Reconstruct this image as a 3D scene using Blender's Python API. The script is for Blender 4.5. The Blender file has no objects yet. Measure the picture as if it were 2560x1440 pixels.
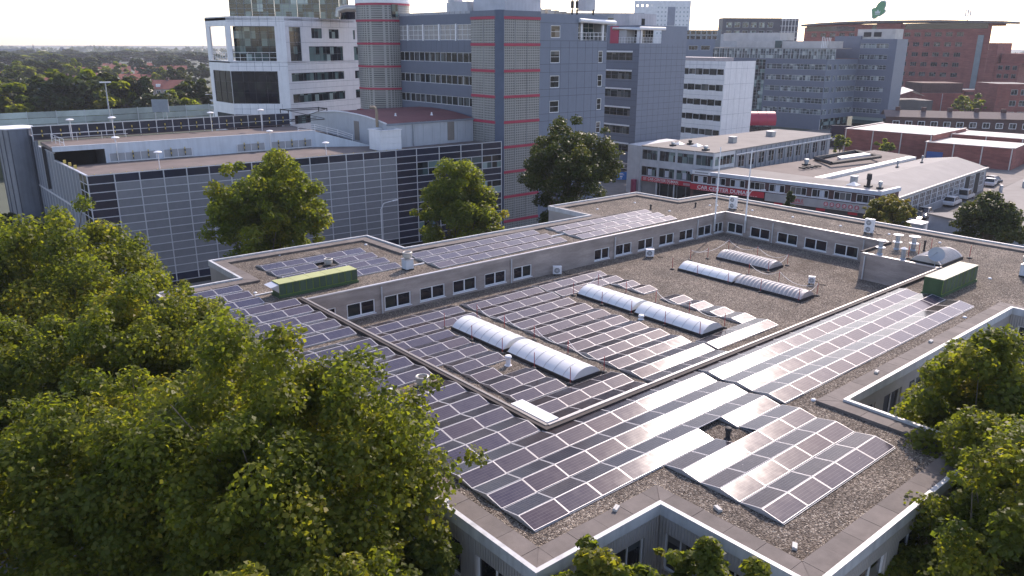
import bpy, math, random
import numpy as np
from mathutils import Vector, Matrix
from mathutils.geometry import tessellate_polygon

R = math.radians
SC = bpy.context.scene
COL = SC.collection
random.seed(7)
rng = np.random.default_rng(7)

# ------------------------------------------------------------------ camera
cam_d = bpy.data.cameras.new('camera')
cam = bpy.data.objects.new('camera', cam_d)
COL.objects.link(cam)
cam_d.sensor_width = 36.0
cam_d.lens = 27.67
cam_d.clip_start = 0.5
cam_d.clip_end = 9000.0
_f = Vector((0.61921, 0.72695, -0.29685)); _r = Vector((0.76205, -0.64751, 0.00391)); _u = Vector((0.18937, 0.22863, 0.95492))
cam.matrix_world = Matrix(((_r.x, _u.x, -_f.x, 0.0), (_r.y, _u.y, -_f.y, 0.0), (_r.z, _u.z, -_f.z, 25.58), (0, 0, 0, 1)))
SC.camera = cam

# ------------------------------------------------------------------ sky, sun, exposure
SUN_AZ, SUN_EL = 23.0, 36.5          # azimuth from +X towards +Y, elevation
world = bpy.data.worlds.new('World')
SC.world = world
world.use_nodes = True
nt = world.node_tree
nt.nodes.clear()
_o = nt.nodes.new('ShaderNodeOutputWorld'); _b = nt.nodes.new('ShaderNodeBackground'); _s = nt.nodes.new('ShaderNodeTexSky')
_s.sky_type = 'NISHITA'
_s.sun_disc = False
_s.sun_elevation = R(SUN_EL)
_s.sun_rotation = R(90.0 - SUN_AZ)
_s.altitude = 10.0
_s.air_density = 0.9
_s.dust_density = 0.9
_s.ozone_density = 0.6
_b.inputs['Strength'].default_value = 0.15
nt.links.new(_s.outputs[0], _b.inputs[0]); nt.links.new(_b.outputs[0], _o.inputs[0])

sun_d = bpy.data.lights.new('sun', 'SUN')
sun_d.energy = 2.5
sun_d.angle = R(0.6)
sun_d.color = (1.0, 0.93, 0.83)
sun = bpy.data.objects.new('sun', sun_d)
COL.objects.link(sun)
_dir = Vector((math.cos(R(SUN_EL)) * math.cos(R(SUN_AZ)), math.cos(R(SUN_EL)) * math.sin(R(SUN_AZ)), math.sin(R(SUN_EL))))
sun.rotation_euler = _dir.to_track_quat('Z', 'Y').to_euler()
sun.location = (0, 0, 120)

SC.view_settings.view_transform = 'Standard'
SC.view_settings.look = 'None'
SC.view_settings.gamma = 1.0
SC.view_settings.exposure = 1.0
SC.view_settings.use_white_balance = True
SC.view_settings.white_balance_temperature = 6850
SC.view_settings.white_balance_tint = 20
SC.render.engine = 'CYCLES'
SC.cycles.use_denoising = True
SC.cycles.max_bounces = 6
SC.cycles.diffuse_bounces = 3
SC.cycles.glossy_bounces = 3
SC.cycles.transmission_bounces = 3
SC.cycles.volume_bounces = 0
SC.cycles.transparent_max_bounces = 6
SC.cycles.caustics_reflective = False
SC.cycles.caustics_refractive = False
SC.cycles.sample_clamp_indirect = 6.0

# ------------------------------------------------------------------ materials
MATS = {}
def lk(t, a, b): t.links.new(a, b)

def mat(name, col, rough=0.6, metal=0.0, spec=0.5, var=0.12, vscale=0.8, rnd=0.0, bump=0.0, bscale=40.0, streak=0.0):
    """procedural surface: base colour with noise mottling, per-object shift, optional fine relief and rain streaks"""
    if name in MATS: return MATS[name]
    m = bpy.data.materials.new(name); m.use_nodes = True
    t = m.node_tree; N = t.nodes
    p = N['Principled BSDF']
    p.inputs['Roughness'].default_value = rough
    p.inputs['Metallic'].default_value = metal
    p.inputs['Specular IOR Level'].default_value = spec
    geo = N.new('ShaderNodeNewGeometry')
    no = N.new('ShaderNodeTexNoise'); no.inputs['Scale'].default_value = vscale; no.inputs['Detail'].default_value = 7.0; no.inputs['Roughness'].default_value = 0.65
    lk(t, geo.outputs['Position'], no.inputs['Vector'])
    mr = N.new('ShaderNodeMapRange'); mr.inputs[1].default_value = 0.3; mr.inputs[2].default_value = 0.7
    mr.inputs[3].default_value = 1.0 - var; mr.inputs[4].default_value = 1.0 + var
    lk(t, no.outputs[0], mr.inputs[0])
    fac = mr.outputs[0]
    if rnd:
        oi = N.new('ShaderNodeObjectInfo')
        m2 = N.new('ShaderNodeMapRange'); m2.inputs[3].default_value = 1.0 - rnd; m2.inputs[4].default_value = 1.0 + rnd
        lk(t, oi.outputs['Random'], m2.inputs[0])
        mu = N.new('ShaderNodeMath'); mu.operation = 'MULTIPLY'; lk(t, fac, mu.inputs[0]); lk(t, m2.outputs[0], mu.inputs[1]); fac = mu.outputs[0]
    if streak:
        mp = N.new('ShaderNodeMapping'); mp.inputs['Scale'].default_value = (3.0, 3.0, 0.18); lk(t, geo.outputs['Position'], mp.inputs[0])
        n3 = N.new('ShaderNodeTexNoise'); n3.inputs['Scale'].default_value = 1.0; n3.inputs['Detail'].default_value = 4.0; lk(t, mp.outputs[0], n3.inputs['Vector'])
        m3 = N.new('ShaderNodeMapRange'); m3.inputs[1].default_value = 0.45; m3.inputs[2].default_value = 0.75; m3.inputs[3].default_value = 1.0; m3.inputs[4].default_value = 1.0 - streak
        lk(t, n3.outputs[0], m3.inputs[0])
        mu = N.new('ShaderNodeMath'); mu.operation = 'MULTIPLY'; lk(t, fac, mu.inputs[0]); lk(t, m3.outputs[0], mu.inputs[1]); fac = mu.outputs[0]
    vm = N.new('ShaderNodeVectorMath'); vm.operation = 'SCALE'; vm.inputs[0].default_value = col[:3]; lk(t, fac, vm.inputs['Scale'])
    lk(t, vm.outputs[0], p.inputs['Base Color'])
    if bump:
        nb = N.new('ShaderNodeTexNoise'); nb.inputs['Scale'].default_value = bscale; nb.inputs['Detail'].default_value = 3.0; lk(t, geo.outputs['Position'], nb.inputs['Vector'])
        bp = N.new('ShaderNodeBump'); bp.inputs['Strength'].default_value = bump; bp.inputs['Distance'].default_value = 0.02
        lk(t, nb.outputs[0], bp.inputs['Height']); lk(t, bp.outputs[0], p.inputs['Normal'])
    MATS[name] = m
    return m

def ramp(N, stops):
    r = N.new('ShaderNodeValToRGB'); e = r.color_ramp.elements
    while len(e) > 1: e.remove(e[-1])
    e[0].position = stops[0][0]; e[0].color = (*stops[0][1], 1)
    for p, c in stops[1:]:
        k = e.new(p); k.color = (*c, 1)
    return r

def gravel_mat():
    m = bpy.data.materials.new('roof_gravel'); m.use_nodes = True; t = m.node_tree; N = t.nodes; p = N['Principled BSDF']
    p.inputs['Roughness'].default_value = 0.9; p.inputs['Specular IOR Level'].default_value = 0.25
    g = N.new('ShaderNodeNewGeometry')
    v = N.new('ShaderNodeTexVoronoi'); v.inputs['Scale'].default_value = 19.0; lk(t, g.outputs['Position'], v.inputs['Vector'])
    sep = N.new('ShaderNodeSeparateColor'); lk(t, v.outputs['Color'], sep.inputs[0])
    r = ramp(N, [(0.0, (0.05, 0.040, 0.033)), (0.3, (0.14, 0.112, 0.09)), (0.62, (0.235, 0.19, 0.15)), (0.85, (0.35, 0.29, 0.23)), (1.0, (0.56, 0.49, 0.41))])
    lk(t, sep.outputs[0], r.inputs[0])
    n = N.new('ShaderNodeTexNoise'); n.inputs['Scale'].default_value = 0.35; n.inputs['Detail'].default_value = 8.0; n.inputs['Roughness'].default_value = 0.7; lk(t, g.outputs['Position'], n.inputs['Vector'])
    mr = N.new('ShaderNodeMapRange'); mr.inputs[1].default_value = 0.34; mr.inputs[2].default_value = 0.64; mr.inputs[3].default_value = 0.66; mr.inputs[4].default_value = 1.12; lk(t, n.outputs[0], mr.inputs[0])
    sc = N.new('ShaderNodeVectorMath'); sc.operation = 'SCALE'; lk(t, r.outputs[0], sc.inputs[0]); lk(t, mr.outputs[0], sc.inputs['Scale'])
    n5 = N.new('ShaderNodeTexNoise'); n5.inputs['Scale'].default_value = 0.16; n5.inputs['Detail'].default_value = 9.0; n5.inputs['Roughness'].default_value = 0.72; lk(t, g.outputs['Position'], n5.inputs['Vector'])
    m5 = N.new('ShaderNodeMapRange'); m5.inputs[1].default_value = 0.54; m5.inputs[2].default_value = 0.66; m5.inputs[3].default_value = 0.0; m5.inputs[4].default_value = 0.6; lk(t, n5.outputs[0], m5.inputs[0])
    mo = N.new('ShaderNodeMix'); mo.data_type = 'RGBA'; lk(t, sc.outputs[0], mo.inputs['A']); mo.inputs['B'].default_value = (0.085, 0.06, 0.042, 1); lk(t, m5.outputs[0], mo.inputs['Factor'])
    lk(t, mo.outputs['Result'], p.inputs['Base Color'])
    b = N.new('ShaderNodeBump'); b.inputs['Strength'].default_value = 1.0; b.inputs['Distance'].default_value = 0.07; b.invert = True
    lk(t, v.outputs['Distance'], b.inputs['Height']); lk(t, b.outputs[0], p.inputs['Normal'])
    return m

def panel_mat(name, base, rough, spec=0.32):
    """solar cells under textured glass, thin pale bus lines along the long side"""
    m = bpy.data.materials.new(name); m.use_nodes = True; t = m.node_tree; N = t.nodes; p = N['Principled BSDF']
    tc = N.new('ShaderNodeTexCoord'); sx = N.new('ShaderNodeSeparateXYZ'); lk(t, tc.outputs['Object'], sx.inputs[0])
    def stripes(out, freq, width):
        mu = N.new('ShaderNodeMath'); mu.operation = 'MULTIPLY'; mu.inputs[1].default_value = freq; lk(t, out, mu.inputs[0])
        fr = N.new('ShaderNodeMath'); fr.operation = 'FRACT'; lk(t, mu.outputs[0], fr.inputs[0])
        lt = N.new('ShaderNodeMath'); lt.operation = 'LESS_THAN'; lt.inputs[1].default_value = width; lk(t, fr.outputs[0], lt.inputs[0])
        return lt.outputs[0]
    a = stripes(sx.outputs[1], 7.6, 0.13); b = stripes(sx.outputs[0], 7.6, 0.05)
    mx = N.new('ShaderNodeMath'); mx.operation = 'MAXIMUM'; lk(t, a, mx.inputs[0]); lk(t, b, mx.inputs[1])
    oi = N.new('ShaderNodeObjectInfo')
    r = ramp(N, [(0.0, (base[0] * 0.75, base[1] * 0.78, base[2] * 1.05)), (0.5, base), (1.0, (base[0] * 1.45, base[1] * 1.12, base[2] * 0.95))]); lk(t, oi.outputs['Random'], r.inputs[0])
    mc = N.new('ShaderNodeMix'); mc.data_type = 'RGBA'; lk(t, r.outputs[0], mc.inputs['A']); mc.inputs['B'].default_value = (0.17, 0.155, 0.17, 1)
    ms = N.new('ShaderNodeMath'); ms.operation = 'MULTIPLY'; ms.inputs[1].default_value = 0.35; lk(t, mx.outputs[0], ms.inputs[0]); lk(t, ms.outputs[0], mc.inputs['Factor'])
    # dried dust and bird lime
    g = N.new('ShaderNodeNewGeometry'); n = N.new('ShaderNodeTexNoise'); n.inputs['Scale'].default_value = 3.0; n.inputs['Detail'].default_value = 6; lk(t, g.outputs['Position'], n.inputs['Vector'])
    mr = N.new('ShaderNodeMapRange'); mr.inputs[1].default_value = 0.35; mr.inputs[2].default_value = 0.75; mr.inputs[3].default_value = 0.0; mr.inputs[4].default_value = 0.08; lk(t, n.outputs[0], mr.inputs[0])
    v = N.new('ShaderNodeTexVoronoi'); v.inputs['Scale'].default_value = 1.1; lk(t, g.outputs['Position'], v.inputs['Vector'])
    l2 = N.new('ShaderNodeMath'); l2.operation = 'LESS_THAN'; l2.inputs[1].default_value = 0.035; lk(t, v.outputs['Distance'], l2.inputs[0])
    mm = N.new('ShaderNodeMath'); mm.operation = 'MAXIMUM'; lk(t, mr.outputs[0], mm.inputs[0]); lk(t, l2.outputs[0], mm.inputs[1])
    m2 = N.new('ShaderNodeMix'); m2.data_type = 'RGBA'; lk(t, mc.outputs['Result'], m2.inputs['A']); m2.inputs['B'].default_value = (0.30, 0.27, 0.26, 1); lk(t, mm.outputs[0], m2.inputs['Factor'])
    lk(t, m2.outputs['Result'], p.inputs['Base Color'])
    rr = N.new('ShaderNodeMapRange'); rr.inputs[3].default_value = rough * 0.85; rr.inputs[4].default_value = rough * 1.3; lk(t, n.outputs[0], rr.inputs[0]); lk(t, rr.outputs[0], p.inputs['Roughness'])
    p.inputs['Specular IOR Level'].default_value = spec
    return m

def glass_mat(name, tints, rough=0.06):
    """window glass seen from outside: dark room, blinds or curtains that differ from pane to pane, mirror of the sky"""
    m = bpy.data.materials.new(name); m.use_nodes = True; t = m.node_tree; N = t.nodes; p = N['Principled BSDF']
    oi = N.new('ShaderNodeObjectInfo'); tc = N.new('ShaderNodeTexCoord')
    mp = N.new('ShaderNodeMapping'); mp.inputs['Scale'].default_value = (1.12, 0.0, 0.86); mp.inputs['Location'].default_value = (0.03, 0.0, 0.04); lk(t, tc.outputs['Object'], mp.inputs[0])
    fl = N.new('ShaderNodeVectorMath'); fl.operation = 'FLOOR'; lk(t, mp.outputs[0], fl.inputs[0])
    ad = N.new('ShaderNodeVectorMath'); ad.operation = 'ADD'; lk(t, fl.outputs[0], ad.inputs[0])
    sc = N.new('ShaderNodeVectorMath'); sc.operation = 'SCALE'; sc.inputs[0].default_value = (37.0, 11.0, 23.0); lk(t, oi.outputs['Random'], sc.inputs['Scale']); lk(t, sc.outputs[0], ad.inputs[1])
    v = N.new('ShaderNodeTexWhiteNoise'); v.noise_dimensions = '3D'; lk(t, ad.outputs[0], v.inputs['Vector'])
    s = N.new('ShaderNodeSeparateColor'); lk(t, v.outputs['Color'], s.inputs[0])
    r = ramp(N, tints); r.color_ramp.interpolation = 'CONSTANT'; lk(t, s.outputs[0], r.inputs[0])
    lk(t, r.outputs[0], p.inputs['Base Color'])
    p.inputs['Roughness'].default_value = rough; p.inputs['Specular IOR Level'].default_value = 0.6
    return m

def brick_mat(name, c1, c2, mortar, sx=4.6, sz=14.0, axis='XY'):
    """fine brick courses, too small to pick apart from here"""
    m = bpy.data.materials.new(name); m.use_nodes = True; t = m.node_tree; N = t.nodes; p = N['Principled BSDF']; p.inputs['Roughness'].default_value = 0.85
    g = N.new('ShaderNodeNewGeometry'); s = N.new('ShaderNodeSeparateXYZ'); lk(t, g.outputs['Position'], s.inputs[0])
    ad = N.new('ShaderNodeMath'); ad.operation = 'ADD'; lk(t, s.outputs[0], ad.inputs[0]); lk(t, s.outputs[1], ad.inputs[1])
    c = N.new('ShaderNodeCombineXYZ'); lk(t, ad.outputs[0], c.inputs[0]); lk(t, s.outputs[2], c.inputs[1])
    b = N.new('ShaderNodeTexBrick'); b.inputs['Scale'].default_value = 1.0; b.inputs['Color1'].default_value = (*c1, 1); b.inputs['Color2'].default_value = (*c2, 1); b.inputs['Mortar'].default_value = (*mortar, 1)
    b.inputs['Brick Width'].default_value = 0.22; b.inputs['Row Height'].default_value = 0.068; b.inputs['Mortar Size'].default_value = 0.008; lk(t, c.outputs[0], b.inputs['Vector'])
    n = N.new('ShaderNodeTexNoise'); n.inputs['Scale'].default_value = 0.5; n.inputs['Detail'].default_value = 7; lk(t, g.outputs['Position'], n.inputs['Vector'])
    mr = N.new('ShaderNodeMapRange'); mr.inputs[1].default_value = 0.3; mr.inputs[2].default_value = 0.7; mr.inputs[3].default_value = 0.82; mr.inputs[4].default_value = 1.14; lk(t, n.outputs[0], mr.inputs[0])
    mp = N.new('ShaderNodeMapping'); mp.inputs['Scale'].default_value = (0.25, 0.25, 1.6); lk(t, g.outputs['Position'], mp.inputs[0])
    n2 = N.new('ShaderNodeTexNoise'); n2.inputs['Scale'].default_value = 1.5; n2.inputs['Detail'].default_value = 3; lk(t, mp.outputs[0], n2.inputs['Vector'])
    m2 = N.new('ShaderNodeMapRange'); m2.inputs[1].default_value = 0.4; m2.inputs[2].default_value = 0.65; m2.inputs[3].default_value = 0.82; m2.inputs[4].default_value = 1.08; lk(t, n2.outputs[0], m2.inputs[0])
    mu = N.new('ShaderNodeMath'); mu.operation = 'MULTIPLY'; lk(t, mr.outputs[0], mu.inputs[0]); lk(t, m2.outputs[0], mu.inputs[1])
    sc = N.new('ShaderNodeVectorMath'); sc.operation = 'SCALE'; lk(t, b.outputs[0], sc.inputs[0]); lk(t, mu.outputs[0], sc.inputs['Scale']); lk(t, sc.outputs[0], p.inputs['Base Color'])
    bp = N.new('ShaderNodeBump'); bp.inputs['Strength'].default_value = 0.4; bp.inputs['Distance'].default_value = 0.01; lk(t, b.outputs['Fac'], bp.inputs['Height']); bp.invert = True; lk(t, bp.outputs[0], p.inputs['Normal'])
    return m

def ribbed_mat(name, col, freq=9.0, depth=0.35, rough=0.5, along='h', metal=0.0):
    """profiled sheet: narrow ribs as relief (h = ribs side by side along a wall, x / y = along that world axis, z = stacked)"""
    m = bpy.data.materials.new(name); m.use_nodes = True; t = m.node_tree; N = t.nodes; p = N['Principled BSDF']; p.inputs['Roughness'].default_value = rough; p.inputs['Metallic'].default_value = metal
    g = N.new('ShaderNodeNewGeometry'); s = N.new('ShaderNodeSeparateXYZ'); lk(t, g.outputs['Position'], s.inputs[0])
    if along == 'h':
        ad = N.new('ShaderNodeMath'); ad.operation = 'ADD'; lk(t, s.outputs[0], ad.inputs[0]); lk(t, s.outputs[1], ad.inputs[1]); src = ad.outputs[0]
    else: src = s.outputs['xyz'.index(along)]
    mu = N.new('ShaderNodeMath'); mu.operation = 'MULTIPLY'; mu.inputs[1].default_value = freq * 2 * math.pi; lk(t, src, mu.inputs[0])
    si = N.new('ShaderNodeMath'); si.operation = 'SINE'; lk(t, mu.outputs[0], si.inputs[0])
    bp = N.new('ShaderNodeBump'); bp.inputs['Strength'].default_value = depth; bp.inputs['Distance'].default_value = 0.03; lk(t, si.outputs[0], bp.inputs['Height']); lk(t, bp.outputs[0], p.inputs['Normal'])
    n = N.new('ShaderNodeTexNoise'); n.inputs['Scale'].default_value = 0.6; n.inputs['Detail'].default_value = 7; lk(t, g.outputs['Position'], n.inputs['Vector'])
    mr = N.new('ShaderNodeMapRange'); mr.inputs[1].default_value = 0.3; mr.inputs[2].default_value = 0.7; mr.inputs[3].default_value = 0.86; mr.inputs[4].default_value = 1.1; lk(t, n.outputs[0], mr.inputs[0])
    sc = N.new('ShaderNodeVectorMath'); sc.operation = 'SCALE'; sc.inputs[0].default_value = col; lk(t, mr.outputs[0], sc.inputs['Scale']); lk(t, sc.outputs[0], p.inputs['Base Color'])
    return m

def leaf_mat(name, dark, mid, warm, trans=0.45, gain=1.0):
    m = bpy.data.materials.new(name); m.use_nodes = True; t = m.node_tree; N = t.nodes
    N.remove(N['Principled BSDF']); out = N['Material Output']
    at = N.new('ShaderNodeAttribute'); at.attribute_name = 'tint'
    r = ramp(N, [(0.0, dark), (0.5, mid), (0.86, warm), (1.0, (warm[0] * 1.3, warm[1] * 1.1, warm[2]))]); lk(t, at.outputs['Fac'], r.inputs[0])
    p = N.new('ShaderNodeBsdfPrincipled'); p.inputs['Roughness'].default_value = 0.45; p.inputs['Specular IOR Level'].default_value = 0.22; lk(t, r.outputs[0], p.inputs['Base Color'])
    tr = N.new('ShaderNodeBsdfTranslucent')
    sc = N.new('ShaderNodeVectorMath'); sc.operation = 'MULTIPLY'; sc.inputs[1].default_value = (1.55 * gain, 1.5 * gain, 0.55 * gain); lk(t, r.outputs[0], sc.inputs[0]); lk(t, sc.outputs[0], tr.inputs[0])
    mx = N.new('ShaderNodeMixShader'); mx.inputs[0].default_value = trans; lk(t, p.outputs[0], mx.inputs[1]); lk(t, tr.outputs[0], mx.inputs[2]); lk(t, mx.outputs[0], out.inputs[0])
    return m

GRAVEL = gravel_mat()
PV_FRONT = panel_mat('solar_cells', (0.027, 0.023, 0.047), 0.115)
PV_BACK = panel_mat('solar_cells_rear', (0.022, 0.018, 0.020), 0.17, 0.16)  # same cells on the rear slopes, their shade and weaker reflection set in the material
ALU = mat('aluminium', (0.62, 0.60, 0.60), 0.38, 0.55, var=0.06)
FRAME = mat('panel_frame', (0.58, 0.56, 0.56), 0.42, 0.15, var=0.05)
PLATE = mat('end_plate_metal', (0.42, 0.42, 0.43), 0.5, 0.3, var=0.08)
SLAB = mat('coping_slab', (0.150, 0.126, 0.112), 0.85, var=0.22, vscale=1.3, rnd=0.14, bump=0.15)
SLABSIDE = mat('upstand_bitumen', (0.045, 0.034, 0.031), 0.8, var=0.2)
WHITEMETAL = mat('white_roof_trim', (0.54, 0.54, 0.54), 0.5, var=0.14, vscale=1.0, streak=0.25)
WHITE = mat('white_paint', (0.82, 0.81, 0.81), 0.5, var=0.05)
WHITE_DULL = mat('white_panel', (0.78, 0.77, 0.78), 0.5, var=0.06, rnd=0.03, streak=0.1)
BRICK_BEIGE = brick_mat('beige_brick', (0.42, 0.35, 0.31), (0.37, 0.305, 0.275), (0.33, 0.28, 0.25))
BRICK_RED = brick_mat('red_brick', (0.33, 0.095, 0.078), (0.27, 0.076, 0.062), (0.24, 0.12, 0.10))
BRICK_DARK = brick_mat('dark_brick', (0.12, 0.050, 0.042), (0.09, 0.04, 0.035), (0.12, 0.09, 0.08))
CLAD = ribbed_mat('ribbed_cladding', (0.42, 0.385, 0.36), 7.5, 0.5)
GLASS = glass_mat('window_glass', [(0.0, (0.012, 0.014, 0.016)), (0.45, (0.03, 0.033, 0.036)), (0.62, (0.018, 0.02, 0.022)), (0.8, (0.09, 0.10, 0.10)), (0.92, (0.16, 0.15, 0.14))])
GLASS_TEAL = glass_mat('teal_glass', [(0.0, (0.012, 0.016, 0.018)), (0.35, (0.05, 0.09, 0.09)), (0.55, (0.02, 0.03, 0.032)), (0.7, (0.14, 0.21, 0.20)), (0.88, (0.30, 0.38, 0.36))])
GLASS_DARK = glass_mat('dark_glass', [(0.0, (0.010, 0.011, 0.017)), (0.5, (0.016, 0.017, 0.024)), (0.8, (0.02, 0.026, 0.026))])
GLASS_BAND = glass_mat('band_glass', [(0.0, (0.05, 0.06, 0.065)), (0.3, (0.13, 0.16, 0.17)), (0.55, (0.07, 0.085, 0.09)), (0.72, (0.24, 0.28, 0.28)), (0.9, (0.42, 0.45, 0.43))])
NAVY = mat('navy_spandrel', (0.024, 0.028, 0.048), 0.22, 0.0, 0.5, var=0.1, rnd=0.25)
GREYBLUE = mat('mesh_panel_grey', (0.235, 0.235, 0.25), 0.55, 0.2, var=0.08, vscale=2.0, rnd=0.09)
MULL = mat('pale_mullion', (0.60, 0.60, 0.63), 0.45, 0.3, var=0.04)
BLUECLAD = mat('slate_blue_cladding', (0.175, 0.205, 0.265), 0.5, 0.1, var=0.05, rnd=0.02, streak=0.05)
BLUECLAD_SHADED = mat('shaded_slate_cladding', (0.135, 0.155, 0.205), 0.5, 0.1, var=0.05, rnd=0.02, streak=0.05)  # same slate cladding, with the shade of the left-hand walls put into the colour
CRIMSON = mat('crimson_band', (0.42, 0.035, 0.075), 0.5, var=0.06)
CONC = mat('deck_concrete', (0.165, 0.132, 0.118), 0.9, var=0.22, vscale=0.35, bump=0.1)
PALEWALL = mat('pale_blue_wall', (0.58, 0.63, 0.69), 0.7, var=0.06, streak=0.14)
DARK = mat('dark_interior', (0.012, 0.012, 0.013), 0.8, var=0.1)
BLACK = mat('black_rubber', (0.025, 0.024, 0.025), 0.7, var=0.1)
STEEL = mat('galvanised_steel', (0.36, 0.39, 0.42), 0.45, 0.5, var=0.12, vscale=1.5, streak=0.15)
TOWERMETAL = mat('stair_tower_metal', (0.20, 0.215, 0.245), 0.5, 0.3, var=0.14, vscale=0.5, streak=0.2)
GREEN = mat('green_unit_paint', (0.055, 0.10, 0.04), 0.6, var=0.15, vscale=1.2, rnd=0.06, streak=0.2)
GREENTOP = mat('green_unit_lid', (0.40, 0.42, 0.17), 0.6, var=0.1, rnd=0.05)
GREENTRIM = mat('green_unit_trim', (0.20, 0.28, 0.04), 0.6, var=0.06)
ACRYL = mat('opal_acrylic', (0.80, 0.79, 0.76), 0.28, var=0.03)
ACRYL_OLD = mat('weathered_acrylic', (0.50, 0.46, 0.43), 0.5, var=0.14, vscale=2.5)
ROOFFELT = mat('roof_felt', (0.27, 0.245, 0.22), 0.95, var=0.14, vscale=0.25)
ROOFGREY = mat('grey_roof_sheet', (0.24, 0.225, 0.215), 0.8, var=0.1, vscale=0.3)
ROOFPALE = mat('pale_roof_membrane', (0.62, 0.56, 0.50), 0.8, var=0.08, vscale=0.2)
ROOFRED = mat('red_roof_membrane', (0.20, 0.075, 0.07), 0.75, var=0.2, vscale=0.3)
TILE_RED = mat('red_roof_tiles', (0.32, 0.105, 0.07), 0.8, var=0.18, vscale=0.6, rnd=0.2)
TILE_DARK = mat('slate_roof_tiles', (0.085, 0.075, 0.08), 0.7, var=0.15)
ASPHALT = mat('asphalt', (0.052, 0.050, 0.050), 0.9, var=0.2, vscale=0.3, bump=0.1)
PAVING = mat('grey_paving', (0.20, 0.175, 0.155), 0.9, var=0.2, vscale=0.5)
GROUND = mat('town_ground', (0.085, 0.095, 0.062), 0.95, var=0.35, vscale=0.03)
BARK = mat('plane_tree_bark', (0.13, 0.108, 0.082), 0.9, var=0.35, vscale=3.0, bump=0.3, bscale=14)
SIGNRED = mat('red_sign', (0.56, 0.025, 0.045), 0.4, var=0.04)
SIGNWHITE = mat('white_lettering', (0.82, 0.80, 0.78), 0.5, var=0.03)
SIGNBLUE = mat('blue_sign', (0.02, 0.21, 0.62), 0.4, var=0.04)
REDPOST = mat('red_post', (0.42, 0.05, 0.05), 0.5, var=0.1)
YELLOW = mat('yellow_marker', (0.56, 0.42, 0.10), 0.6, var=0.1)
BROWNMETAL = mat('rusty_flue', (0.30, 0.235, 0.17), 0.6, 0.3, var=0.2)
GLASSBLOCK = None
L_NEAR = leaf_mat('plane_leaf', (0.066, 0.09, 0.016), (0.122, 0.142, 0.022), (0.19, 0.182, 0.028), 0.58, 1.6)
L_MID = leaf_mat('lime_leaf', (0.066, 0.094, 0.016), (0.12, 0.148, 0.021), (0.18, 0.182, 0.027), 0.58, 1.6)
L_DARK = leaf_mat('dark_leaf', (0.032, 0.05, 0.012), (0.06, 0.08, 0.018), (0.10, 0.11, 0.022), 0.40)
L_YEL = leaf_mat('yellowing_leaf', (0.09, 0.11, 0.015), (0.18, 0.17, 0.02), (0.28, 0.21, 0.02), 0.42)
L_FAR = leaf_mat('far_leaf', (0.032, 0.052, 0.018), (0.055, 0.078, 0.024), (0.085, 0.095, 0.03), 0.30)

def grid_mat(name, cell, line, w, h, lw=0.25, rough=0.35):
    """glass-block or small-pane grid, cells of w x h metres"""
    m = bpy.data.materials.new(name); m.use_nodes = True; t = m.node_tree; N = t.nodes; p = N['Principled BSDF']; p.inputs['Roughness'].default_value = rough
    g = N.new('ShaderNodeNewGeometry'); s = N.new('ShaderNodeSeparateXYZ'); lk(t, g.outputs['Position'], s.inputs[0])
    ad = N.new('ShaderNodeMath'); ad.operation = 'ADD'; lk(t, s.outputs[0], ad.inputs[0]); lk(t, s.outputs[1], ad.inputs[1])
    def st(src, per):
        mu = N.new('ShaderNodeMath'); mu.operation = 'DIVIDE'; mu.inputs[1].default_value = per; lk(t, src, mu.inputs[0])
        fr = N.new('ShaderNodeMath'); fr.operation = 'FRACT'; lk(t, mu.outputs[0], fr.inputs[0])
        l = N.new('ShaderNodeMath'); l.operation = 'LESS_THAN'; l.inputs[1].default_value = lw; lk(t, fr.outputs[0], l.inputs[0]); return l.outputs[0]
    mx = N.new('ShaderNodeMath'); mx.operation = 'MAXIMUM'; lk(t, st(ad.outputs[0], w), mx.inputs[0]); lk(t, st(s.outputs[2], h), mx.inputs[1])
    n = N.new('ShaderNodeTexNoise'); n.inputs['Scale'].default_value = 0.45; n.inputs['Detail'].default_value = 3; lk(t, g.outputs['Position'], n.inputs['Vector'])
    r = ramp(N, [(0.35, tuple(c * 0.7 for c in cell)), (0.65, tuple(c * 1.35 for c in cell))]); lk(t, n.outputs[0], r.inputs[0])
    mc = N.new('ShaderNodeMix'); mc.data_type = 'RGBA'; lk(t, r.outputs[0], mc.inputs['A']); mc.inputs['B'].default_value = (*line, 1); lk(t, mx.outputs[0], mc.inputs['Factor'])
    lk(t, mc.outputs['Result'], p.inputs['Base Color'])
    return m
GLASSBLOCK = grid_mat('glass_blocks', (0.13, 0.128, 0.125), (0.34, 0.33, 0.31), 0.33, 0.33, 0.36)

# ------------------------------------------------------------------ mesh building
class Face:
    """vertical plane from A to B (left to right seen from outside): u along it, d outwards, z up"""
    def __init__(s, A, B):
        s.a = Vector((A[0], A[1], 0)); v = Vector((B[0] - A[0], B[1] - A[1], 0)); s.L = v.length; s.u = v / s.L; s.n = Vector((s.u.y, -s.u.x, 0)); s.ang = math.atan2(s.u.y, s.u.x)
    def pt(s, u, d, z): return s.a + s.u * u + s.n * d + Vector((0, 0, z))

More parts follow.
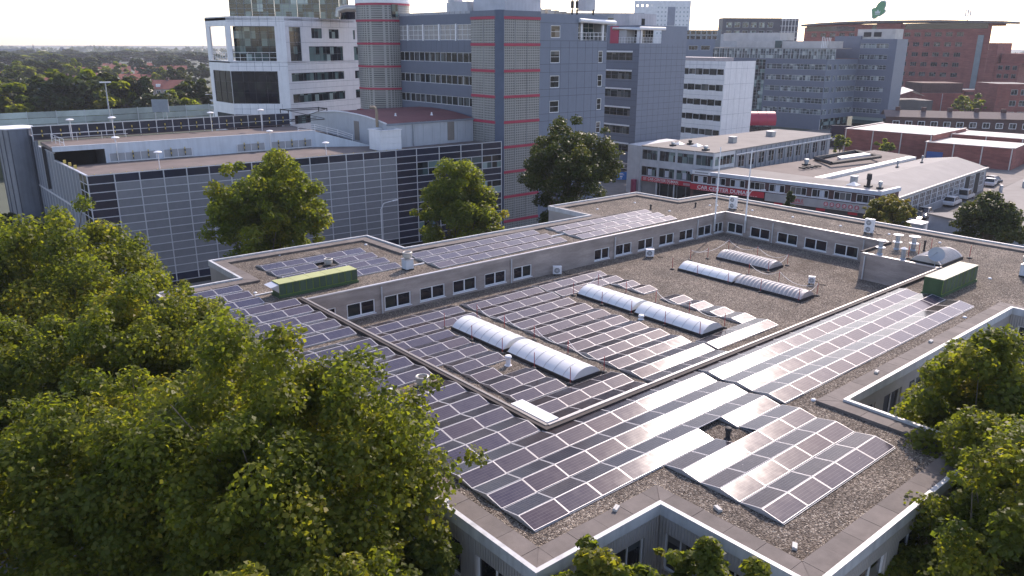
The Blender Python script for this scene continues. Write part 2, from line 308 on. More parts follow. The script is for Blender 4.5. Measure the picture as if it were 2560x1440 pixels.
class MB:
    def __init__(s): s.v = []; s.f = []; s.m = []; s.smooth = False
    def add(s, pts, faces, m=0):
        b = len(s.v); s.v += [tuple(p) for p in pts]
        for f in faces: s.f.append(tuple(b + i for i in f)); s.m.append(m)
        return s
    def quad(s, a, b, c, d, m=0): return s.add([a, b, c, d], [(0, 1, 2, 3)], m)
    def box(s, x0, x1, y0, y1, z0, z1, m=0):
        p = [(x0, y0, z0), (x1, y0, z0), (x1, y1, z0), (x0, y1, z0), (x0, y0, z1), (x1, y0, z1), (x1, y1, z1), (x0, y1, z1)]
        return s.add(p, [(0, 3, 2, 1), (4, 5, 6, 7), (0, 1, 5, 4), (1, 2, 6, 5), (2, 3, 7, 6), (3, 0, 4, 7)], m)
    def fbox(s, F, u0, u1, z0, z1, d0, d1, m=0):
        P = F.pt; p = [P(u0, d1, z0), P(u1, d1, z0), P(u1, d0, z0), P(u0, d0, z0), P(u0, d1, z1), P(u1, d1, z1), P(u1, d0, z1), P(u0, d0, z1)]
        return s.add(p, [(0, 3, 2, 1), (4, 5, 6, 7), (0, 1, 5, 4), (1, 2, 6, 5), (2, 3, 7, 6), (3, 0, 4, 7)], m)
    def prism(s, poly, z0, z1, m=0, mtop=None, bottom=True, top=True):
        n = len(poly); lo = [(x, y, z0) for x, y in poly]; hi = [(x, y, z1) for x, y in poly]
        area = sum(poly[i][0] * poly[(i + 1) % n][1] - poly[(i + 1) % n][0] * poly[i][1] for i in range(n))
        idx = list(range(n)) if area > 0 else list(range(n))[::-1]
        s.add(lo + hi, [(idx[i], idx[(i + 1) % n], n + idx[(i + 1) % n], n + idx[i]) for i in range(n)], m)
        tr = tessellate_polygon([[Vector((x, y, 0)) for x, y in poly]])
        if top: s.add(hi, [t if _ccw(hi, t) else t[::-1] for t in tr], m if mtop is None else mtop)
        if bottom: s.add(lo, [t[::-1] if _ccw(lo, t) else t for t in tr], m)
        return s
    def cyl(s, c, r, z0, z1, n=16, m=0, r1=None, cap=True):
        r1 = r if r1 is None else r1
        lo = [(c[0] + r * math.cos(2 * math.pi * i / n), c[1] + r * math.sin(2 * math.pi * i / n), z0) for i in range(n)]
        hi = [(c[0] + r1 * math.cos(2 * math.pi * i / n), c[1] + r1 * math.sin(2 * math.pi * i / n), z1) for i in range(n)]
        fs = [(i, (i + 1) % n, n + (i + 1) % n, n + i) for i in range(n)]
        if cap: fs += [tuple(range(n, 2 * n)), tuple(range(n))[::-1]]
        return s.add(lo + hi, fs, m)
    def lathe(s, c, prof, n=18, m=0):
        """prof: (radius, z) from bottom to top"""
        pts = []; fs = []
        for r, z in prof: pts += [(c[0] + r * math.cos(2 * math.pi * i / n), c[1] + r * math.sin(2 * math.pi * i / n), z) for i in range(n)]
        for k in range(len(prof) - 1): fs += [(k * n + i, k * n + (i + 1) % n, (k + 1) * n + (i + 1) % n, (k + 1) * n + i) for i in range(n)]
        fs += [tuple(range((len(prof) - 1) * n, len(prof) * n)), tuple(range(n))[::-1]]
        return s.add(pts, fs, m)
    def tube(s, path, r, n=6, m=0, r1=None):
        path = [Vector(p) for p in path]; k = len(path); rings = []
        for i, p in enumerate(path):
            d = (path[min(i + 1, k - 1)] - path[max(i - 1, 0)]).normalized()
            a = d.orthogonal().normalized(); b = d.cross(a)
            rr = r if r1 is None else r + (r1 - r) * i / max(1, k - 1)
            rings.append([p + (a * math.cos(2 * math.pi * j / n) + b * math.sin(2 * math.pi * j / n)) * rr for j in range(n)])
        if True:  # keep rings untwisted
            for i in range(1, k):
                best = min(range(n), key=lambda sh: (rings[i][sh] - rings[i - 1][0]).length); rings[i] = rings[i][best:] + rings[i][:best]
        pts = [q for ring in rings for q in ring]; fs = []
        for i in range(k - 1): fs += [(i * n + j, i * n + (j + 1) % n, (i + 1) * n + (j + 1) % n, (i + 1) * n + j) for j in range(n)]
        fs += [tuple(range(n))[::-1], tuple(range((k - 1) * n, k * n))]
        return s.add(pts, fs, m)
    def wall(s, F, u0, u1, z0, z1, openings, m=0, reveal=0.14, mr=None):
        """outer skin with real openings (u0,u1,z0,z1) and their reveals"""
        us = sorted({u0, u1, *[o[0] for o in openings], *[o[1] for o in openings]}); zs = sorted({z0, z1, *[o[2] for o in openings], *[o[3] for o in openings]})
        us = [u for u in us if u0 <= u <= u1]; zs = [z for z in zs if z0 <= z <= z1]
        mr = m if mr is None else mr
        for i in range(len(us) - 1):
            runs = []
            for j in range(len(zs) - 1):
                cu, cz = (us[i] + us[i + 1]) / 2, (zs[j] + zs[j + 1]) / 2
                if any(o[0] < cu < o[1] and o[2] < cz < o[3] for o in openings): continue
                if runs and runs[-1][1] == zs[j]: runs[-1][1] = zs[j + 1]
                else: runs.append([zs[j], zs[j + 1]])
            for a, b in runs: s.quad(F.pt(us[i], 0, a), F.pt(us[i + 1], 0, a), F.pt(us[i + 1], 0, b), F.pt(us[i], 0, b), m)
        for a, b, c, d in (o[:4] for o in openings):
            P = F.pt; e = -reveal
            s.quad(P(a, 0, c), P(a, e, c), P(b, e, c), P(b, 0, c), mr); s.quad(P(a, 0, d), P(b, 0, d), P(b, e, d), P(a, e, d), mr)
            s.quad(P(a, 0, c), P(a, 0, d), P(a, e, d), P(a, e, c), mr); s.quad(P(b, 0, c), P(b, e, c), P(b, e, d), P(b, 0, d), mr)
        return s
    def mesh(s, name, mats, off=(0, 0, 0)):
        me = bpy.data.meshes.new(name); o = Vector(off)
        me.from_pydata([(p[0] - o.x, p[1] - o.y, p[2] - o.z) for p in s.v], [], s.f)
        for mm in (mats if isinstance(mats, (list, tuple)) else [mats]): me.materials.append(mm)
        if any(s.m): me.polygons.foreach_set('material_index', s.m)
        if s.smooth:
            me.polygons.foreach_set('use_smooth', [True] * len(me.polygons)); me.update()
            try: me.set_sharp_from_angle(angle=R(40))
            except Exception: pass
        me.update()
        return me
    def build(s, name, mats, parent=None, off=None):
        """one mesh object; given world coordinates, its origin is the parent's (or off)"""
        if off is None: off = parent['_o'] if parent is not None else (0, 0, 0)
        ob = bpy.data.objects.new(name, s.mesh(name, mats, off)); COL.objects.link(ob)
        if parent is not None: ob.parent = parent
        else: ob.location = off
        return ob

def _ccw(P, t):
    a, b, c = (P[i] for i in t); return (b[0] - a[0]) * (c[1] - a[1]) - (b[1] - a[1]) * (c[0] - a[0]) > 0

def tag(o, label=None, cat=None, group=None, kind=None):
    if label: o['label'] = label
    if cat: o['category'] = cat
    if group: o['group'] = group
    if kind: o['kind'] = kind
    return o

ORIG = []
def thing(name, label, cat, loc, group=None):
    """an Empty at the thing's base; parts are given in world coordinates and hung under it"""
    e = bpy.data.objects.new(name, None); e.empty_display_size = 0.3; COL.objects.link(e); e.location = loc; e['_o'] = [float(c) for c in loc]; ORIG.append(e)
    return tag(e, label, cat, group)

def inst(name, me, parent, p, rz=0.0, rx=0.0):
    """a part that shares a mesh, at world point p"""
    ob = bpy.data.objects.new(name, me); COL.objects.link(ob); o = Vector(parent['_o']) if parent is not None else Vector((0, 0, 0))
    ob.parent = parent; ob.location = Vector(p) - o; ob.rotation_euler = (rx, 0, rz)
    return ob

def copy_tree(o, parent=None):
    c = o.copy(); COL.objects.link(c); c.parent = parent
    for ch in o.children: copy_tree(ch, c)
    return c

_WIN = {}
def win_mesh(w, h, cols, rows, fr=0.06, mats=None, depth=0.08, bars=0.045):
    """casement: frame bars proud of the pane; origin at the left bottom, x along, -y outwards"""
    key = (round(w, 2), round(h, 2), cols, rows, fr, bars, tuple(m.name for m in mats))
    if key in _WIN: return _WIN[key]
    b = MB(); y0, y1 = -depth, 0.0
    b.box(0, w, y0, y1, 0, fr); b.box(0, w, y0, y1, h - fr, h); b.box(0, fr, y0 + 0.002, y1, fr, h - fr); b.box(w - fr, w, y0 + 0.002, y1, fr, h - fr)
    for i in range(1, cols): b.box(w * i / cols - bars / 2, w * i / cols + bars / 2, y0 + 0.01, y1, fr, h - fr)
    for j in range(1, rows): b.box(fr, w - fr, y0 + 0.013, y1, h * j / rows - bars / 2, h * j / rows + bars / 2)
    b.quad((fr * .5, -0.02, fr * .5), (w - fr * .5, -0.02, fr * .5), (w - fr * .5, -0.02, h - fr * .5), (fr * .5, -0.02, h - fr * .5), 1)
    _WIN[key] = b.mesh('window', mats); return _WIN[key]

def windows(par, F, ops, cols=2, rows=1, mats=None, reveal=0.14, fr=0.06, name='window', bars=0.045):
    mats = mats or [WHITE, GLASS]
    for o in ops:
        k = o[4] if len(o) > 4 else cols; r = o[5] if len(o) > 5 else rows
        inst(name, win_mesh(o[1] - o[0], o[3] - o[2], k, r, fr, mats, bars=bars), par, F.pt(o[0], -reveal, o[2]), F.ang)

def text(body, size, mat_, parent, p, rz, name='lettering', extrude=0.02, sx=1.0, align='LEFT'):
    cu = bpy.data.curves.new(name, 'FONT'); cu.body = body; cu.size = size; cu.extrude = extrude; cu.align_x = align; cu.offset = 0.012 * size; cu.materials.append(mat_)
    ob = bpy.data.objects.new(name, cu); COL.objects.link(ob)
    me = bpy.data.meshes.new_from_object(ob); bpy.data.objects.remove(ob)
    ob = bpy.data.objects.new(name, me); COL.objects.link(ob); ob.parent = parent
    ob.location = Vector(p) - Vector(parent['_o']); ob.rotation_euler = (R(90), 0, rz); ob.scale = (sx, 1, 1)
    return ob

# ------------------------------------------------------------------ trees
def crown_mesh(name, seed, rad, zlo, zhi, nclump, nleaf, leaf, mat_, pointy=0.0, droop=0.25, core=0.5, ragged=0.16):
    g = np.random.default_rng(seed)
    d = g.normal(size=(nclump, 3)); d /= np.linalg.norm(d, axis=1)[:, None]
    d[:, 2] = np.where((d[:, 2] < 0) & (g.random(nclump) < 0.55), -d[:, 2], d[:, 2])
    az = np.arctan2(d[:, 1], d[:, 0]); ph = g.uniform(0, 6.28, 3)
    lump = 1 + 0.14 * np.sin(2 * az + ph[0]) + 0.10 * np.sin(3 * az + 2.5 * d[:, 2] + ph[1]) + 0.07 * np.sin(5 * az + ph[2])
    rr = np.where(g.random(nclump) < 0.72, g.uniform(0.70, 0.98, nclump), g.uniform(core * 0.4, 0.7, nclump)) * lump
    spike = g.random(nclump) < ragged
    rr = np.where(spike, rr * g.uniform(1.06, 1.2 if ragged < .4 else 1.5, nclump), rr)
    hz = (zhi - zlo) / 2
    c = np.stack([d[:, 0] * rad * rr, d[:, 1] * rad * rr, d[:, 2] * hz * np.minimum(rr, 1.06)], 1)
    if pointy:
        tt = np.clip((c[:, 2] + hz) / (2 * hz), 0, 1); k = 1 - pointy * tt ** 1.2; c[:, 0] *= k; c[:, 1] *= k
    c[:, 2] += zlo + hz
    rc = rad * g.uniform(0.10, 0.235, nclump) * np.where(spike, 0.6, 1.0)
    w = rc ** 2; w /= w.sum()
    ci = g.choice(nclump, size=nleaf, p=w)
    e = g.normal(size=(nleaf, 3)); e /= np.linalg.norm(e, axis=1)[:, None]
    rad_l = g.random(nleaf) ** 0.42
    off = e * (rc[ci] * rad_l)[:, None]; off[:, 2] *= 0.72
    off[:, 2] -= droop * rc[ci] * rad_l * np.hypot(e[:, 0], e[:, 1])
    p = c[ci] + off
    nrm = e * 0.5 + np.array([0, 0, 0.65]) + g.normal(size=(nleaf, 3)) * 0.55
    nrm /= np.linalg.norm(nrm, axis=1)[:, None]
    t1 = np.cross(nrm, g.normal(size=(nleaf, 3))); t1 /= np.linalg.norm(t1, axis=1)[:, None]; t2 = np.cross(nrm, t1)
    s = leaf * g.uniform(0.5, 1.45, nleaf)[:, None]
    fold = nrm * (s * 0.16)
    V = np.empty((nleaf, 4, 3))
    V[:, 0] = p - t1 * s * 0.55; V[:, 1] = p + t2 * s * 0.46 + fold; V[:, 2] = p + t1 * s * 0.6; V[:, 3] = p - t2 * s * 0.46 + fold
    me = bpy.data.meshes.new(name)
    me.vertices.add(nleaf * 4); me.vertices.foreach_set('co', V.ravel())
    me.loops.add(nleaf * 4); me.loops.foreach_set('vertex_index', np.arange(nleaf * 4, dtype=np.int32))
    me.polygons.add(nleaf); me.polygons.foreach_set('loop_start', np.arange(0, nleaf * 4, 4, dtype=np.int32))
    me.update(calc_edges=True)
    tint = np.clip(0.42 + 0.15 * g.normal(size=nclump)[ci] + 0.15 * g.normal(size=nleaf), 0, 1)
    a = me.attributes.new('tint', 'FLOAT', 'FACE'); a.data.foreach_set('value', tint.astype(np.float32))
    me.materials.append(mat_)
    return me, c

def trunk_mesh(name, seed, h, r, centers, nlimb, zsplit):
    g = np.random.default_rng(seed + 99); b = MB()
    top = Vector((g.normal() * 0.25, g.normal() * 0.25, h))
    b.tube([(0, 0, -0.05), (0.02, 0.03, zsplit * 0.5), (top.x * 0.5, top.y * 0.5, zsplit), top], r, 9, 0, r * 0.25)
    order = g.permutation(len(centers))[:nlimb]
    for i in order:
        e = Vector(centers[i]); z0 = zsplit * g.uniform(0.75, 1.15); st = Vector((top.x * 0.4, top.y * 0.4, min(z0, h * 0.8)))
        mid = st.lerp(e, 0.5) + Vector((g.normal() * 0.3, g.normal() * 0.3, 0.12 * (e - st).length))
        b.tube([st, st.lerp(mid, 0.5) + Vector((0, 0, 0.15)), mid, e], r * 0.36, 5, 0, r * 0.07)
    b.smooth = True
    return b.mesh(name, BARK)

def tree(name, label, loc, seed, rad, zlo, zhi, nclump, nleaf, leaf, mat_, group=None, cat='tree', **k):
    t = thing(name, label, cat, loc, group)
    cm, c = crown_mesh('crown', seed, rad, zlo, zhi, nclump, nleaf, leaf, mat_, **k)
    inst('crown', cm, t, loc)
    inst('trunk', trunk_mesh('trunk', seed, zhi * 0.86, max(0.07, rad * 0.045), c, 26 if nleaf > 20000 else 10, max(1.5, zlo * 0.9 + 0.6)), t, loc)
    return t

# ================================================================== ground
b = MB(); b.quad((-4000, -4000, 0), (6000, -4000, 0), (6000, 6000, 0), (-4000, 6000, 0)); tag(b.build('ground', GROUND), kind='structure')
def sheet(name, poly, z, m):
    b = MB(); n = len(poly); tr = tessellate_polygon([[Vector((x, y, 0)) for x, y in poly]]); P = [(x, y, z) for x, y in poly]
    b.add(P, [t if _ccw(P, t) else t[::-1] for t in tr]); return tag(b.build(name, m), kind='structure')
sheet('paving', [(-60, -40), (260, -40), (260, 130), (-60, 130)], 0.004, PAVING)
sheet('road', [(74, -30), (94, -30), (93, 140), (73, 140)], 0.008, ASPHALT)
sheet('road', [(-20, 58.5), (72.9, 58.0), (72.9, 82), (-20, 84)], 0.0084, ASPHALT)
sheet('road', [(-3, -30), (5, -30), (5, 58), (-3, 58)], 0.0088, ASPHALT)
sheet('yard', [(95, 40), (300, 44), (300, 57.5), (95, 50)], 0.012, mat('yard_asphalt', (0.13, 0.12, 0.11), 0.9, var=0.2, vscale=0.3))

# ================================================================== the flat-roofed school block
SB = thing('flat_roofed_building', 'low beige building with gravel roof, grey coping slabs and sunken middle roof', 'building', (13.7, 9.0, 0))
OUT = [(13.73, 14.93), (19.57, 14.92), (19.58, 9.1), (32.58, 9.1), (32.65, 14.92), (53.0, 14.94), (53.05, 9.1), (65.6, 9.1), (65.6, 14.95), (70.54, 14.95),
       (70.57, 49.85), (65.28, 50.22), (65.0, 55.63), (52.46, 56.03), (52.5, 50.45), (32.4, 51.04), (32.25, 56.56), (19.23, 56.92), (19.22, 51.1), (13.72, 51.2)]
COURT = [(20.57, 21.83), (59.4, 21.68), (59.4, 27.65), (64.4, 27.65), (64.4, 43.75), (20.57, 44.4)]
RZ, LZ = 10.0, 7.95

def inset(poly, d):
    n = len(poly); res = []
    for i in range(n):
        p0, p1, p2 = Vector(poly[i - 1]), Vector(poly[i]), Vector(poly[(i + 1) % n])
        a = (p1 - p0).normalized(); c = (p2 - p1).normalized(); na, nc = Vector((-a.y, a.x)), Vector((-c.y, c.x))
        k = (na + nc); k = k / k.length_squared * 2.0; res.append((p1.x + k.x * d, p1.y + k.y * d))
    return res

def flat(b, loops, z, m=0):
    tr = tessellate_polygon([[Vector((x, y, 0)) for x, y in L] for L in loops]); P = [(x, y, z) for L in loops for x, y in L]
    b.add(P, [t if _ccw(P, t) else t[::-1] for t in tr], m)

b = MB(); flat(b, [inset(OUT, 0.1), COURT], RZ); b.build('roof_gravel', GRAVEL, SB)
b = MB(); flat(b, [COURT], LZ); b.build('sunken_roof_gravel', GRAVEL, SB)
# outer walls with window openings on the sides that show
STOREYS = (7.70, 4.45, 1.2)
def outer_ops(L, first, w, step, h=1.5, stop=None):
    o = []
    u = first
    while u + w < (stop or L) - 0.15:
        for z in STOREYS: o.append((u, u + w, z, z + h))
        u += step
    return o
nO = len(OUT)
for i in range(nO):
    A, B = OUT[i], OUT[(i + 1) % nO]; F = Face(A, B)
    ops = []
    if i == 19: ops = outer_ops(F.L, 1.9, 2.0, 2.85)                     # long side towards the street trees
    elif i == 0: ops = outer_ops(F.L, 0.9, 1.6, 2.6)
    elif i == 1: ops = outer_ops(F.L, 0.25, 1.3, 2.2)
    elif i == 2: ops = outer_ops(F.L, 2.95, 1.95, 2.85)
    elif i == 4: ops = outer_ops(F.L, 1.2, 1.9, 2.75)
    elif i == 5: ops = outer_ops(F.L, 0.5, 1.3, 2.2)
    b = MB(); b.wall(F, 0, F.L, 0, RZ + 0.05, ops, 0, 0.16); b.build('wall', CLAD, SB)
    windows(SB, F, ops, 2, 1, [WHITE, GLASS], 0.16, 0.07)
# roof edge: white metal trim and coping slabs
o0, o1, o2 = inset(OUT, -0.06), inset(OUT, 0.12), inset(OUT, 0.97)
for i in range(nO):
    j = (i + 1) % nO; b = MB()
    q = [o0[i], o0[j], o1[j], o1[i]]; b.prism(q, RZ - 0.16, RZ + 0.27, 0); b.build('edge_trim', WHITEMETAL, SB)
    E0 = Vector(OUT[i]); D = (Vector(OUT[j]) - E0).normalized(); NI = Vector((-D.y, D.x))
    so0, so1 = [(Vector(q) - E0).dot(D) for q in (o1[i], o1[j])]; si0, si1 = [(Vector(q) - E0).dot(D) for q in (o2[i], o2[j])]
    lo, hi = max(so0, si0), min(so1, si1); k = max(1, round((hi - lo) / 1.22)); cuts = [lo + (hi - lo) * s / k for s in range(k + 1)]; g = 0.007
    def slab(a0, a1, b0, b1):
        c = [tuple(E0 + D * s + NI * d) for s, d in ((a0, .125), (a1, .125), (b1, .97), (b0, .97))]
        b = MB(); b.prism(c, RZ + 0.01, RZ + 0.155 + random.uniform(-.006, .006), 0); b.build('coping_slab', SLAB, SB)
    if abs(so0 - si0) > .05: slab(so0 + g, lo - g, si0 + g, lo - g)
    for s in range(k): slab(cuts[s] + g, cuts[s + 1] - g, cuts[s] + g, cuts[s + 1] - g)
    if abs(so1 - si1) > .05: slab(hi + g, so1 - g, hi + g, si1 - g)
# sunken roof: brick walls with windows, dark upstands, metal edge strips
Fn = Face((20.57, 44.4), (64.4, 43.75)); Fe = Face((64.4, 43.75), (64.4, 27.65)); Fb = Face((59.4, 27.65), (59.4, 21.68))
wn = [(x - 20.57, x - 20.57 + w, 8.16, 9.13) for x, w in ((20.7, 2.05), (23.53, 2.1), (26.38, 2.1), (29.23, 2.12), (32.07, 2.1), (34.96, 2.05), (37.76, 1.85), (46.55, 1.8), (49.12, 2.02), (51.95, 2.04), (54.8, 2.04), (57.62, 2.04), (60.43, 1.98), (62.85, 1.4))]
we = [(43.75 - y, 43.75 - y + w, 8.16, 9.14) for y, w in ((43.4, 1.75), (40.86, 2.1), (38.0, 2.07), (35.26, 2.16), (32.42, 2.14))]
for F, ops in ((Fn, wn), (Fe, we), (Fb, [])):
    b = MB(); b.wall(F, 0, F.L, LZ - 0.02, RZ + 0.04, ops, 0, 0.14); b.build('wall', BRICK_BEIGE, SB)
    b = MB(); b.fbox(F, -0.05, F.L, RZ + 0.04, RZ + 0.11, -0.16, 0.035); b.build('edge_strip', ALU, SB)
    for o in ops:
        w = inst('window', win_mesh(o[1] - o[0], o[3] - o[2], 2, 1, 0.075, [WHITE, GLASS_DARK], bars=0.085), SB, F.pt(o[0], -0.13, o[2]), F.ang)
        s = MB(); s.box(-0.05, o[1] - o[0] + 0.05, -0.19, -0.09, -0.05, 0.0); so = bpy.data.objects.new('sill', s.mesh('sill', WHITE)); COL.objects.link(so); so.parent = w
for F, us in ((Fn, (5.55, 16.9, 28.35, 39.55)), (Fe, (5.3, 13.9)), (Fb, (0.35,))):
    for u in us:
        b = MB(); b.tube([F.pt(u, 0.09, LZ + 0.05), F.pt(u, 0.09, RZ - 0.12)], 0.055, 8); b.smooth = True; b.build('downpipe', WHITEMETAL, SB)
Fs = Face((20.57, 21.83), (20.57, 44.4)); b = MB(); b.wall(Face((20.57, 21.83), (20.57, 44.4)), 0, Fs.L, LZ - .02, RZ, [], 0); b.wall(Face((59.4, 21.68), (20.57, 21.83)), 0, 38.8, LZ - .02, RZ, [], 0); b.build('wall', BRICK_BEIGE, SB)
for q in (((20.57, 21.58), (20.57, 44.75)), ):
    b = MB(); b.box(20.30, 20.58, 21.57, 44.62, RZ + .004, RZ + 0.20); b.build('upstand', SLABSIDE, SB)
    b = MB(); b.box(20.50, 20.64, 21.85, 44.55, RZ + 0.2, RZ + 0.235); b.build('edge_strip', mat('weathered_strip', (0.26, 0.23, 0.21), .6, var=.2), SB)
b = MB(); b.prism([(20.585, 21.56), (59.35, 21.41), (59.35, 21.69), (20.585, 21.84)], RZ + .004, RZ + 0.20); b.build('upstand', SLABSIDE, SB)
b = MB(); b.prism([(20.645, 21.78), (59.35, 21.63), (59.35, 21.74), (20.645, 21.89)], RZ + 0.2, RZ + 0.24); b.build('edge_strip', mat('strip_alu', (0.40, 0.37, 0.35), .5, .2, var=.1), SB)
b = MB(); b.box(59.42, 64.4, 27.6, 27.75, RZ + .004, RZ + 0.2, 0); b.build('upstand', SLABSIDE, SB)

# ================================================================== solar arrays
TILT = R(10.4); PLEN, PWID, STEP, PITCH = 1.63, 0.835, 1.655, 1.705
def panel_mesh(name, cells):
    b = MB(); f = 0.021; L, W, h = PLEN, PWID, 0.038
    b.box(0, L, 0, W, -h, -0.004, 0)
    for x0, x1, y0, y1 in ((0, L, 0, f), (0, L, W - f, W), (0, f, f, W - f), (L - f, L, f, W - f)): b.quad((x0, y0, 0), (x1, y0, 0), (x1, y1, 0), (x0, y1, 0), 0)
    b.quad((f, f, -0.002), (L - f, f, -0.002), (L - f, W - f, -0.002), (f, W - f, -0.002), 1)
    return b.mesh(name, [FRAME, cells])
PM_F, PM_B = panel_mesh('solar_panel', PV_FRONT), panel_mesh('solar_panel', PV_BACK)
_b = MB(); _h = PWID * math.sin(TILT); _w = PWID * math.cos(TILT)
_b.add([(0, 0, -.02), (0, _w + .01, _h + .0), (0, PITCH - .045, -.02), (-.012, 0, -.02), (-.012, _w + .01, _h), (-.012, PITCH - .045, -.02)], [(0, 1, 2), (5, 4, 3), (0, 3, 4, 1), (1, 4, 5, 2), (2, 5, 3, 0)])
ENDP = _b.mesh('end_plate', PLATE)
_b = MB(); _b.box(0, 1, -.03, PITCH - .02, -.075, -.045); RAIL = _b.mesh('ballast_tray', PLATE)
def array(label, z, rows, group='solar arrays on the gravel roofs'):
    x0 = min(r[1] for r in rows); y0 = min(r[0] for r in rows)
    t = thing('solar_array', label, 'solar array', (x0, y0, z - 0.08), group)
    for r in rows:
        y, x, n = r[:3]; st = r[3] if len(r) > 3 and r[3] else STEP; sf = r[4] if len(r) > 4 else (); sb = r[5] if len(r) > 5 else ()
        for k in range(n):
            jx = lambda: R(random.gauss(0, 0.33))
            if k not in sf:
                o = inst('solar_panel', PM_F, t, (x + k * st, y, z), jx(), TILT + jx()); o.scale.x = st / STEP
            if k not in sb:
                o = inst('solar_panel', PM_B, t, (x + (k + 1) * st - 0.02, y + 2 * _w + 0.02, z), math.pi + jx(), TILT + jx()); o.scale.x = st / STEP
        for k in range(n + 1):
            left = k > 0 and (k - 1) not in sf; right = k < n and k not in sf
            if left != right: inst('end_plate', ENDP, t, (x + k * st + (0.0 if right else 0.004), y, z))
        run = None
        for k in range(n + 1):
            ok = k < n and k not in sf and k not in sb
            if ok and run is None: run = k
            if not ok and run is not None: o = inst('ballast_tray', RAIL, t, (x + run * st + 0.02, y, z)); o.scale.x = (k - run) * st - 0.05; run = None
    return t
U, C_ = RZ + 0.085, LZ + 0.085
array('big array filling the front corner, its rows bending along the upstand', U, [(16.73, 15.27, 9, None, (6,)), (18.44, 15.27, 9), (20.14, 15.27, 9), (21.85, 15.27, 3), (23.55, 15.27, 3), (25.25, 15.27, 3), (26.95, 15.27, 3)])
array('array of three rows on the projecting front bay, nearest the bottom edge', U, [(11.62, 22.0, 5), (13.33, 22.0, 5), (15.03, 22.0, 5, None, (), (2,))])
array('array of three glinting rows between the sunken roof and the open courtyard', U, [(16.73, 30.52, 6), (18.43, 30.52, 6), (20.08, 30.52, 6)])
array('array of three rows that ends at the boxy green ventilation unit', U, [(16.73, 40.46, 7), (18.41, 40.46, 7), (20.06, 40.4, 7)])
array('array of four short rows beside the squat round vent, behind the leaves', U, [(29.5, 15.17, 3), (31.22, 15.17, 3), (32.95, 15.17, 3), (34.66, 15.17, 3)])
array('array of eight short rows on the corner roof next to the long green unit', U, [(36.97, 15.17, 3), (38.69, 15.17, 3), (40.4, 15.17, 3), (42.08, 15.17, 3), (43.76, 15.17, 3), (45.46, 15.17, 2), (47.15, 15.17, 2), (48.82, 15.17, 2)])
array('array behind the long green unit with a round vent in a gap', U, [(52.4, 21.55, 5, 1.64), (50.62, 21.55, 5, 1.635, (2,)), (48.82, 21.55, 5, 1.625), (47.0, 21.55, 5, 1.6)])
array('dark array along the rear roof edge, beside the white vent chimney', U, [(45.05, 31.5, 8, 1.605), (46.72, 31.55, 8, 1.6), (48.4, 31.7, 8, 1.585)])
array('pale shining array at the far end of the rear roof', U, [(44.75, 45.8, 8, 1.56), (46.42, 45.9, 8, 1.58), (48.12, 46.1, 8, 1.58)])
array('array between the dark upstand and the nearest white barrel skylight', C_, [(40.95, 20.78, 6), (39.2, 20.78, 6), (37.55, 20.78, 4), (35.96, 20.78, 4), (34.32, 20.78, 4), (32.58, 24.08, 2), (30.93, 24.08, 1), (29.24, 24.08, 2), (27.55, 24.08, 2), (25.74, 24.08, 4), (24.03, 24.08, 4)])
array('long array of eleven rows between the two white barrel skylights', C_, [(y, 31.3, 4) for y in (40.75, 39.1, 37.42, 35.75, 34.08, 32.45, 30.78, 29.08, 27.38, 25.66, 23.98)])
array('array of two rows stepping down to single panels beyond the second skylight', C_, [(40.85, 38.15, 4), (39.1, 38.15, 4), (37.42, 43.15, 1), (35.74, 43.15, 1)])
array('line of single panels ending in one row beside the upstand', C_, [(32.55, 43.2, 1), (30.78, 43.2, 1), (29.06, 43.2, 1), (27.35, 43.2, 1), (25.65, 38.2, 4)])

# ================================================================== barrel skylights
def skylight(label, x0, x1, y0, y1, z, old=False, alongx=False):
    t = thing('barrel_skylight', label, 'skylight', ((x0 + x1) / 2, (y0 + y1) / 2, z), 'barrel skylights')
    b = MB(); b.box(x0 - .05, x1 + .05, y0 - .05, y1 + .05, z, z + 0.2); b.build('kerb', BLACK, t)
    if alongx: a0, a1, c0, c1 = x0, x1, y0, y1
    else: a0, a1, c0, c1 = y0, y1, x0, x1
    w = c1 - c0; rise = w * 0.235; rad = (w * w / 4 + rise * rise) / (2 * rise); half = math.asin(w / 2 / rad); n = 14
    steps = [0, .04] + [k for k in np.linspace(0.06, 1 - .06, 150 if old else 14)] + [.96, 1]
    b = MB(); pts = []; fs = []
    for i, s in enumerate(steps):
        a = a0 + (a1 - a0) * s
        bulge = 0.055 * math.sin((a1 - a0) * s * 2 * math.pi / 0.32) if old and .05 < s < .95 else 0.0
        for k in range(n + 1):
            th = -half + 2 * half * k / n; rr = rad + bulge
            c = (c0 + c1) / 2 + rr * math.sin(th); zz = z + 0.2 + rise - rad + rr * math.cos(th)
            pts.append((a, c, zz) if alongx else (c, a, zz))
    for i in range(len(steps) - 1):
        for k in range(n):
            q = (i * (n + 1) + k, (i + 1) * (n + 1) + k, (i + 1) * (n + 1) + k + 1, i * (n + 1) + k + 1); fs.append(q if alongx else q[::-1])
    b.add(pts, fs); e = tuple(range(n + 1)); b.add(pts[:n + 1], [e]); b.add(pts[-n - 1:], [e[::-1]]); b.smooth = True
    b.build('vault', ACRYL_OLD if old else ACRYL, t)
    if not old:
        k = max(3, round((a1 - a0) / 0.78))
        for j in range(1, k):
            a = a0 + (a1 - a0) * j / k; path = []
            for q in range(n + 1):
                th = -half + 2 * half * q / n; c = (c0 + c1) / 2 + (rad + .004) * math.sin(th); zz = z + 0.2 + rise - rad + (rad + .004) * math.cos(th); path.append((c, a, zz))
            b = MB(); b.tube(path, 0.014, 4); b.build('joint_strip', mat('grey_joint', (0.42, 0.40, 0.38), .6), t)
    return t
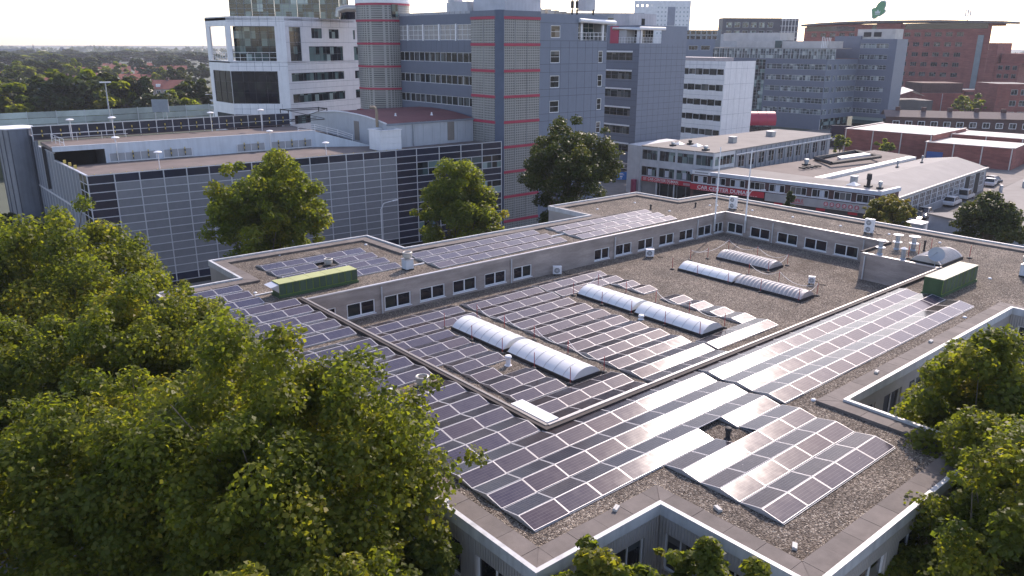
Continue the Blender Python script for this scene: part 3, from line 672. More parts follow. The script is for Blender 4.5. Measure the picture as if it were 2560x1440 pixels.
skylight('white barrel skylight nearest the long brick wall, in the first pair', 27.95, 30.1, 33.6, 38.75, LZ)
skylight('white barrel skylight nearest the camera, flanked by dark panels', 27.95, 30.1, 27.72, 33.2, LZ)
skylight('white barrel skylight starting at the stepped end of the middle array', 39.2, 41.35, 33.5, 38.6, LZ)
skylight('white barrel skylight pointing at the line of single panels', 39.2, 41.35, 27.58, 33.15, LZ)
skylight('smooth white barrel skylight joined to a ribbed weathered one', 50.35, 52.25, 33.1, 38.2, LZ)
skylight('long ribbed weathered skylight joined to a smooth white one', 50.45, 52.3, 27.4, 32.9, LZ, True)
skylight('short ribbed weathered skylight standing alone near the far windows', 55.75, 57.8, 33.3, 38.35, LZ, True)
skylight('wide ribbed skylight behind the satellite dish on the raised roof', 59.9, 63.85, 21.95, 24.1, RZ, True, True)

def barrier(label, posts, links, z):
    cx = sum(p[0] for p in posts) / len(posts); cy = sum(p[1] for p in posts) / len(posts)
    t = thing('chain_barrier', label, 'barrier', (cx, cy, z), 'post and chain barriers round the skylights')
    for x, y in posts:
        b = MB(); b.tube([(x, y, z + .06), (x, y, z + 1.0)], 0.022, 6); o = b.build('post', REDPOST, t)
        b = MB(); b.lathe((x, y), [(0.19, z), (0.19, z + .05), (0.12, z + .1), (0.03, z + .12)], 12); f = bpy.data.objects.new('foot', b.mesh('foot', BLACK, t['_o'])); COL.objects.link(f); f.parent = o
    for i, j in links:
        a, c = Vector((*posts[i], z + .95)), Vector((*posts[j], z + .95)); d = (c - a).length
        path = [a.lerp(c, k / 8) - Vector((0, 0, 0.55 * (1 - (2 * k / 8 - 1) ** 2) * min(1, d / 3.2))) for k in range(9)]
        b = MB(); b.tube(path, 0.013, 4); b.build('chain', WHITE, t)
PA = [(27.75, 39.3), (27.75, 36.4), (27.8, 33.5), (27.75, 30.6), (27.8, 27.75), (30.4, 27.7), (30.6, 30.8), (30.7, 33.9), (30.55, 36.6), (30.5, 39.4)]
barrier('red posts with sagging white chain round the nearest pair of skylights', PA, [(5, 6), (6, 7), (7, 8), (8, 9)], LZ)
PB = [(39.0, 38.85), (39.0, 36.0), (39.1, 33.35), (39.1, 30.45), (39.2, 27.75), (41.75, 27.7), (42.1, 30.8), (42.2, 33.8), (42.2, 36.6), (42.2, 39.4)]
barrier('red posts with sagging white chain round the middle pair of skylights', PB, [(5, 6), (6, 7), (7, 8), (8, 9), (9, 0)], LZ)
PC = [(50.2, 38.7), (50.3, 36.3), (50.3, 33.4), (50.3, 30.55), (50.4, 27.5), (52.75, 27.4), (53.4, 30.95), (53.6, 33.75)]
barrier('red posts with white chain round the half white, half ribbed skylights', PC, [(4, 5), (5, 6), (6, 7)], LZ)
PD = [(53.55, 39.45), (55.15, 38.85), (59.1, 39.5), (58.85, 36.4), (58.5, 33.3), (55.5, 33.2)]
barrier('red posts with white chain round the ribbed skylight standing alone', PD, [(0, 1), (0, 2), (2, 3), (3, 4), (4, 5)], LZ)
barrier('red posts round the wide skylight on the raised roof', [(62.15, 24.5), (64.34, 24.5), (64.4, 21.65), (60.6, 24.6)], [], RZ)

# ================================================================== green ventilation units
def green_unit(label, x0, x1, y0, y1, z1, nl, nf, hood=None, lid=None):
    t = thing('ventilation_unit', label, 'ventilation unit', (x0, y0, RZ), 'green ventilation units')
    b = MB(); b.box(x0 - .06, x1 + .06, y0 - .08, y1 + .06, RZ + .02, RZ + .16); b.build('plinth', mat('green_plinth', (.05, .10, .04), .7), t)
    b = MB(); b.box(x0, x1, y0, y1, RZ + .16, z1); b.build('casing', GREEN, t)
    for k in range(nl):
        a, c = x0 + (x1 - x0) * k / nl, x0 + (x1 - x0) * (k + 1) / nl
        b = MB(); b.box(a + .012, c - .012, y0 - .03, y1 + .03, z1 + .003, z1 + .045); b.build('lid', lid or GREENTOP, t)
    for k in range(nf):
        a, c = x0 + (x1 - x0) * k / nf, x0 + (x1 - x0) * (k + 1) / nf
        b = MB(); b.box(a + .035, c - .035, y0 - .022, y0 - .003, RZ + .22, z1 - .05); p = b.build('service_panel', mat('green_service_panel', (.04, .078, .045), .55, var=.15, rnd=.2), t)
        b = MB(); b.box(a - .012, a + .012, y0 - .026, y0 - .002, RZ + .2, z1 - .02); b.build('trim_bar', GREENTRIM, t)
    b = MB(); b.box(x0 - .02, x1 + .02, y0 - .03, y0 - .024, RZ + .19, RZ + .215); b.build('trim_bar', GREENTRIM, t)
    if hood:
        b = MB(); P = [(x0, y0 - .02, z1 - .02), (x0, y1, z1 - .02), (x0 - .55, y1, z1 - .12), (x0 - .55, y0 - .02, z1 - .12), (x0 - .02, y0 - .02, z1 - .55), (x0 - .02, y1, z1 - .55)]
        b.add(P, [(0, 1, 2, 3), (0, 3, 4), (1, 5, 2), (3, 2, 5, 4)]); b.build('intake_hood', ALU, t)
    return t
green_unit('long low green ventilation unit with yellowish lids and a metal hood', 19.65, 25.25, 45.85, 46.9, RZ + .92, 5, 12, True)
green_unit('boxy green ventilation unit with six pale lids by the far array', 52.42, 58.1, 18.88, 20.05, RZ + 1.15, 6, 9, None, mat('pale_unit_lid', (.40, .395, .27), .6, rnd=.08))

# ================================================================== vents, chimneys, units, poles
def turbine(b, c, r, z, m=0): b.lathe(c, [(r * .6, z), (r * .62, z + r * .2), (r * .98, z + r * .34), (r * 1.02, z + r * .7), (r * .96, z + r * 1.15), (r * 1.08, z + r * 1.2), (r * 1.1, z + r * 1.42), (r * .9, z + r * 1.5), (r * .8, z + r * 1.46), (r * .7, z + r * 1.2)], 20, m)
def vent_chimney(label, x, y, w, h, r, cap=ALU):
    t = thing('vent_chimney', label, 'vent', (x, y, RZ))
    b = MB(); b.box(x - w / 2 - .02, x + w / 2 + .02, y - w / 2 - .02, y + w / 2 + .02, RZ, RZ + .1); b.build('base', BLACK, t)
    if h > 0.12:
        b = MB(); b.box(x - w / 2, x + w / 2, y - w / 2, y + w / 2, RZ + .1, RZ + h); b.build('shaft', mat('pale_shaft', (.55, .58, .62), .5), t)
        b = MB(); b.box(x - w / 2 - .03, x + w / 2 + .03, y - w / 2 - .03, y + w / 2 + .03, RZ + h, RZ + h + .05); b.build('collar', ALU, t)
    b = MB(); b.smooth = True; turbine(b, (x, y), r, RZ + h + .04); b.build('fan_head', mat('fan_head_metal', (.50, .47, .42), .5, .3), t)
    b = MB(); b.cyl((x, y), r * .6, RZ + h + .04 + r * 1.3, RZ + h + .05 + r * 1.36, 14); b.build('outlet', BLACK, t)
    return t
vent_chimney('white boxed chimney with a round fan head by the rear wall', 29.62, 46.35, .62, .78, .33)
vent_chimney('squat round fan vent in the gap of the rear array', 25.65, 50.75, .6, .1, .3)
vent_chimney('squat pale fan vent between the street-side arrays', 18.95, 28.75, .6, .12, .3)
vent_chimney('boxed chimney with fan head at the far side of the roof', 62.2, 17.05, .75, .85, .4)

def mushroom(label, x, y, h, r, cap, cone=False):
    t = thing('flue_vent', label, 'vent', (x, y, RZ), 'steel flues on the raised roof')
    b = MB(); b.smooth = True; b.lathe((x, y), [(.24, RZ), (.2, RZ + .12), (.17, RZ + .14), (.17, RZ + h - .02)], 16); b.build('pipe', STEEL, t)
    if cone: b = MB(); b.lathe((x, y), [(.27, RZ + h), (.25, RZ + h + .02), (.03, RZ + h + .14)], 16); b.build('cap', WHITE, t)
    else:
        b = MB(); b.lathe((x, y), [(.36, RZ + h * .52), (.36, RZ + h * .52 + .04), (.2, RZ + h * .52 + .06)], 18); b.build('collar', WHITE, t)
        b = MB(); b.lathe((x, y), [(.2, RZ + h - .02), (r, RZ + h + .02), (r, RZ + h + .06), (.1, RZ + h + .09)], 20); b.build('cap', WHITE, t)
mushroom('steel flue with white disc cap at the corner of the raised roof', 60.2, 26.6, 1.1, .38, 0)
mushroom('steel flue with white disc cap at the back of the trio', 62.85, 26.5, 1.15, .38, 0)
mushroom('steel flue with the widest white disc cap of the trio', 63.5, 25.5, 1.1, .43, 0)
mushroom('slim steel flue with a pointed white cap', 60.05, 24.75, .85, .2, 0, True)
def pipe(label, x, y, z, h, r, m, cap=None):
    t = thing('vent_pipe', label, 'vent', (x, y, z)); b = MB(); b.smooth = True; b.lathe((x, y), [(r * 1.6, z), (r * 1.1, z + .06), (r, z + .08), (r, z + h)], 12); b.build('pipe', m, t)
    b = MB(); b.lathe((x, y), [(r * 1.35, z + h - .05), (r * 1.5, z + h + .02), (r * 1.2, z + h + .1), (r * .4, z + h + .12)], 12); b.build('cap', cap or m, t)
pipe('thin black vent pipe beside the wide ribbed skylight', 64.1, 24.9, RZ, .75, .07, BLACK)
pipe('short black vent pipe behind the pale far array', 59.9, 49.3, RZ, .4, .08, BLACK)
pipe('short black vent pipe in the open gravel near the flagpoles', 64.25, 47.2, RZ, .4, .08, BLACK)
pipe('dark vent pipe in the square gap of the front array', 25.75, 16.45, RZ, .42, .1, BLACK)
pipe('white capped vent pipe beside the nearest skylight', 26.95, 31.95, LZ, .5, .14, WHITE)
pipe('low white cap at the edge of the long middle array', 38.9, 32.3, LZ, .2, .14, WHITE)
CAPM = MB().lathe((0, 0), [(.12, 0), (.12, .05), (.07, .09), (.02, .1)], 10).mesh('roof_drain', WHITE)
for x, y, lb in ((19.6, 44.95, 'at the inner corner by the long green unit'), (20.1, 35.55, 'beside the upstand between the street-side arrays'), (31.0, 54.6, 'at the far corner of the bay behind the green unit'), (24.2, 55.9, 'near the back coping of the bay behind the green unit'), (18.9, 47.9, 'between the corner array and the green unit'), (55.9, 52.7, 'on the far bay, nearest its coping notch'), (61.2, 52.5, 'on the far bay, nearest the showroom'), (60.7, 47.6, 'just past the pale far array'), (66.1, 46.8, 'left one of a pair near the double-fan unit'), (66.6, 46.3, 'right one of a pair near the double-fan unit'), (67.2, 42.6, 'first one past the double-fan unit along the far coping'), (67.5, 38.4, 'second one past the double-fan unit along the far coping'), (67.4, 33.6, 'left of the second double-fan unit'), (67.6, 29.3, 'right of the second double-fan unit'), (67.8, 25.2, 'behind the wide ribbed skylight'), (31.9, 16.1, 'where the bay array meets the courtyard coping'), (45.6, 21.0, 'by the upstand above the glinting array'), (59.6, 18.5, 'behind the boxy green unit'), (49.5, 16.3, 'beside the last row before the boxy green unit')):
    o = bpy.data.objects.new('roof_drain', CAPM); COL.objects.link(o); o.location = (x, y, RZ); tag(o, 'small white roof drain ' + lb, 'roof drain', 'small white drains on the gravel')
for x, y, a, lb in ((13.95, 19.9, .3, 'loose white block on the coping above the street side'), (18.2, 15.75, .4, 'loose pale block at the notch of the front edge'), (21.1, 13.6, 1.2, 'loose grey block by the front bay array'), (21.2, 10.7, .5, 'loose white block at the corner of the front bay'), (32.1, 10.9, .9, 'loose beige block near the end of the front bay'), (36.9, 15.6, .2, 'pair of pale blocks on the courtyard coping'), (43.3, 15.7, .1, 'single pale block farther along the courtyard coping')):
    b = MB(); b.box(-.16, .16, -.08, .08, 0, .09); b.box(-.15, .15, .0, .07, .09, .11)
    o = b.build('paving_block', mat('pale_block', (.58, .56, .52), .8)); o.location = (x, y, RZ + (.162 if y > 15.4 and x > 36 or x < 14 or x == 18.2 else .0)); o.rotation_euler.z = a; tag(o, lb, 'block', 'loose blocks on the roof')
b = MB(); b.box(20.72, 21.4, 22.0, 24.38, RZ + .10, RZ + .24, 0); b.box(20.78, 21.36, 22.06, 24.3, RZ + .02, RZ + .1, 1); o = b.build('white_board', [WHITE, ALU], None, (21.05, 23.2, RZ)); tag(o, 'white board capping the inner corner of the upstand', 'board')

def ac_unit(label, x, y, z, w, h, d, az, fans=1):
    t = thing('air_conditioner', label, 'air conditioner', (x, y, z), 'air conditioner outdoor units')
    cx, sx = math.cos(az), math.sin(az); F = Face((x - w / 2 * cx, y - w / 2 * sx), (x + w / 2 * cx, y + w / 2 * sx))
    for u in (.06, w - .14):
        b = MB(); b.fbox(F, u, u + .08, z, z + .1, -d - .04, .04); b.build('foot', BLACK, t)
    b = MB(); b.fbox(F, 0, w, z + .1, z + .1 + h, -d, 0); b.build('casing', WHITE_DULL, t)
    b = MB(); b.fbox(F, -.01, w + .01, z + .1 + h, z + .125 + h, -d - .01, .01); b.build('lid', WHITE, t)
    for k in range(fans):
        zc = z + .1 + h * (k + .5) / fans; r = min(w, h / fans) * .38
        pts = [F.pt(w * .45 + r * math.cos(a), .006, zc + r * math.sin(a)) for a in np.linspace(0, 2 * math.pi, 20, endpoint=False)]
        b = MB(); b.add(pts, [tuple(range(20))]); p = b.build('fan_opening', mat('fan_dark', (.10, .10, .105), .6), t)
        b = MB()
        for rr in (r, r * .66, r * .33): b.tube([F.pt(w * .45 + rr * math.cos(a), .014, zc + rr * math.sin(a)) for a in np.linspace(0, 2 * math.pi, 17)], .009, 4)
        for a in np.linspace(0, math.pi, 4, endpoint=False): b.tube([F.pt(w * .45 - r * math.cos(a), .016, zc - r * math.sin(a)), F.pt(w * .45 + r * math.cos(a), .016, zc + r * math.sin(a))], .008, 4)
        b.build('fan_grille', WHITE_DULL, t)
    b = MB(); b.tube([F.pt(w, -.1, z + .3), F.pt(w + .2, -.1, z + .25), F.pt(w + .35, -.1, z + .06), F.pt(w + .8, -.15, z + .04)], .03, 5); b.build('hose', BLACK, t)
ac_unit('air conditioner below the bare stretch of long brick wall', 41.75, 43.45, LZ, .68, .6, .3, R(-35))
ac_unit('air conditioner standing free of the wall below the rear windows', 51.65, 42.3, LZ, .7, .6, .32, R(-45))
ac_unit('small air conditioner beside the end of the ribbed skylight', 55.05, 29.15, LZ, .48, .5, .3, R(-60))
ac_unit('tall double-fan air conditioner near the flagpoles', 66.1, 44.2, RZ, .75, 1.15, .34, R(-85), 2)
ac_unit('tall double-fan air conditioner near the steel flues', 66.4, 30.6, RZ, .75, 1.15, .34, R(-85), 2)
def flagpole(label, x, y, z0, z1, ny):
    t = thing('flagpole', label, 'flagpole', (x, y, z0), 'bare white flagpoles')
    b = MB(); b.smooth = True; b.tube([(x, y, z0), (x, y, z0 + 1.2)], .10, 8); b.build('sleeve', WHITEMETAL, t)
    b = MB(); b.smooth = True; b.tube([(x, y, z0 + 1.2), (x, y, z1)], .08, 8, 0, .05); b.build('pole', WHITE, t)
    b = MB(); b.lathe((x, y), [(.03, z1), (.055, z1 + .05), (.02, z1 + .1)], 8); b.build('finial', WHITE, t)
    for z in (z0 + .3, z0 + 1.1):
        b = MB(); b.box(x - (.06 if ny else -.03), x + (.06 if ny else .16), y - .05, y + (.16 if ny else .05), z, z + .05); b.build('bracket', STEEL, t)
flagpole('bare white flagpole fixed to the long wall, left of the corner', 62.6, 43.62, 8.45, 16.35, True)
flagpole('bare white flagpole fixed to the far wall, right of the corner', 64.25, 41.35, 8.45, 16.2, False)
t = thing('satellite_dish', 'grey satellite dish on a short mast at the raised roof edge', 'satellite dish', (59.75, 22.3, RZ))
b = MB(); b.tube([(59.75, 22.3, RZ), (59.75, 22.3, RZ + .75)], .035, 8); b.build('mast', STEEL, t)
b = MB(); ax = Vector((-.75, -.35, .5)).normalized(); e1 = ax.orthogonal().normalized(); e2 = ax.cross(e1); ctr = Vector((59.75, 22.3, RZ + .95)); pts = [ctr + ax * -.12]; n = 22
for rr, dd in ((.22, -.09), (.42, -.02), (.56, .06)): pts += [ctr + (e1 * math.cos(2 * math.pi * i / n) + e2 * math.sin(2 * math.pi * i / n)) * rr + ax * dd for i in range(n)]
fs = [(0, 1 + i, 1 + (i + 1) % n) for i in range(n)] + [(1 + k * n + i, 1 + (k + 1) * n + i, 1 + (k + 1) * n + (i + 1) % n, 1 + k * n + (i + 1) % n) for k in range(2) for i in range(n)]
b.add(pts, fs); b.smooth = True; b.build('reflector', mat('dish_grey', (.40, .41, .43), .5), t)
b = MB(); b.tube([ctr + e2 * -.5, ctr + ax * .5], .02, 5); b.tube([ctr + ax * .47, ctr + ax * .6], .05, 8); b.build('feed_arm', STEEL, t)
for lb, x0, x1, y in (('white cable duct reaching from the corner array to the green unit', 18.6, 20.0, 47.3), ('white cable duct between the chimney and the dark rear array', 29.9, 31.4, 46.9), ('white cable duct joining the two rear arrays', 44.4, 46.0, 47.1)):
    b = MB(); b.box(x0, x1, y - .05, y + .05, RZ + .01, RZ + .09); o = b.build('cable_duct', WHITE, None, (x0, y, RZ)); tag(o, lb, 'cable duct')
b = MB(); b.box(17.6, 17.72, 27.9, 29.6, RZ + .01, RZ + .09); tag(b.build('cable_duct', WHITE, None, (17.6, 28, RZ)), 'white cable duct beside the squat pale fan vent', 'cable duct')

# ================================================================== parking garage with gridded facade
GA, GB = (18.41, 87.23), (69.44, 83.93); FG = Face(GA, GB)
PG = thing('parking_garage', 'parking garage with slate panel grid facade and open roof deck', 'building', (18.4, 84, 0))
COLS = [0, 2.5, 4.885, 7.24, 9.58, 11.92, 14.26, 16.59, 18.9, 21.21, 23.45, 25.8, 28.05, 30.33, 32.55, 34.82, 37.76, 41.14, 44.5, 47.9, FG.L]
GT = 12.74; RH = 0.868
b = MB(); b.wall(FG, 0, FG.L, 0, GT, [], 0); b.build('wall', DARK, PG)
PANELM = {}
for c in range(20):
    w = COLS[c + 1] - COLS[c]
    for r in range(14):
        z1 = GT - r * RH; dark = r == 0 or c >= 15 or (c == 0 and r < 9) or r == 13
        glass = c >= 16 and r in (2, 3, 6, 7, 10, 11)
        if glass:
            for hlf in (0, 1):
                key = ('g', round(w / 2, 2))
                if key not in PANELM: q = MB(); q.box(.03, w / 2 - .03, -.03, .0, .02, RH - .02); PANELM[key] = q.mesh('facade_window', GLASS_TEAL)
                inst('facade_window', PANELM[key], PG, FG.pt(COLS[c] + hlf * w / 2, 0.005, z1 - RH), FG.ang)
        else:
            key = (dark, round(w, 2))
            if key not in PANELM: q = MB(); q.box(.02, w - .02, -.04, .0, .02, RH - .02); PANELM[key] = q.mesh('facade_panel', NAVY if dark else GREYBLUE)
            inst('facade_panel', PANELM[key], PG, FG.pt(COLS[c], 0.005, z1 - RH), FG.ang)
for u in COLS:
    b = MB(); b.fbox(FG, u - .055, u + .055, .55, GT + .05, .01, .09); b.build('mullion', MULL, PG)
for c in range(16, 20):
    u = (COLS[c] + COLS[c + 1]) / 2
    for r in (2, 6, 10):
        b = MB(); b.fbox(FG, u - .03, u + .03, GT - (r + 2) * RH, GT - r * RH, .01, .07); b.build('mullion', MULL, PG)
for r in range(15):
    b = MB(); z = GT - r * RH; b.fbox(FG, 0, FG.L, z - .042, z + .042, .012, .075); b.build('transom', MULL, PG)
# street side: clear corner bay, then metal sheets stepping up to the stair tower
XS = 18.36
FL = Face((XS, 113), (XS - .02 + .07, 87.25)); LS = FL.L
b = MB(); b.wall(FL, 0, LS, 0, 12.7, []); b.build('wall', DARK, PG)
secs = [(LS - 3.1, LS, 12.78, True), (12.0, LS - 3.1, 12.8, False), (4.0, 12.0, 13.6, False), (0, 4.0, 14.55, False)]
for u0, u1, zt, clear in secs:
    k = 2 if clear else max(3, round((u1 - u0) / 1.6))
    for i in range(k):
        a, c = u0 + (u1 - u0) * i / k, u0 + (u1 - u0) * (i + 1) / k
        if clear:
            for r in range(14):
                b = MB(); b.fbox(FL, a + .03, c - .03, GT - (r + 1) * RH + .03, GT - r * RH - .03, .005, .03); b.build('facade_window', GLASS_DARK, PG)
        else:
            for z0, z1 in ((0.5, 3.2), (3.26, 6.0), (6.06, 8.6), (8.66, zt - .04)):
                b = MB(); b.fbox(FL, a + .02, c - .02, z0, z1, .005, .04); b.build('metal_sheet', STEEL if False else mat('facade_sheet', (.20, .225, .27), .45, .35, var=.08, rnd=.06, streak=.1), PG)
        b = MB(); b.fbox(FL, a - .03, a + .03, .4, zt, .02, .07); b.build('mullion', MULL, PG)
    if clear:
        for r in range(15): b = MB(); b.fbox(FL, u0, u1, GT - r * RH - .03, GT - r * RH + .03, .012, .065); b.build('transom', MULL, PG)
    b = MB(); b.fbox(FL, u0, u1, zt - .04, zt + .06, -.12, .1); b.build('edge_trim', MULL, PG)
b = MB(); b.fbox(FL, 0, LS - 3.1, 8.4, 8.62, .02, .11); b.build('transom', MULL, PG)
# decks
DZ, UZ = 12.32, 14.38
b = MB(); b.prism([(18.45, 87.3), (69.4, 84.0), (69.4, 90), (54.9, 90.2), (54.9, 104), (48.4, 97.2), (18.45, 98.95)], DZ - .3, DZ); b.build('lower_deck', CONC, PG)
b = MB(); b.prism([(17.9, 98.98), (48.4, 97.25), (48.95, 106.1), (18.2, 106.6)], UZ - .35, UZ); b.build('upper_deck', CONC, PG)
FW = Face((17.9, 98.96), (48.45, 97.2)); u5 = 5.2
b = MB(); b.wall(FW, u5, FW.L, DZ, UZ + .08, []); b.wall(FW, 0, u5, UZ - .42, UZ + .08, []); b.fbox(FW, 0, FW.L, UZ + .08, UZ + .14, -.2, .03); b.build('deck_wall', PALEWALL, PG)
b = MB(); b.prism([(18.6, 99.4), (23.2, 99.2), (23.2, 105), (18.6, 105)], DZ - 2.5, DZ - 2.45); b.prism([(18.0, 105.2), (48, 104.6), (48, 104.8), (18, 105.4)], 9, UZ - .4); b.build('inner_wall', mat('garage_inside', (.05, .05, .052), .9), PG)
FX = Face((23.35, 104), (23.35, 98.7)); b = MB(); b.wall(FX, 0, FX.L, 9.8, UZ - .36, []); b.build('inner_wall', mat('garage_pillar', (.11, .11, .12), .8), PG)
for u0, u1 in ((5.6, 10.6), (11.5, 14.7), (20.2, 23.7), (24.6, 30.0)):
    b = MB(); b.fbox(FW, u0, u1, DZ + .2, DZ + 1.05, .02, .07); p = b.build('vent_grille', mat('grille_grey', (.34, .35, .37), .6, .2), PG)
    k = max(2, round((u1 - u0) / 1.7))
    for i in range(k + 1):
        u = u0 + (u1 - u0) * i / k; b = MB(); b.fbox(FW, u - .03, u + .03, DZ + .12, DZ + 1.12, .07, .12); b.build('grille_post', WHITE_DULL, PG)
        if i < k:
            uu = u + (u1 - u0) / k / 2
            for q in range(4): b = MB(); b.fbox(FW, uu - .05, uu + .05, DZ + .25 + q * .25, DZ + .5 + q * .25, .14, .2); b.build('striped_bumper', YELLOW if q % 2 else BLACK, PG)
    b = MB(); b.fbox(FW, u0 - .1, u1 + .1, DZ + .08, DZ + .16, .02, .16); b.build('grille_rail', WHITE_DULL, PG)
# ramp from the upper to the lower deck
b = MB(); N_ = 12
for i in range(N_):
    s0, s1 = i / N_, (i + 1) / N_; h = lambda s: UZ + (DZ + .02 - UZ) * (s * s * (3 - 2 * s)); x = lambda s: 48.45 + 6.5 * s
    b.quad((x(s0), 97.25 - 4 * s0, h(s0)), (x(s1), 97.25 - 4 * s1, h(s1)), (x(s1), 111, h(s1) + .8 * s1), (x(s0), 108, h(s0)))
b.build('ramp', mat('ramp_asphalt', (.13, .12, .115), .9, var=.2), PG)
b = MB(); b.add([(48.45, 97.22, DZ), (55, 93.2, DZ), (48.45, 97.22, UZ)], [(0, 1, 2)]); b.build('ramp_side', PALEWALL, PG)
for z in (.35, .62, .9):
    b = MB(); b.tube([(46.2, 97.4, UZ + z), (48.5, 97.2, UZ + z), (51.0, 95.7, UZ - .75 + z), (52.6, 94.7, UZ - 1.4 + z)], .03, 5); b.build('handrail', WHITE, PG)
for x, y, z in ((46.2, 97.4, UZ), (48.5, 97.2, UZ), (49.8, 96.4, UZ - .4), (51.0, 95.7, UZ - .75), (52.6, 94.7, UZ - 1.4)):
    b = MB(); b.tube([(x, y, z), (x, y, z + .92)], .03, 5); b.build('handrail', WHITE, PG)
# rear parapet of dark panels
FP = Face((17.6, 107.0), (49.2, 106.2)); k = 16
for i in range(k):
    a, c = FP.L * i / k, FP.L * (i + 1) / k
    b = MB(); b.fbox(FP, a + .03, c - .03, UZ + .1, UZ + 1.7, -.05, 0); b.build('parapet_panel', NAVY, PG)
    b = MB(); b.fbox(FP, a - .045, a + .045, UZ, UZ + 1.78, -.02, .06); b.build('parapet_post', MULL, PG)
    u = (a + c) / 2
    for q in range(4): b = MB(); b.fbox(FP, u - .06, u + .06, UZ + .3 + q * .25, UZ + .55 + q * .25, .1, .15); b.build('striped_bumper', YELLOW if q in (1, 3) else BLACK, PG)
for z in (.78, 1.72): b = MB(); b.fbox(FP, 0, FP.L, UZ + z, UZ + z + .06, .0, .08); b.build('parapet_rail', MULL, PG)
b = MB(); b.fbox(FP, 0, FP.L, UZ + .15, UZ + .22, .06, .45); b.build('parapet_rail', mat('brown_rail', (.15, .10, .09), .7), PG)
for z in (.45, .9):
    b = MB(); b.tube([(19.2, 99.2, UZ + z), (19.2, 105.5, UZ + z), (27.5, 105.2, UZ + z)], .03, 5); b.build('handrail', WHITE_DULL, PG)
for k in range(8): b = MB(); x, y = (19.2, 99.2 + k * 2.1) if k < 4 else (19.2 + (k - 4) * 2.7, 105.4); b.tube([(x, y, UZ), (x, y, UZ + .92)], .03, 5); b.build('handrail', WHITE_DULL, PG)
b = MB(); b.fbox(FG, .3, FG.L - 15, DZ + .42, DZ + .46, -.45, -.41); b.build('kerb_rail', mat('beige_rail', (.42, .36, .28), .6), PG)
for k in range(24):
    u = .8 + k * 1.5; b = MB(); b.fbox(FG, u - .04, u + .04, DZ, DZ + .5, -.48, -.4); b.build('marker_post', YELLOW, PG)
for k in range(3): b = MB(); b.box(18.5, 18.75, 92.5 + k * 2.4, 92.75 + k * 2.4, 12.85, 13.2); b.build('marker_post', YELLOW, PG)
# stair tower capsule
t = thing('stair_tower', 'tall ribbed grey metal stair tower with rounded ends beside the garage', 'stair tower', (17.3, 114.6, 0))
pts = []
for i in range(28):
    a = 2 * math.pi * i / 28; pts.append((17.0 + (0.75 if math.cos(a) > 0 else -.75) + 1.25 * math.cos(a), 114.6 + 2.3 * math.sin(a)))
b = MB(); b.smooth = True; b.prism(pts, 0, 15.4, 0); b.build('shell', TOWERMETAL, t)
b = MB(); b.prism([((x - 17) * 1.03 + 17, (y - 114.6) * 1.03 + 114.6) for x, y in pts], 15.4, 15.52); b.build('cap', WHITE, t)
for i in range(0, 28, 2):
    x, y = pts[i]; b = MB(); b.tube([((x - 17) * 1.006 + 17, (y - 114.6) * 1.006 + 114.6, 0), ((x - 17) * 1.006 + 17, (y - 114.6) * 1.006 + 114.6, 15.4)], .07, 4); b.build('seam', mat('seam_dark', (.09, .10, .12), .6), t)

def deck_lamp(label, x, y, z, h):
    t = thing('deck_lamp', label, 'lamp', (x, y, z), 'round white lamps on the garage deck')
    b = MB(); b.tube([(x, y, z), (x, y, z + h)], .045, 6); b.build('post', WHITE_DULL, t)
    b = MB(); b.smooth = True; b.lathe((x, y), [(.08, z + h - .05), (.4, z + h + .02), (.45, z + h + .08), (.32, z + h + .17), (.08, z + h + .22)], 16); b.build('lamp_head', WHITE, t)
deck_lamp('round lamp on the lower deck above the grey facade, left', 26.4, 90.4, DZ, 1.75)
deck_lamp('round lamp on the lower deck near the ramp foot', 45.9, 89.4, DZ, 1.4)
deck_lamp('round lamp before the first vent grille', 24.3, 98.3, DZ, 2.75)
deck_lamp('round lamp rising behind the lamp at the first grille', 24.9, 101, UZ, 2.7)
deck_lamp('round lamp between the two right vent grilles', 42.3, 97.4, DZ, 2.4)
deck_lamp('round lamp standing above the right vent grilles', 43.4, 102.2, UZ, 2.6)
deck_lamp('round lamp at the rear parapet, left', 21.5, 105.9, UZ, 2.3)
deck_lamp('round lamp at the rear parapet before the white office', 38.0, 105.6, UZ, 2.3)

# ================================================================== barrel-roofed hall on the garage
HL = thing('barrel_roofed_hall', 'pale metal hall with a curved dark red roof on the garage', 'building', (55, 89.7, DZ))
prof = [(89.7, 15.46), (92, 15.78), (94.5, 16.04), (97, 16.19), (99.9, 16.27), (103.3, 16.21), (106, 16.0), (108.7, 15.75), (111.4, 15.4)]
METAL = mat('pale_metal_sheet', (.47, .49, .53), .5, .15, var=.06, rnd=.04, streak=.1)
GX = 54.99
for i in range(len(prof) - 1):
    (a, za), (c, zc) = prof[i], prof[i + 1]
    b = MB(); b.add([(GX, a + .01, DZ), (GX, c - .01, DZ), (GX, c - .01, zc), (GX, a + .01, za), (GX + .1, a + .01, DZ), (GX + .1, c - .01, DZ), (GX + .1, c - .01, zc), (GX + .1, a + .01, za)], [(3, 2, 1, 0), (4, 5, 6, 7), (0, 4, 7, 3), (1, 2, 6, 5)]); b.build('gable_sheet', METAL, HL)
for i in range(10):
    a, c = GX + 14.1 * i / 10, GX + 14.1 * (i + 1) / 10
    b = MB(); b.box(a + .012, c - .012, 89.7, 89.8, DZ, 15.4); b.build('wall_sheet', METAL, HL)
b = MB()
for i in range(len(prof) - 1):
    (a, za), (c, zc) = prof[i], prof[i + 1]; b.quad((GX - .1, a, za + .06), (69.2, a, za + .06), (69.2, c, zc + .06), (GX - .1, c, zc + .06))
b.smooth = True; b.build('roof', ROOFRED, HL)
b = MB(); b.tube([(GX - .1, y, z + .06) for y, z in prof], .1, 6); b.build('gable_trim', WHITE_DULL, HL)
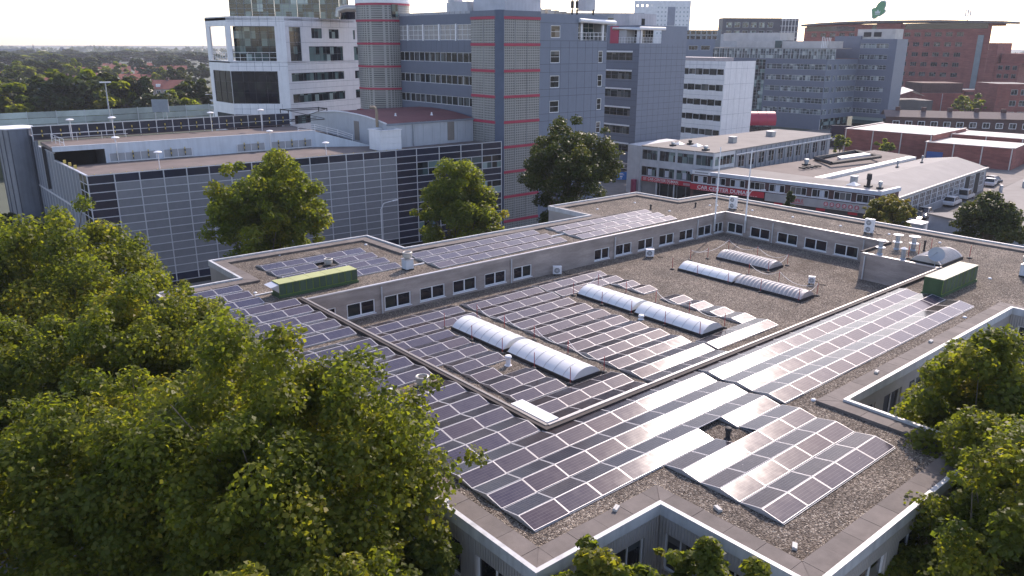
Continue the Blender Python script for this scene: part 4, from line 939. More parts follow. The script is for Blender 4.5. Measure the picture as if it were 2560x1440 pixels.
b = MB(); b.box(GX - .1, 69.2, 89.55, 89.78, 15.25, 15.5); b.build('gutter', mat('gutter_grey', (.23, .25, .29), .5), HL)
b = MB(); b.box(GX - .05, GX - .01, 97.0, 98.3, DZ + .4, 15.3); b.build('door', mat('brown_door', (.22, .19, .17), .6), HL)
b = MB(); b.box(64.6, 65.7, 89.62, 89.69, DZ + .4, 15.2); b.build('door', mat('brown_door', (.22, .19, .17), .6), HL)
b = MB(); b.tube([(58.9, 89.6, DZ), (58.9, 89.6, 15.3)], .06, 6); b.build('downpipe', STEEL, HL)
for x, y, z in ((59, 94, 15.98), (64.3, 93, 15.9)):
    b = MB(); b.lathe((x, y), [(.25, z), (.12, z + .15), (.1, z + .4), (.02, z + .45)], 8); b.build('roof_vent', WHITE_DULL, HL)
t = thing('open_shaft', 'pale square shaft with an open dark top beside the hall', 'vent shaft', (53, 88.3, DZ))
for x0, x1, y0, y1 in ((53, 56.1, 88.2, 88.35), (53, 56.1, 90.9, 91.05), (53, 53.15, 88.352, 90.898), (55.95, 56.1, 88.352, 90.898)):
    for k in range(3): b = MB(); b.box(x0, x1, y0, y1, DZ + .83 * k + .012, DZ + .83 * (k + 1)); b.build('wall_panel', WHITE_DULL, t)
b = MB(); b.box(53.15, 55.95, 88.36, 90.89, DZ + 1.7, DZ + 1.75); b.build('floor', DARK, t)
b = MB()
for x0, x1, y0, y1 in ((52.9, 56.2, 88.1, 88.4), (52.9, 56.2, 90.85, 91.15), (52.9, 53.2, 88.402, 90.848), (55.9, 56.2, 88.402, 90.848)): b.box(x0, x1, y0, y1, DZ + 2.495, DZ + 2.6)
b.build('rim', WHITE_DULL, t)
t = thing('flue_pipe', 'brown flue pipe with a bent top in front of the red roof', 'flue', (54.3, 90.6, DZ)); b = MB(); b.smooth = True
b.tube([(54.5, 91.4, 14.9), (54.5, 91.4, 17.0), (54.45, 91.45, 17.35), (54.25, 91.6, 17.55), (53.8, 91.9, 17.55)], .19, 10); b.build('pipe', BROWNMETAL, t)
b = MB(); b.box(54.1, 54.9, 91.1, 91.8, DZ, 15.0); b.build('base', METAL, t)
t = thing('steel_frame', 'dark open steel frame at the back of the garage deck', 'steel frame', (49.6, 107, UZ)); b = MB()
fr = [(49.5, 107), (49.5, 109.6), (55.5, 109.6), (55.5, 107)]
for x, y in fr: b.tube([(x, y, UZ - 1), (x, y, UZ + 2.1)], .08, 4)
for z in (2.0, .5):
    for i in range(4): b.tube([(*fr[i], UZ + z), (*fr[(i + 1) % 4], UZ + z)], .07, 4)
b.tube([(49.5, 107, UZ + .5), (55.5, 107, UZ + 2)], .05, 4); b.tube([(49.5, 107, UZ + 2), (55.5, 107, UZ + .5)], .05, 4); b.build('frame', BLACK, t)

# ================================================================== white corner office with set-in glass
def seams(par, F, us, zs, u0, u1, z0, z1, m, d=.004):
    """open joints between cladding panels as thin recess strips"""
    for u in us: b = MB(); b.fbox(F, u - .025, u + .025, z0, z1, -.01, d); b.build('panel_joint', m, par)
    for z in zs: b = MB(); b.fbox(F, u0, u1, z - .025, z + .025, -.01, d + .001); b.build('panel_joint', m, par)
JOINT = mat('joint_grey', (.30, .31, .34), .6)
JOINTB = mat('joint_blue', (.06, .075, .11), .6)
WO = thing('white_corner_office', 'white panelled office with a cut corner and dark glass fields', 'building', (57.5, 123.2, 0))
cR, cF, cL = (57.51, 123.19), (50.43, 129.2), (50.43, 138.2); az = R(21); cE = (cR[0] + 20.7 * math.cos(az), cR[1] + 20.7 * math.sin(az))
FR, FF, FLW = Face(cR, cE), Face(cF, cR), Face(cL, cF)
ro = [(.85, 3.45, 22.68, 27.95, 2, 4), (5.97, 8.56, 26.24, 27.85, 3), (10.26, 12.8, 26.22, 27.74, 3), (16.55, 17.1, 26.15, 27.68, 1), (18.5, 20.5, 26.05, 27.65, 2), (5.15, 13.65, 22.55, 24.98, 6, 2), (16.55, 20.45, 22.47, 24.94, 3, 2),
      (.7, 13.6, 19.5, 20.82, 9), (16.55, 19.1, 19.47, 20.82, 2), (.72, 13.6, 16.1, 17.5, 9), (16.5, 19.08, 16.08, 17.54, 2), (.7, 13.6, 12.7, 14.1, 9), (16.5, 19.1, 12.7, 14.1, 2)]
b = MB(); b.wall(FR, 0, 20.7, 0, 29.5, ro, 0, .2); b.build('wall', WHITE_DULL, WO)
windows(WO, FR, ro, 2, 1, [mat('dark_frame', (.10, .11, .12), .5), GLASS_TEAL], .18, .05)
fo = [(.6, 7.6, 22.7, 28.02), (.05, 7.55, 16.04, 21.14), (.05, 7.55, 11.6, 14.32)]
b = MB(); b.wall(FF, 0, FF.L, 0, 29.5, fo, 0, .25); b.build('wall', WHITE_DULL, WO)
windows(WO, Face(FF.pt(0, -1.0, 0)[:2], FF.pt(FF.L, -1.0, 0)[:2]), [(.6, 7.6, 22.7, 28.02, 5, 5)], 5, 5, [mat('dark_frame', (.10, .11, .12), .5), GLASS_TEAL], .3, .06)
windows(WO, FF, [(.05, 7.55, 16.04, 21.14, 4, 3), (.05, 7.55, 11.6, 14.32, 4, 1)], 4, 3, [mat('black_frame', (.02, .02, .028), .4), GLASS_DARK], .12, .05)
lo = [(1.7, 8.3, 22.7, 28.0), (1.5, 8.95, 16.04, 21.14), (1.5, 8.95, 11.6, 14.3)]
b = MB(); b.wall(FLW, 0, FLW.L, 0, 29.5, lo, 0, .25); b.build('wall', WHITE_DULL, WO)
windows(WO, FLW, [(1.5, 8.95, 16.04, 21.14, 3, 3), (1.5, 8.95, 11.6, 14.3, 3, 1)], 3, 3, [mat('black_frame', (.02, .02, .028), .4), GLASS_DARK], .12, .05)
for F, u0, u1 in ((FF, .6, 7.6), (FLW, 1.7, 8.3)):
    for z in (23.2, 24.0): b = MB(); b.fbox(F, u0, u1, z, z + .06, -.15, -.1); b.build('balcony_rail', WHITE, WO)
    for k in range(7): u = u0 + (u1 - u0) * k / 6; b = MB(); b.fbox(F, u - .02, u + .02, 22.7, 24.0, -.16, -.09); b.build('balcony_rail', WHITE, WO)
b = MB(); b.prism([cR, cF, cL, (cL[0] + 1, cL[1]), (cL[0] + 9, cL[1] + 1), (cE[0] + .5, cE[1] + 9), cE], 22.4, 22.6, 0); b.prism([cR, cF, cL, (cL[0] + 9, cL[1] + 1), (cE[0] + .5, cE[1] + 9), cE], 28.9, 29.3, 0); b.build('floor_slab', WHITE_DULL, WO)
b = MB(); b.prism([(53, 132), (60, 128.5), (64, 134), (57, 138)], 22.6, 28.9); b.build('inner_wall', mat('grey_render', (.22, .22, .24), .7), WO)
seams(WO, FR, [3.95 + 2.3 * k for k in range(7)], [], 0, 20.7, 28.1, 29.5, JOINT); seams(WO, FR, [], [28.05, 25.6, 22.2, 21.3, 19.2, 18.3, 15.9, 15.0], 0, 20.7, 0, 0, JOINT)
seams(WO, FF, [k * 1.32 for k in range(1, 7)], [], 0, FF.L, 28.05, 29.5, JOINT); seams(WO, FF, [k * 1.32 for k in range(1, 7)], [], 0, FF.L, 21.2, 22.6, JOINT); seams(WO, FF, [], [28.75, 21.9, 15.2], 0, FF.L, 0, 0, JOINT); seams(WO, FF, [k * 1.32 for k in range(1, 7)], [], 0, FF.L, 14.4, 15.98, JOINT)
# glazed drum on top
GD = thing('glass_drum', 'curved green-tinted glass storey on top of the white office', 'building', (60, 131, 29.3))
arc = [(54.0, 135.6), (55.8, 131.6), (59.0, 129.2), (62.6, 128.2), (66.0, 127.8), (69.3, 128.3), (70.5, 131)]
arc = [(53.6, 135.2), (56.4, 132.6), (59.3, 130.3), (62.3, 128.2), (65.2, 125.9), (67.7, 123.9), (69.8, 124.6)]
for i in range(len(arc) - 1):
    F = Face(arc[i], arc[i + 1]); windows(GD, F, [(0.02, F.L - .02, 29.32, 33.3, 3, 5)], 3, 5, [mat('grey_frame', (.20, .24, .27), .5), GLASS_TEAL], 0, .05, 'glass_bay')
b = MB(); b.prism([(x, y) for x, y in arc] + [(68, 134), (60, 140)], 33.3, 33.6); b.build('roof', WHITE_DULL, GD)

# ================================================================== slate-blue offices
OT = thing('slate_blue_office', 'slate blue office with grey glass-block stairwell and crimson bands', 'building', (69.2, 84, 0))
TOPZ = 29.5
FT = Face((69.78, 84.0), (76.45, 84.0)); FM = Face((76.45, 84.0), (89.84, 84.0)); FTl = Face((69.2, 90.15), (69.2, 84.75)); FC = Face((69.2, 84.75), (69.78, 84.0)); FWg = Face((69.9, 111.2), (69.9, 90.15))
BANDZ = [29.0, 25.6, 22.2, 18.82, 15.42, 12.05, 8.6, 5.1, 1.6]
for F, gaps in ((FT, (2.2, 4.35)), (FTl, (2.75,))):
    b = MB(); b.fbox(F, 0, F.L, 0, TOPZ, -.6, -.02); b.build('wall', GLASSBLOCK, OT)
    for z in BANDZ: b = MB(); b.fbox(F, 0, F.L, z - .36, z, -.02, .1); b.build('crimson_band', CRIMSON, OT)
    for u in gaps: b = MB(); b.fbox(F, u - .05, u + .05, 0, 29, -.02, .03); b.build('glass_block_post', mat('block_post', (.30, .29, .28), .6), OT)
    b = MB(); b.fbox(F, 0, F.L, 29.02, 29.75, -.6, .12); b.build('parapet', BLUECLAD_SHADED, OT)
b = MB(); b.fbox(FC, -.15, FC.L + .15, 0, 29.8, -.6, .06); b.build('corner_column', mat('navy_column', (.075, .10, .155), .5), OT)
mo = [(u, u + 1.85, z, z + 1.68, 1, 2) for z in (26.32, 22.95, 19.56, 16.1, 12.6, 9.2) for u in (2.0,)] + [(11.65, 12.65, z, z + 1.7, 1) for z in (22.87, 19.46, 16.05, 12.6, 9.2)]
bal = (7.35, 13.2, 26.02, 28.95)
b = MB(); b.wall(FM, 0, FM.L, 0, TOPZ, mo + [bal], 0, .15); b.build('wall', BLUECLAD, OT)
windows(OT, FM, mo, 1, 2, [WHITE, GLASS], .12, .09)
seams(OT, FM, [1.9, 3.95, 5.65, 7.3, 8.9, 10.4, 11.5], [28.3, 25.95, 25.0, 22.8, 21.7, 19.4, 18.4, 16.0, 15.0, 12.5, 11.5, 9.1], 0, FM.L, 0, 25.9, JOINTB)
# corner terrace with rounded canopy
def terrace(par, F, u0, u1, z0, z1, depth=2.6):
    b = MB(); P = F.pt
    b.quad(P(u0, 0, z0), P(u1, 0, z0), P(u1, -depth, z0), P(u0, -depth, z0)); b.quad(P(u0, -depth, z0), P(u1, -depth, z0), P(u1, -depth, z1), P(u0, -depth, z1)); b.quad(P(u0, 0, z0), P(u0, -depth, z0), P(u0, -depth, z1), P(u0, 0, z1)); b.quad(P(u1, 0, z0), P(u1, 0, z1), P(u1, -depth, z1), P(u1, -depth, z0))
    b.build('terrace', mat('terrace_grey', (.42, .41, .41), .7), par)
    windows(par, F, [(u0 + .2, u1 - .2, z0 + .1, z1 - .3, 5, 3)], 5, 3, [WHITE, GLASS_TEAL], depth - .1, .07)
    for z in (.55, 1.05): b = MB(); b.fbox(F, u0, u1, z0 + z, z0 + z + .06, -.1, -.04); b.build('balcony_rail', WHITE, par)
    for k in range(8): u = u0 + (u1 - u0) * k / 7; b = MB(); b.fbox(F, u - .03, u + .03, z0, z0 + 1.1, -.1, -.04); b.build('balcony_rail', WHITE, par)
    for u in (u0 + .9, u1 - .5): b = MB(); b.fbox(F, u - .16, u + .16, z0, z1, -.5, -.18); b.build('column', WHITE, par)
terrace(OT, FM, *bal)
b = MB(); b.smooth = True; b.tube([FM.pt(7.4, .15, 28.75), FM.pt(14.9, .15, 28.5)], .3, 12); b.fbox(FM, 7.4, 14.9, 28.5, 28.95, -2.5, .1); b.build('canopy', WHITE, OT)
wgo = []
for z, h in ((22.95, 1.35), (19.85, 1.3), (16.9, 1.25), (13.8, 1.25)): wgo += [(.35 + 4.12 * k, .35 + 4.12 * k + 4.05, z, z + h, 3) for k in range(5)]
big = [(.35 + 4.12 * k, .35 + 4.12 * k + 3.75, 26.0, 28.1, 3, 3) for k in range(5)]
b = MB(); b.wall(FWg, 0, FWg.L, 0, TOPZ, wgo + big, 0, .15); b.build('wall', BLUECLAD_SHADED, OT)
windows(OT, FWg, wgo, 3, 1, [WHITE_DULL, GLASS], .12, .05); windows(OT, FWg, big, 3, 3, [WHITE, mat('pale_blind_glass', (.30, .29, .29), .2)], .12, .06)
for k in range(6): b = MB(); u = .1 + 4.12 * k; b.fbox(FWg, u - .0, u + .25, 25.9, 28.2, -.1, .12); b.build('white_pier', WHITE, OT)
seams(OT, FWg, [1.0 + 1.35 * k for k in range(15)], [], 0, FWg.L, 24.4, 25.9, JOINTB)
b = MB(); b.prism([(69.95, 84.1), (89.8, 84.1), (89.8, 112), (69.95, 112)], 29.1, 29.3); b.build('roof', mat('office_roof', (.30, .30, .31), .8), OT)
for i in range(16): b = MB(); b.box(69.95, 70.35, 91 + 1.3 * i, 92.2 + 1.3 * i, 29.3, 29.85); b.build('parapet_box', mat('parapet_grey', (.40, .40, .42), .6, rnd=.08), OT)
b = MB(); b.box(72.0, 78.5, 86.2, 93.2, 29.3, 34.5); b.build('lift_housing', ribbed_mat('lift_housing_sheet', (.50, .50, .54), 1.6, .3), OT)
b = MB(); b.box(71.2, 74.5, 93.5, 98.5, 29.3, 31.2); b.box(71.5, 73, 97, 98.6, 31.25, 31.6); b.build('plant_room', mat('plant_grey', (.50, .50, .52), .6), OT)
for i, x in enumerate((80.5, 82.4, 84.0, 85.6)): b = MB(); b.box(x, x + 1.4, 89, 90.4, 29.3, 30.3 - .12 * i); b.cyl((x + .7, 89.7), .5, 30.3 - .12 * i, 30.5 - .12 * i, 12); b.build('roof_unit', mat('beige_unit', (.44, .41, .36), .6, rnd=.1), OT)
t = thing('glass_block_drum', 'round grey glass-block stair drum with red rim between the offices', 'stair tower', (71, 114, 0)); cx, cy = 69.6, 113.4
b = MB(); b.smooth = True; b.cyl((cx, cy), 4.2, 0, 31.4, 40); b.build('shell', GLASSBLOCK, t)
for z in BANDZ[:7] + [31.4]: b = MB(); b.lathe((cx, cy), [(4.2, z - .3), (4.27, z - .3), (4.27, z), (4.2, z)], 40); b.build('crimson_band', CRIMSON, t)
b = MB(); b.lathe((cx, cy), [(4.2, 31.4), (4.3, 31.4), (4.32, 31.55), (4.32, 32.2), (4.1, 32.3)], 40); b.build('rim', WHITE, t)
b = MB(); b.cyl((cx, cy), 2.6, 32.2, 34, 12); b.build('plant_room', STEEL, t)
b = MB(); b.box(68.6, 69.6, cy - 4.35, cy - 3.9, 29.4, 31.2); b.build('stair_window', GLASS_TEAL, t)
t = thing('roof_plant', 'dark panelled plant enclosure with silver pipes behind the white office', 'roof plant', (71, 122, 29.3))
b = MB(); b.box(69, 75, 121, 126, 29.3, 31.5); b.build('enclosure', NAVY, t)
for k in range(4): b = MB(); b.tube([(69.0 + 1.9 * k, 120.9, 29.3), (69.0 + 1.9 * k, 120.9, 31.5)], .06, 4); b.build('frame', WHITE_DULL, t)
for z in (30.0, 30.8, 31.45): b = MB(); b.tube([(69, 120.9, z), (75, 120.9, z)], .05, 4); b.build('frame', WHITE_DULL, t)
b = MB(); b.smooth = True; b.tube([(66.2, 121.8, 29.6), (66.3, 121.6, 30.6), (67.2, 120.8, 30.9), (68.5, 119.6, 30.9)], .55, 12); b.build('pipe', mat('silver_pipe', (.5, .47, .42), .4, .4), t)

# ---- second slate-blue block with red corner terrace
B2 = thing('slate_blue_block', 'plain slate blue office block with a red terrace wall and white canopy', 'building', (116.6, 100.8, 0))
FX2, FY2 = Face((116.6, 100.8), (130.5, 100.8)), Face((116.6, 116.0), (116.6, 100.8))
rowz = [22.55, 19.1, 15.75, 12.3, 8.9, 5.5]; L2 = FY2.L
yo = [(6.6, 13.6, z, z + 1.5, 4) for z in rowz]; yb = (7.9, L2, 25.66, 28.2); xb = (0, 6.2, 25.66, 28.2)
b = MB(); b.wall(FY2, 0, L2, 3.4, 28.85, yo + [yb], 0, .2); b.build('wall', BLUECLAD_SHADED, B2)
b = MB(); b.wall(FX2, 0, FX2.L, 3.4, 28.85, [xb], 0, .05); b.build('wall', BLUECLAD, B2)
windows(B2, FY2, yo, 4, 1, [mat('brown_frame', (.32, .29, .28), .6), GLASS], .16, .07)
for o in yo: b = MB(); b.fbox(FY2, o[0] - .05, o[1] + .05, o[3], o[3] + .28, -.02, .12); b.build('window_hood', WHITE_DULL, B2)
seams(B2, FX2, [1.6 * k for k in range(1, 9)], [25 - 1.15 * k for k in range(0, 19)], 0, FX2.L, 3.4, 25.5, JOINTB); seams(B2, FY2, [], [24.5 - 1.15 * k for k in range(19)], 5.5, L2, 0, 0, JOINTB)
b = MB(); b.box(116.7, 122.8, 104.2, 106.5, 25.66, 28.6); b.box(116.62, 122.9, 100.9, 108.2, 25.5, 25.64); b.build('terrace', mat('terrace_grey', (.42, .41, .41), .7), B2)
windows(B2, Face((118.9, 106), (118.9, 102.9)), [(0, 3.1, 25.7, 28.1, 5, 3)], 5, 3, [WHITE, GLASS], 0, .06); windows(B2, Face((118.9, 102.9), (122.8, 102.9)), [(0, 3.9, 25.7, 28.1, 5, 3)], 5, 3, [WHITE, GLASS], 0, .06)
b = MB(); b.fbox(FY2, 7.8, 9.9, 25.66, 28.75, -2.6, .06); b.build('red_wall', CRIMSON, B2)
b = MB(); b.smooth = True; b.tube([FY2.pt(8.6, .15, 28.3), FY2.pt(L2 + .1, .15, 28.3), FX2.pt(6.9, .15, 28.3)], .3, 12); b.box(116.5, 123.2, 100.75, 107.5, 28.2, 28.55); b.build('canopy', WHITE, B2)
b = MB(); b.box(116.9, 117.6, 101.1, 101.8, 25.66, 28.2); b.build('column', WHITE, B2)
for z in (.55, 1.05):
    b = MB(); b.fbox(FY2, 9.9, L2, 25.66 + z, 25.72 + z, -.1, -.04); b.fbox(FX2, .1, 6.2, 25.66 + z, 25.72 + z, -.1, -.04); b.build('balcony_rail', WHITE_DULL, B2)
for k in range(8): b = MB(); b.fbox(FY2, 10 + .7 * k, 10.06 + .7 * k, 25.66, 26.75, -.1, -.04); b.fbox(FX2, .3 + .8 * k, .36 + .8 * k, 25.66, 26.75, -.1, -.04); b.build('balcony_rail', WHITE_DULL, B2)
b = MB(); b.prism([(116.7, 100.9), (130.4, 100.9), (130.4, 120), (116.7, 120)], 28.5, 28.6); b.build('roof', mat('office_roof', (.30, .30, .31), .8), B2)
b = MB(); b.box(118.2, 126.0, 105, 109, 28.6, 31.1); b.build('plant_room', ribbed_mat('plant_sheet', (.46, .45, .48), 1.2, .3), B2)
b = MB(); b.box(121.7, 122.6, 104.93, 104.99, 28.7, 30.2); b.build('door', DARK, B2)
b = MB(); b.box(117.6, 130, 101.8, 115, 0, 3.4); b.build('ground_floor', GLASS_DARK, B2)
for x, y in ((116.9, 101.1), (116.9, 107), (116.9, 113), (122, 101.1), (129.8, 101.1)): b = MB(); b.box(x, x + .5, y, y + .5, 0, 3.4); b.build('column', WHITE_DULL, B2)
b = MB(); b.fbox(FY2, 8, 15, 2.2, 3.35, .02, .2); s = b.build('shop_sign', mat('pale_fascia', (.50, .47, .45), .6), B2)
text('TOUR', 1.15, mat('black_letters', (.03, .03, .03), .6), B2, FY2.pt(10.9, .22, 2.35), FY2.ang)
b = MB(); b.fbox(FY2, 10, 15.1, 1.0, 2.0, .05, .2); b.build('shop_sign', mat('dark_fascia', (.06, .06, .065), .6), B2)
t = thing('rooftop_antennas', 'cluster of dark antennas and pale boxes on the slate blue roof', 'antenna', (88, 87.5, 29.3)); b = MB()
for x, y, h in ((87.0, 88.6, 4.6), (87.6, 88.2, 3.8), (89.4, 86.6, 4.2)): b.tube([(x, y, 29.3), (x, y, 29.3 + h)], .09, 5); b.box(x - .2, x + .2, y - .15, y + .15, 30.6, 31.6); b.box(x - .3, x - .1, y - .3, y - .1, 29.6, 30.4)
b.build('mast', BLACK, t); b = MB(); b.box(87.6, 89.6, 86.4, 88.0, 30.2, 32.0); b.build('cabinet', mat('cabinet_grey', (.46, .47, .50), .6), t)

# ---- white slab block
B3 = thing('white_office_block', 'plain white office block with five strips of dark windows', 'building', (151.5, 106.1, 0))
F3, F3r = Face((151.5, 124.0), (151.5, 106.1)), Face((151.5, 106.1), (163, 106.1)); L3 = F3.L
o3 = []
for z in (19.0, 15.6, 12.35, 9.05, 5.75): o3 += [(L3 - .25 - 1.92 * (k + 1), L3 - .25 - 1.92 * k, z, z + 1.38, 1) for k in range(7)]
b = MB(); b.wall(F3, 0, L3, 0, 22.0, o3, 0, .2); b.build('wall', WHITE_DULL, B3); b = MB(); b.wall(F3r, 0, F3r.L, 0, 22, [], 0); b.build('wall', WHITE_DULL, B3)
for i, o in enumerate(o3): windows(B3, F3, [o], 1, 1, [WHITE_DULL if i % 2 == 0 else mat('dark_frame', (.10, .11, .12), .5), GLASS], .12, .1)
seams(B3, F3, [L3 - 1.92 * k for k in range(1, 7)], [], 0, L3, 20.4, 22, JOINT); seams(B3, F3r, [2.1 * k for k in range(1, 5)], [20.4 - 3.3 * k for k in range(6)], 0, F3r.L, 0, 22, JOINT); seams(B3, F3, [], [21.2, 18, 14.6, 11.3, 8.0, 4.7], 0, L3, 0, 0, JOINT)
b = MB(); b.prism([(151.6, 106.2), (163, 106.2), (163, 124), (151.6, 124)], 21.6, 21.7); b.build('roof', ROOFFELT, B3)
b = MB(); b.box(153, 160, 110, 124, 21.7, 22.7); b.build('plant_room', mat('grey_screen', (.34, .31, .32), .7), B3)

# ---- big slate-blue complex with glass top
B4 = thing('slate_blue_complex', 'stepped slate blue office complex with pale window bands', 'building', (235, 128, 0))
F4, F4r, F4b, F4s = Face((235, 190), (235, 128.2)), Face((235, 128.2), (254.6, 128.2)), Face((254.6, 128.2), (254.6, 116.6)), Face((254.6, 116.6), (262, 116.6)); L4 = F4.L
GREYFR = mat('pale_grey_frame', (.50, .52, .54), .5)
zr = [18.1, 14.75, 11.35, 7.95, 4.6]
o4 = []
for z in zr: o4 += [(L4 - 14.9 + 3.7 * k, L4 - 14.9 + 3.7 * k + 3.65, z, z + 1.65, 3) for k in range(4)] + [(L4 - 20.6, L4 - 15.2, z, z + 1.6, 3), (L4 - 37, L4 - 31.2, z, z + 1.6, 3), (L4 - 31, L4 - 25.2, z, z + 1.6, 3), (L4 - 43.2, L4 - 37.2, z, z + 1.6, 3)]
b = MB(); b.wall(F4, 0, L4, 0, 21.25, o4 + [(L4 - 24.8, L4 - 21.1, 4, 21)], 0, .3); b.build('wall', BLUECLAD_SHADED, B4)
windows(B4, F4, o4, 3, 2, [GREYFR, GLASS_BAND], .15, .07, bars=.07); windows(B4, F4, [(L4 - 24.8, L4 - 21.1, 4, 21, 3, 16)], 3, 16, [GREYFR, GLASS_TEAL], .25, .08)
for k in range(15): u = L4 - 43 + 3.0 * k; windows(B4, Face(F4.pt(0, -1.2, 0)[:2], F4.pt(L4, -1.2, 0)[:2]), [(u, u + 2.95, 21.25, 24.3, 3, 2)], 3, 2, [GREYFR, GLASS_BAND], 0, .07, bars=.07)
b = MB(); b.box(236.5, 250, 128.5, 190, 24.3, 24.5); b.box(235.05, 250, 128.3, 190, 21.2, 21.3); b.build('roof', ROOFFELT, B4)
PLSH = ribbed_mat('weathered_sheet', (.50, .47, .45), .8, .2)
for y0, y1, z in ((148.8, 163.5, 26.6), (130.5, 146.5, 26.6)): b = MB(); b.box(239, 248, y0, y1, 24.5, z); b.build('plant_room', PLSH, B4)
b = MB(); b.box(238.5, 247, 146.6, 148.7, 24.5, 26.8); b.build('stair_window', GLASS_TEAL, B4)
b = MB(); b.box(243, 252, 150, 172, 26.62, 29.3); b.build('plant_room', PLSH, B4)
o4r = []
for z in zr: o4r += [(.4, 3.4, z, z + 1.6, 3), (4.8, 6.4, z, z + 1.6, 2), (7.6, 13.4, z, z + 1.6, 6), (13.5, 19.3, z, z + 1.6, 6)]
b = MB(); b.wall(F4r, 0, F4r.L, 3.3, 21.25, o4r, 0, .2); b.build('wall', BLUECLAD, B4); windows(B4, F4r, o4r, 3, 1, [GREYFR, GLASS_BAND], .15, .07)
o4b = []
for z in (24.55, 21.2) + tuple(zr): o4b += [(-2.0 + 5.6 * k if z > 21 else .1 + 4.6 * k, (-2.0 + 5.6 * k + 5.55) if z > 21 else .1 + 4.6 * k + 4.5, z, z + 1.4, 4) for k in range(2)]
o4b = [(max(.1, a), c, z0, z1, n) for a, c, z0, z1, n in o4b]
b = MB(); b.wall(F4b, 0, F4b.L, 3.3, 27.3, o4b, 0, .2); b.build('wall', BLUECLAD_SHADED, B4); windows(B4, F4b, o4b, 4, 2, [GREYFR, GLASS_BAND], .15, .07, bars=.07)
b = MB(); b.wall(F4s, 0, F4s.L, 0, 27.3, []); b.build('wall', BLUECLAD, B4)
b = MB(); b.box(254.62, 262, 128.25, 137, 21.3, 28.2); b.build('wall', BLUECLAD_SHADED, B4)
b = MB(); b.box(255.5, 261, 118, 130, 27.2, 30.3); b.build('plant_room', PLSH, B4); b = MB()
for y in (125.5, 122.2): b.box(255.4, 255.49, y, y + 2.4, 28.0, 29.4)
b.build('louvre', BLACK, B4)
b = MB(); b.box(236.5, 254, 129, 190, 0, 3.3); b.build('ground_floor', GLASS_TEAL, B4); b = MB(); b.box(255.2, 261, 118, 128, 0, 3.3); b.build('ground_floor', GLASS_TEAL, B4)
for y in (128.4, 133.5, 138.6, 143): b = MB(); b.box(235.1, 235.6, y, y + .5, 0, 4.4); b.build('column', WHITE_DULL, B4)
b = MB(); b.box(236, 248, 128.35, 146, 3.3, 4.4); b.build('fascia', BLUECLAD_SHADED, B4)
for k in range(6): b = MB(); b.tube([(236 + k, 131, 24.5), (236 + k, 131, 27.8)], .09, 4); b.tube([(236 + k, 131, 27.8), (243, 131, 27.8)], .09, 4); b.build('roof_frame', WHITE, B4)
t = thing('crimson_vault', 'crimson barrel-shaped entrance hall between white and slate offices', 'building', (197, 120, 0)); FV = Face((176, 139.3), (197.2, 120.2)); pr = [(-2.6 + 2.6 * math.cos(a), 5.6 + 2.3 * math.sin(a)) for a in np.linspace(-.6, math.pi + .2, 18)]; n = len(pr)
b = MB(); b.smooth = True; b.add([FV.pt(0, d, z) for d, z in pr] + [FV.pt(FV.L, d, z) for d, z in pr], [(i, n + i, n + i + 1, i + 1) for i in range(n - 1)]); b.build('vault', CRIMSON, t)
b = MB(); b.add([FV.pt(FV.L - .05, d, z) for d, z in pr], [tuple(range(n))]); b.build('end_glazing', GLASS_DARK, t); b = MB(); b.fbox(FV, 0, FV.L - 1, 0, 4.0, -4.5, -.8); b.build('ground_floor', GLASS_DARK, t)
for k in range(12): b = MB(); u = FV.L * k / 12; b.tube([FV.pt(u, d * 1.0, z + .02) for d, z in pr], .05, 4); b.build('seam', mat('dark_crimson', (.27, .02, .05), .5), t)

# ---- red brick office with flying roof and green emblem
B5 = thing('red_brick_office', 'long red brick office with an overhanging flat dark roof', 'building', (361, 128.3, 0))
F5 = Face((361, 210), (361, 128.3)); L5 = F5.L; o5 = []
for k, z in enumerate((29.0, 25.0, 20.9, 16.9, 12.8, 8.8, 4.9)): o5 += [(L5 - 34.5 + 4.3 * j, L5 - 34.5 + 4.3 * j + 2.7, z, z + 1.75, 3) for j in range(6)] + ([(L5 - 78 + 4.6 * j, L5 - 78 + 4.6 * j + 2.8, z, z + 1.75, 3) for j in range(9)] if k == 0 else [])
b = MB(); b.wall(F5, 0, L5, 0, 33.4, o5, 0, .3); b.build('wall', BRICK_RED, B5); windows(B5, F5, o5, 3, 1, [mat('brown_window_frame', (.20, .16, .15), .6), GLASS], .22, .12, bars=.1)
b = MB(); b.fbox(F5, L5 - 37.5, L5 - 36, 0, 34.4, -1, .4); b.fbox(F5, L5 - 47, L5 - 37.5, 33.3, 34.6, -4, .3); b.fbox(F5, L5 - 60, L5 - 49, 33.3, 34.3, -4, .3); b.build('brick_pier', BRICK_RED, B5)
b = MB(); b.fbox(F5, L5 - 34.5, L5 - 1.5, 32.0, 34.4, -3, .05); b.fbox(F5, 1, L5 - 57, 31.5, 33.6, -3, .05); b.build('glazed_strip', GLASS_DARK, B5)
b = MB(); b.fbox(F5, L5 - 49, L5 - 47, 29.5, 34.3, -1, .05); b.build('stair_window', GLASS_TEAL, B5)
b = MB(); P = F5.pt
top = [(-1, 34.6), (8, 35.2), (22, 35.7), (40, 35.8), (L5 - 20, 35.6), (L5 + 4.5, 34.75)]
for i in range(len(top) - 1):
    (a, za), (c, zc) = top[i], top[i + 1]; q = [P(a, 2, za - .9), P(c, 2, zc - .9), P(c, 2, zc), P(a, 2, za), P(a, -16, za - .9), P(c, -16, zc - .9), P(c, -16, zc), P(a, -16, za)]
    b.add(q, [(0, 1, 2, 3), (3, 2, 6, 7), (1, 0, 4, 5), (0, 3, 7, 4), (1, 5, 6, 2)])
b.build('roof', mat('roof_slab_dark', (.15, .13, .13), .7), B5)
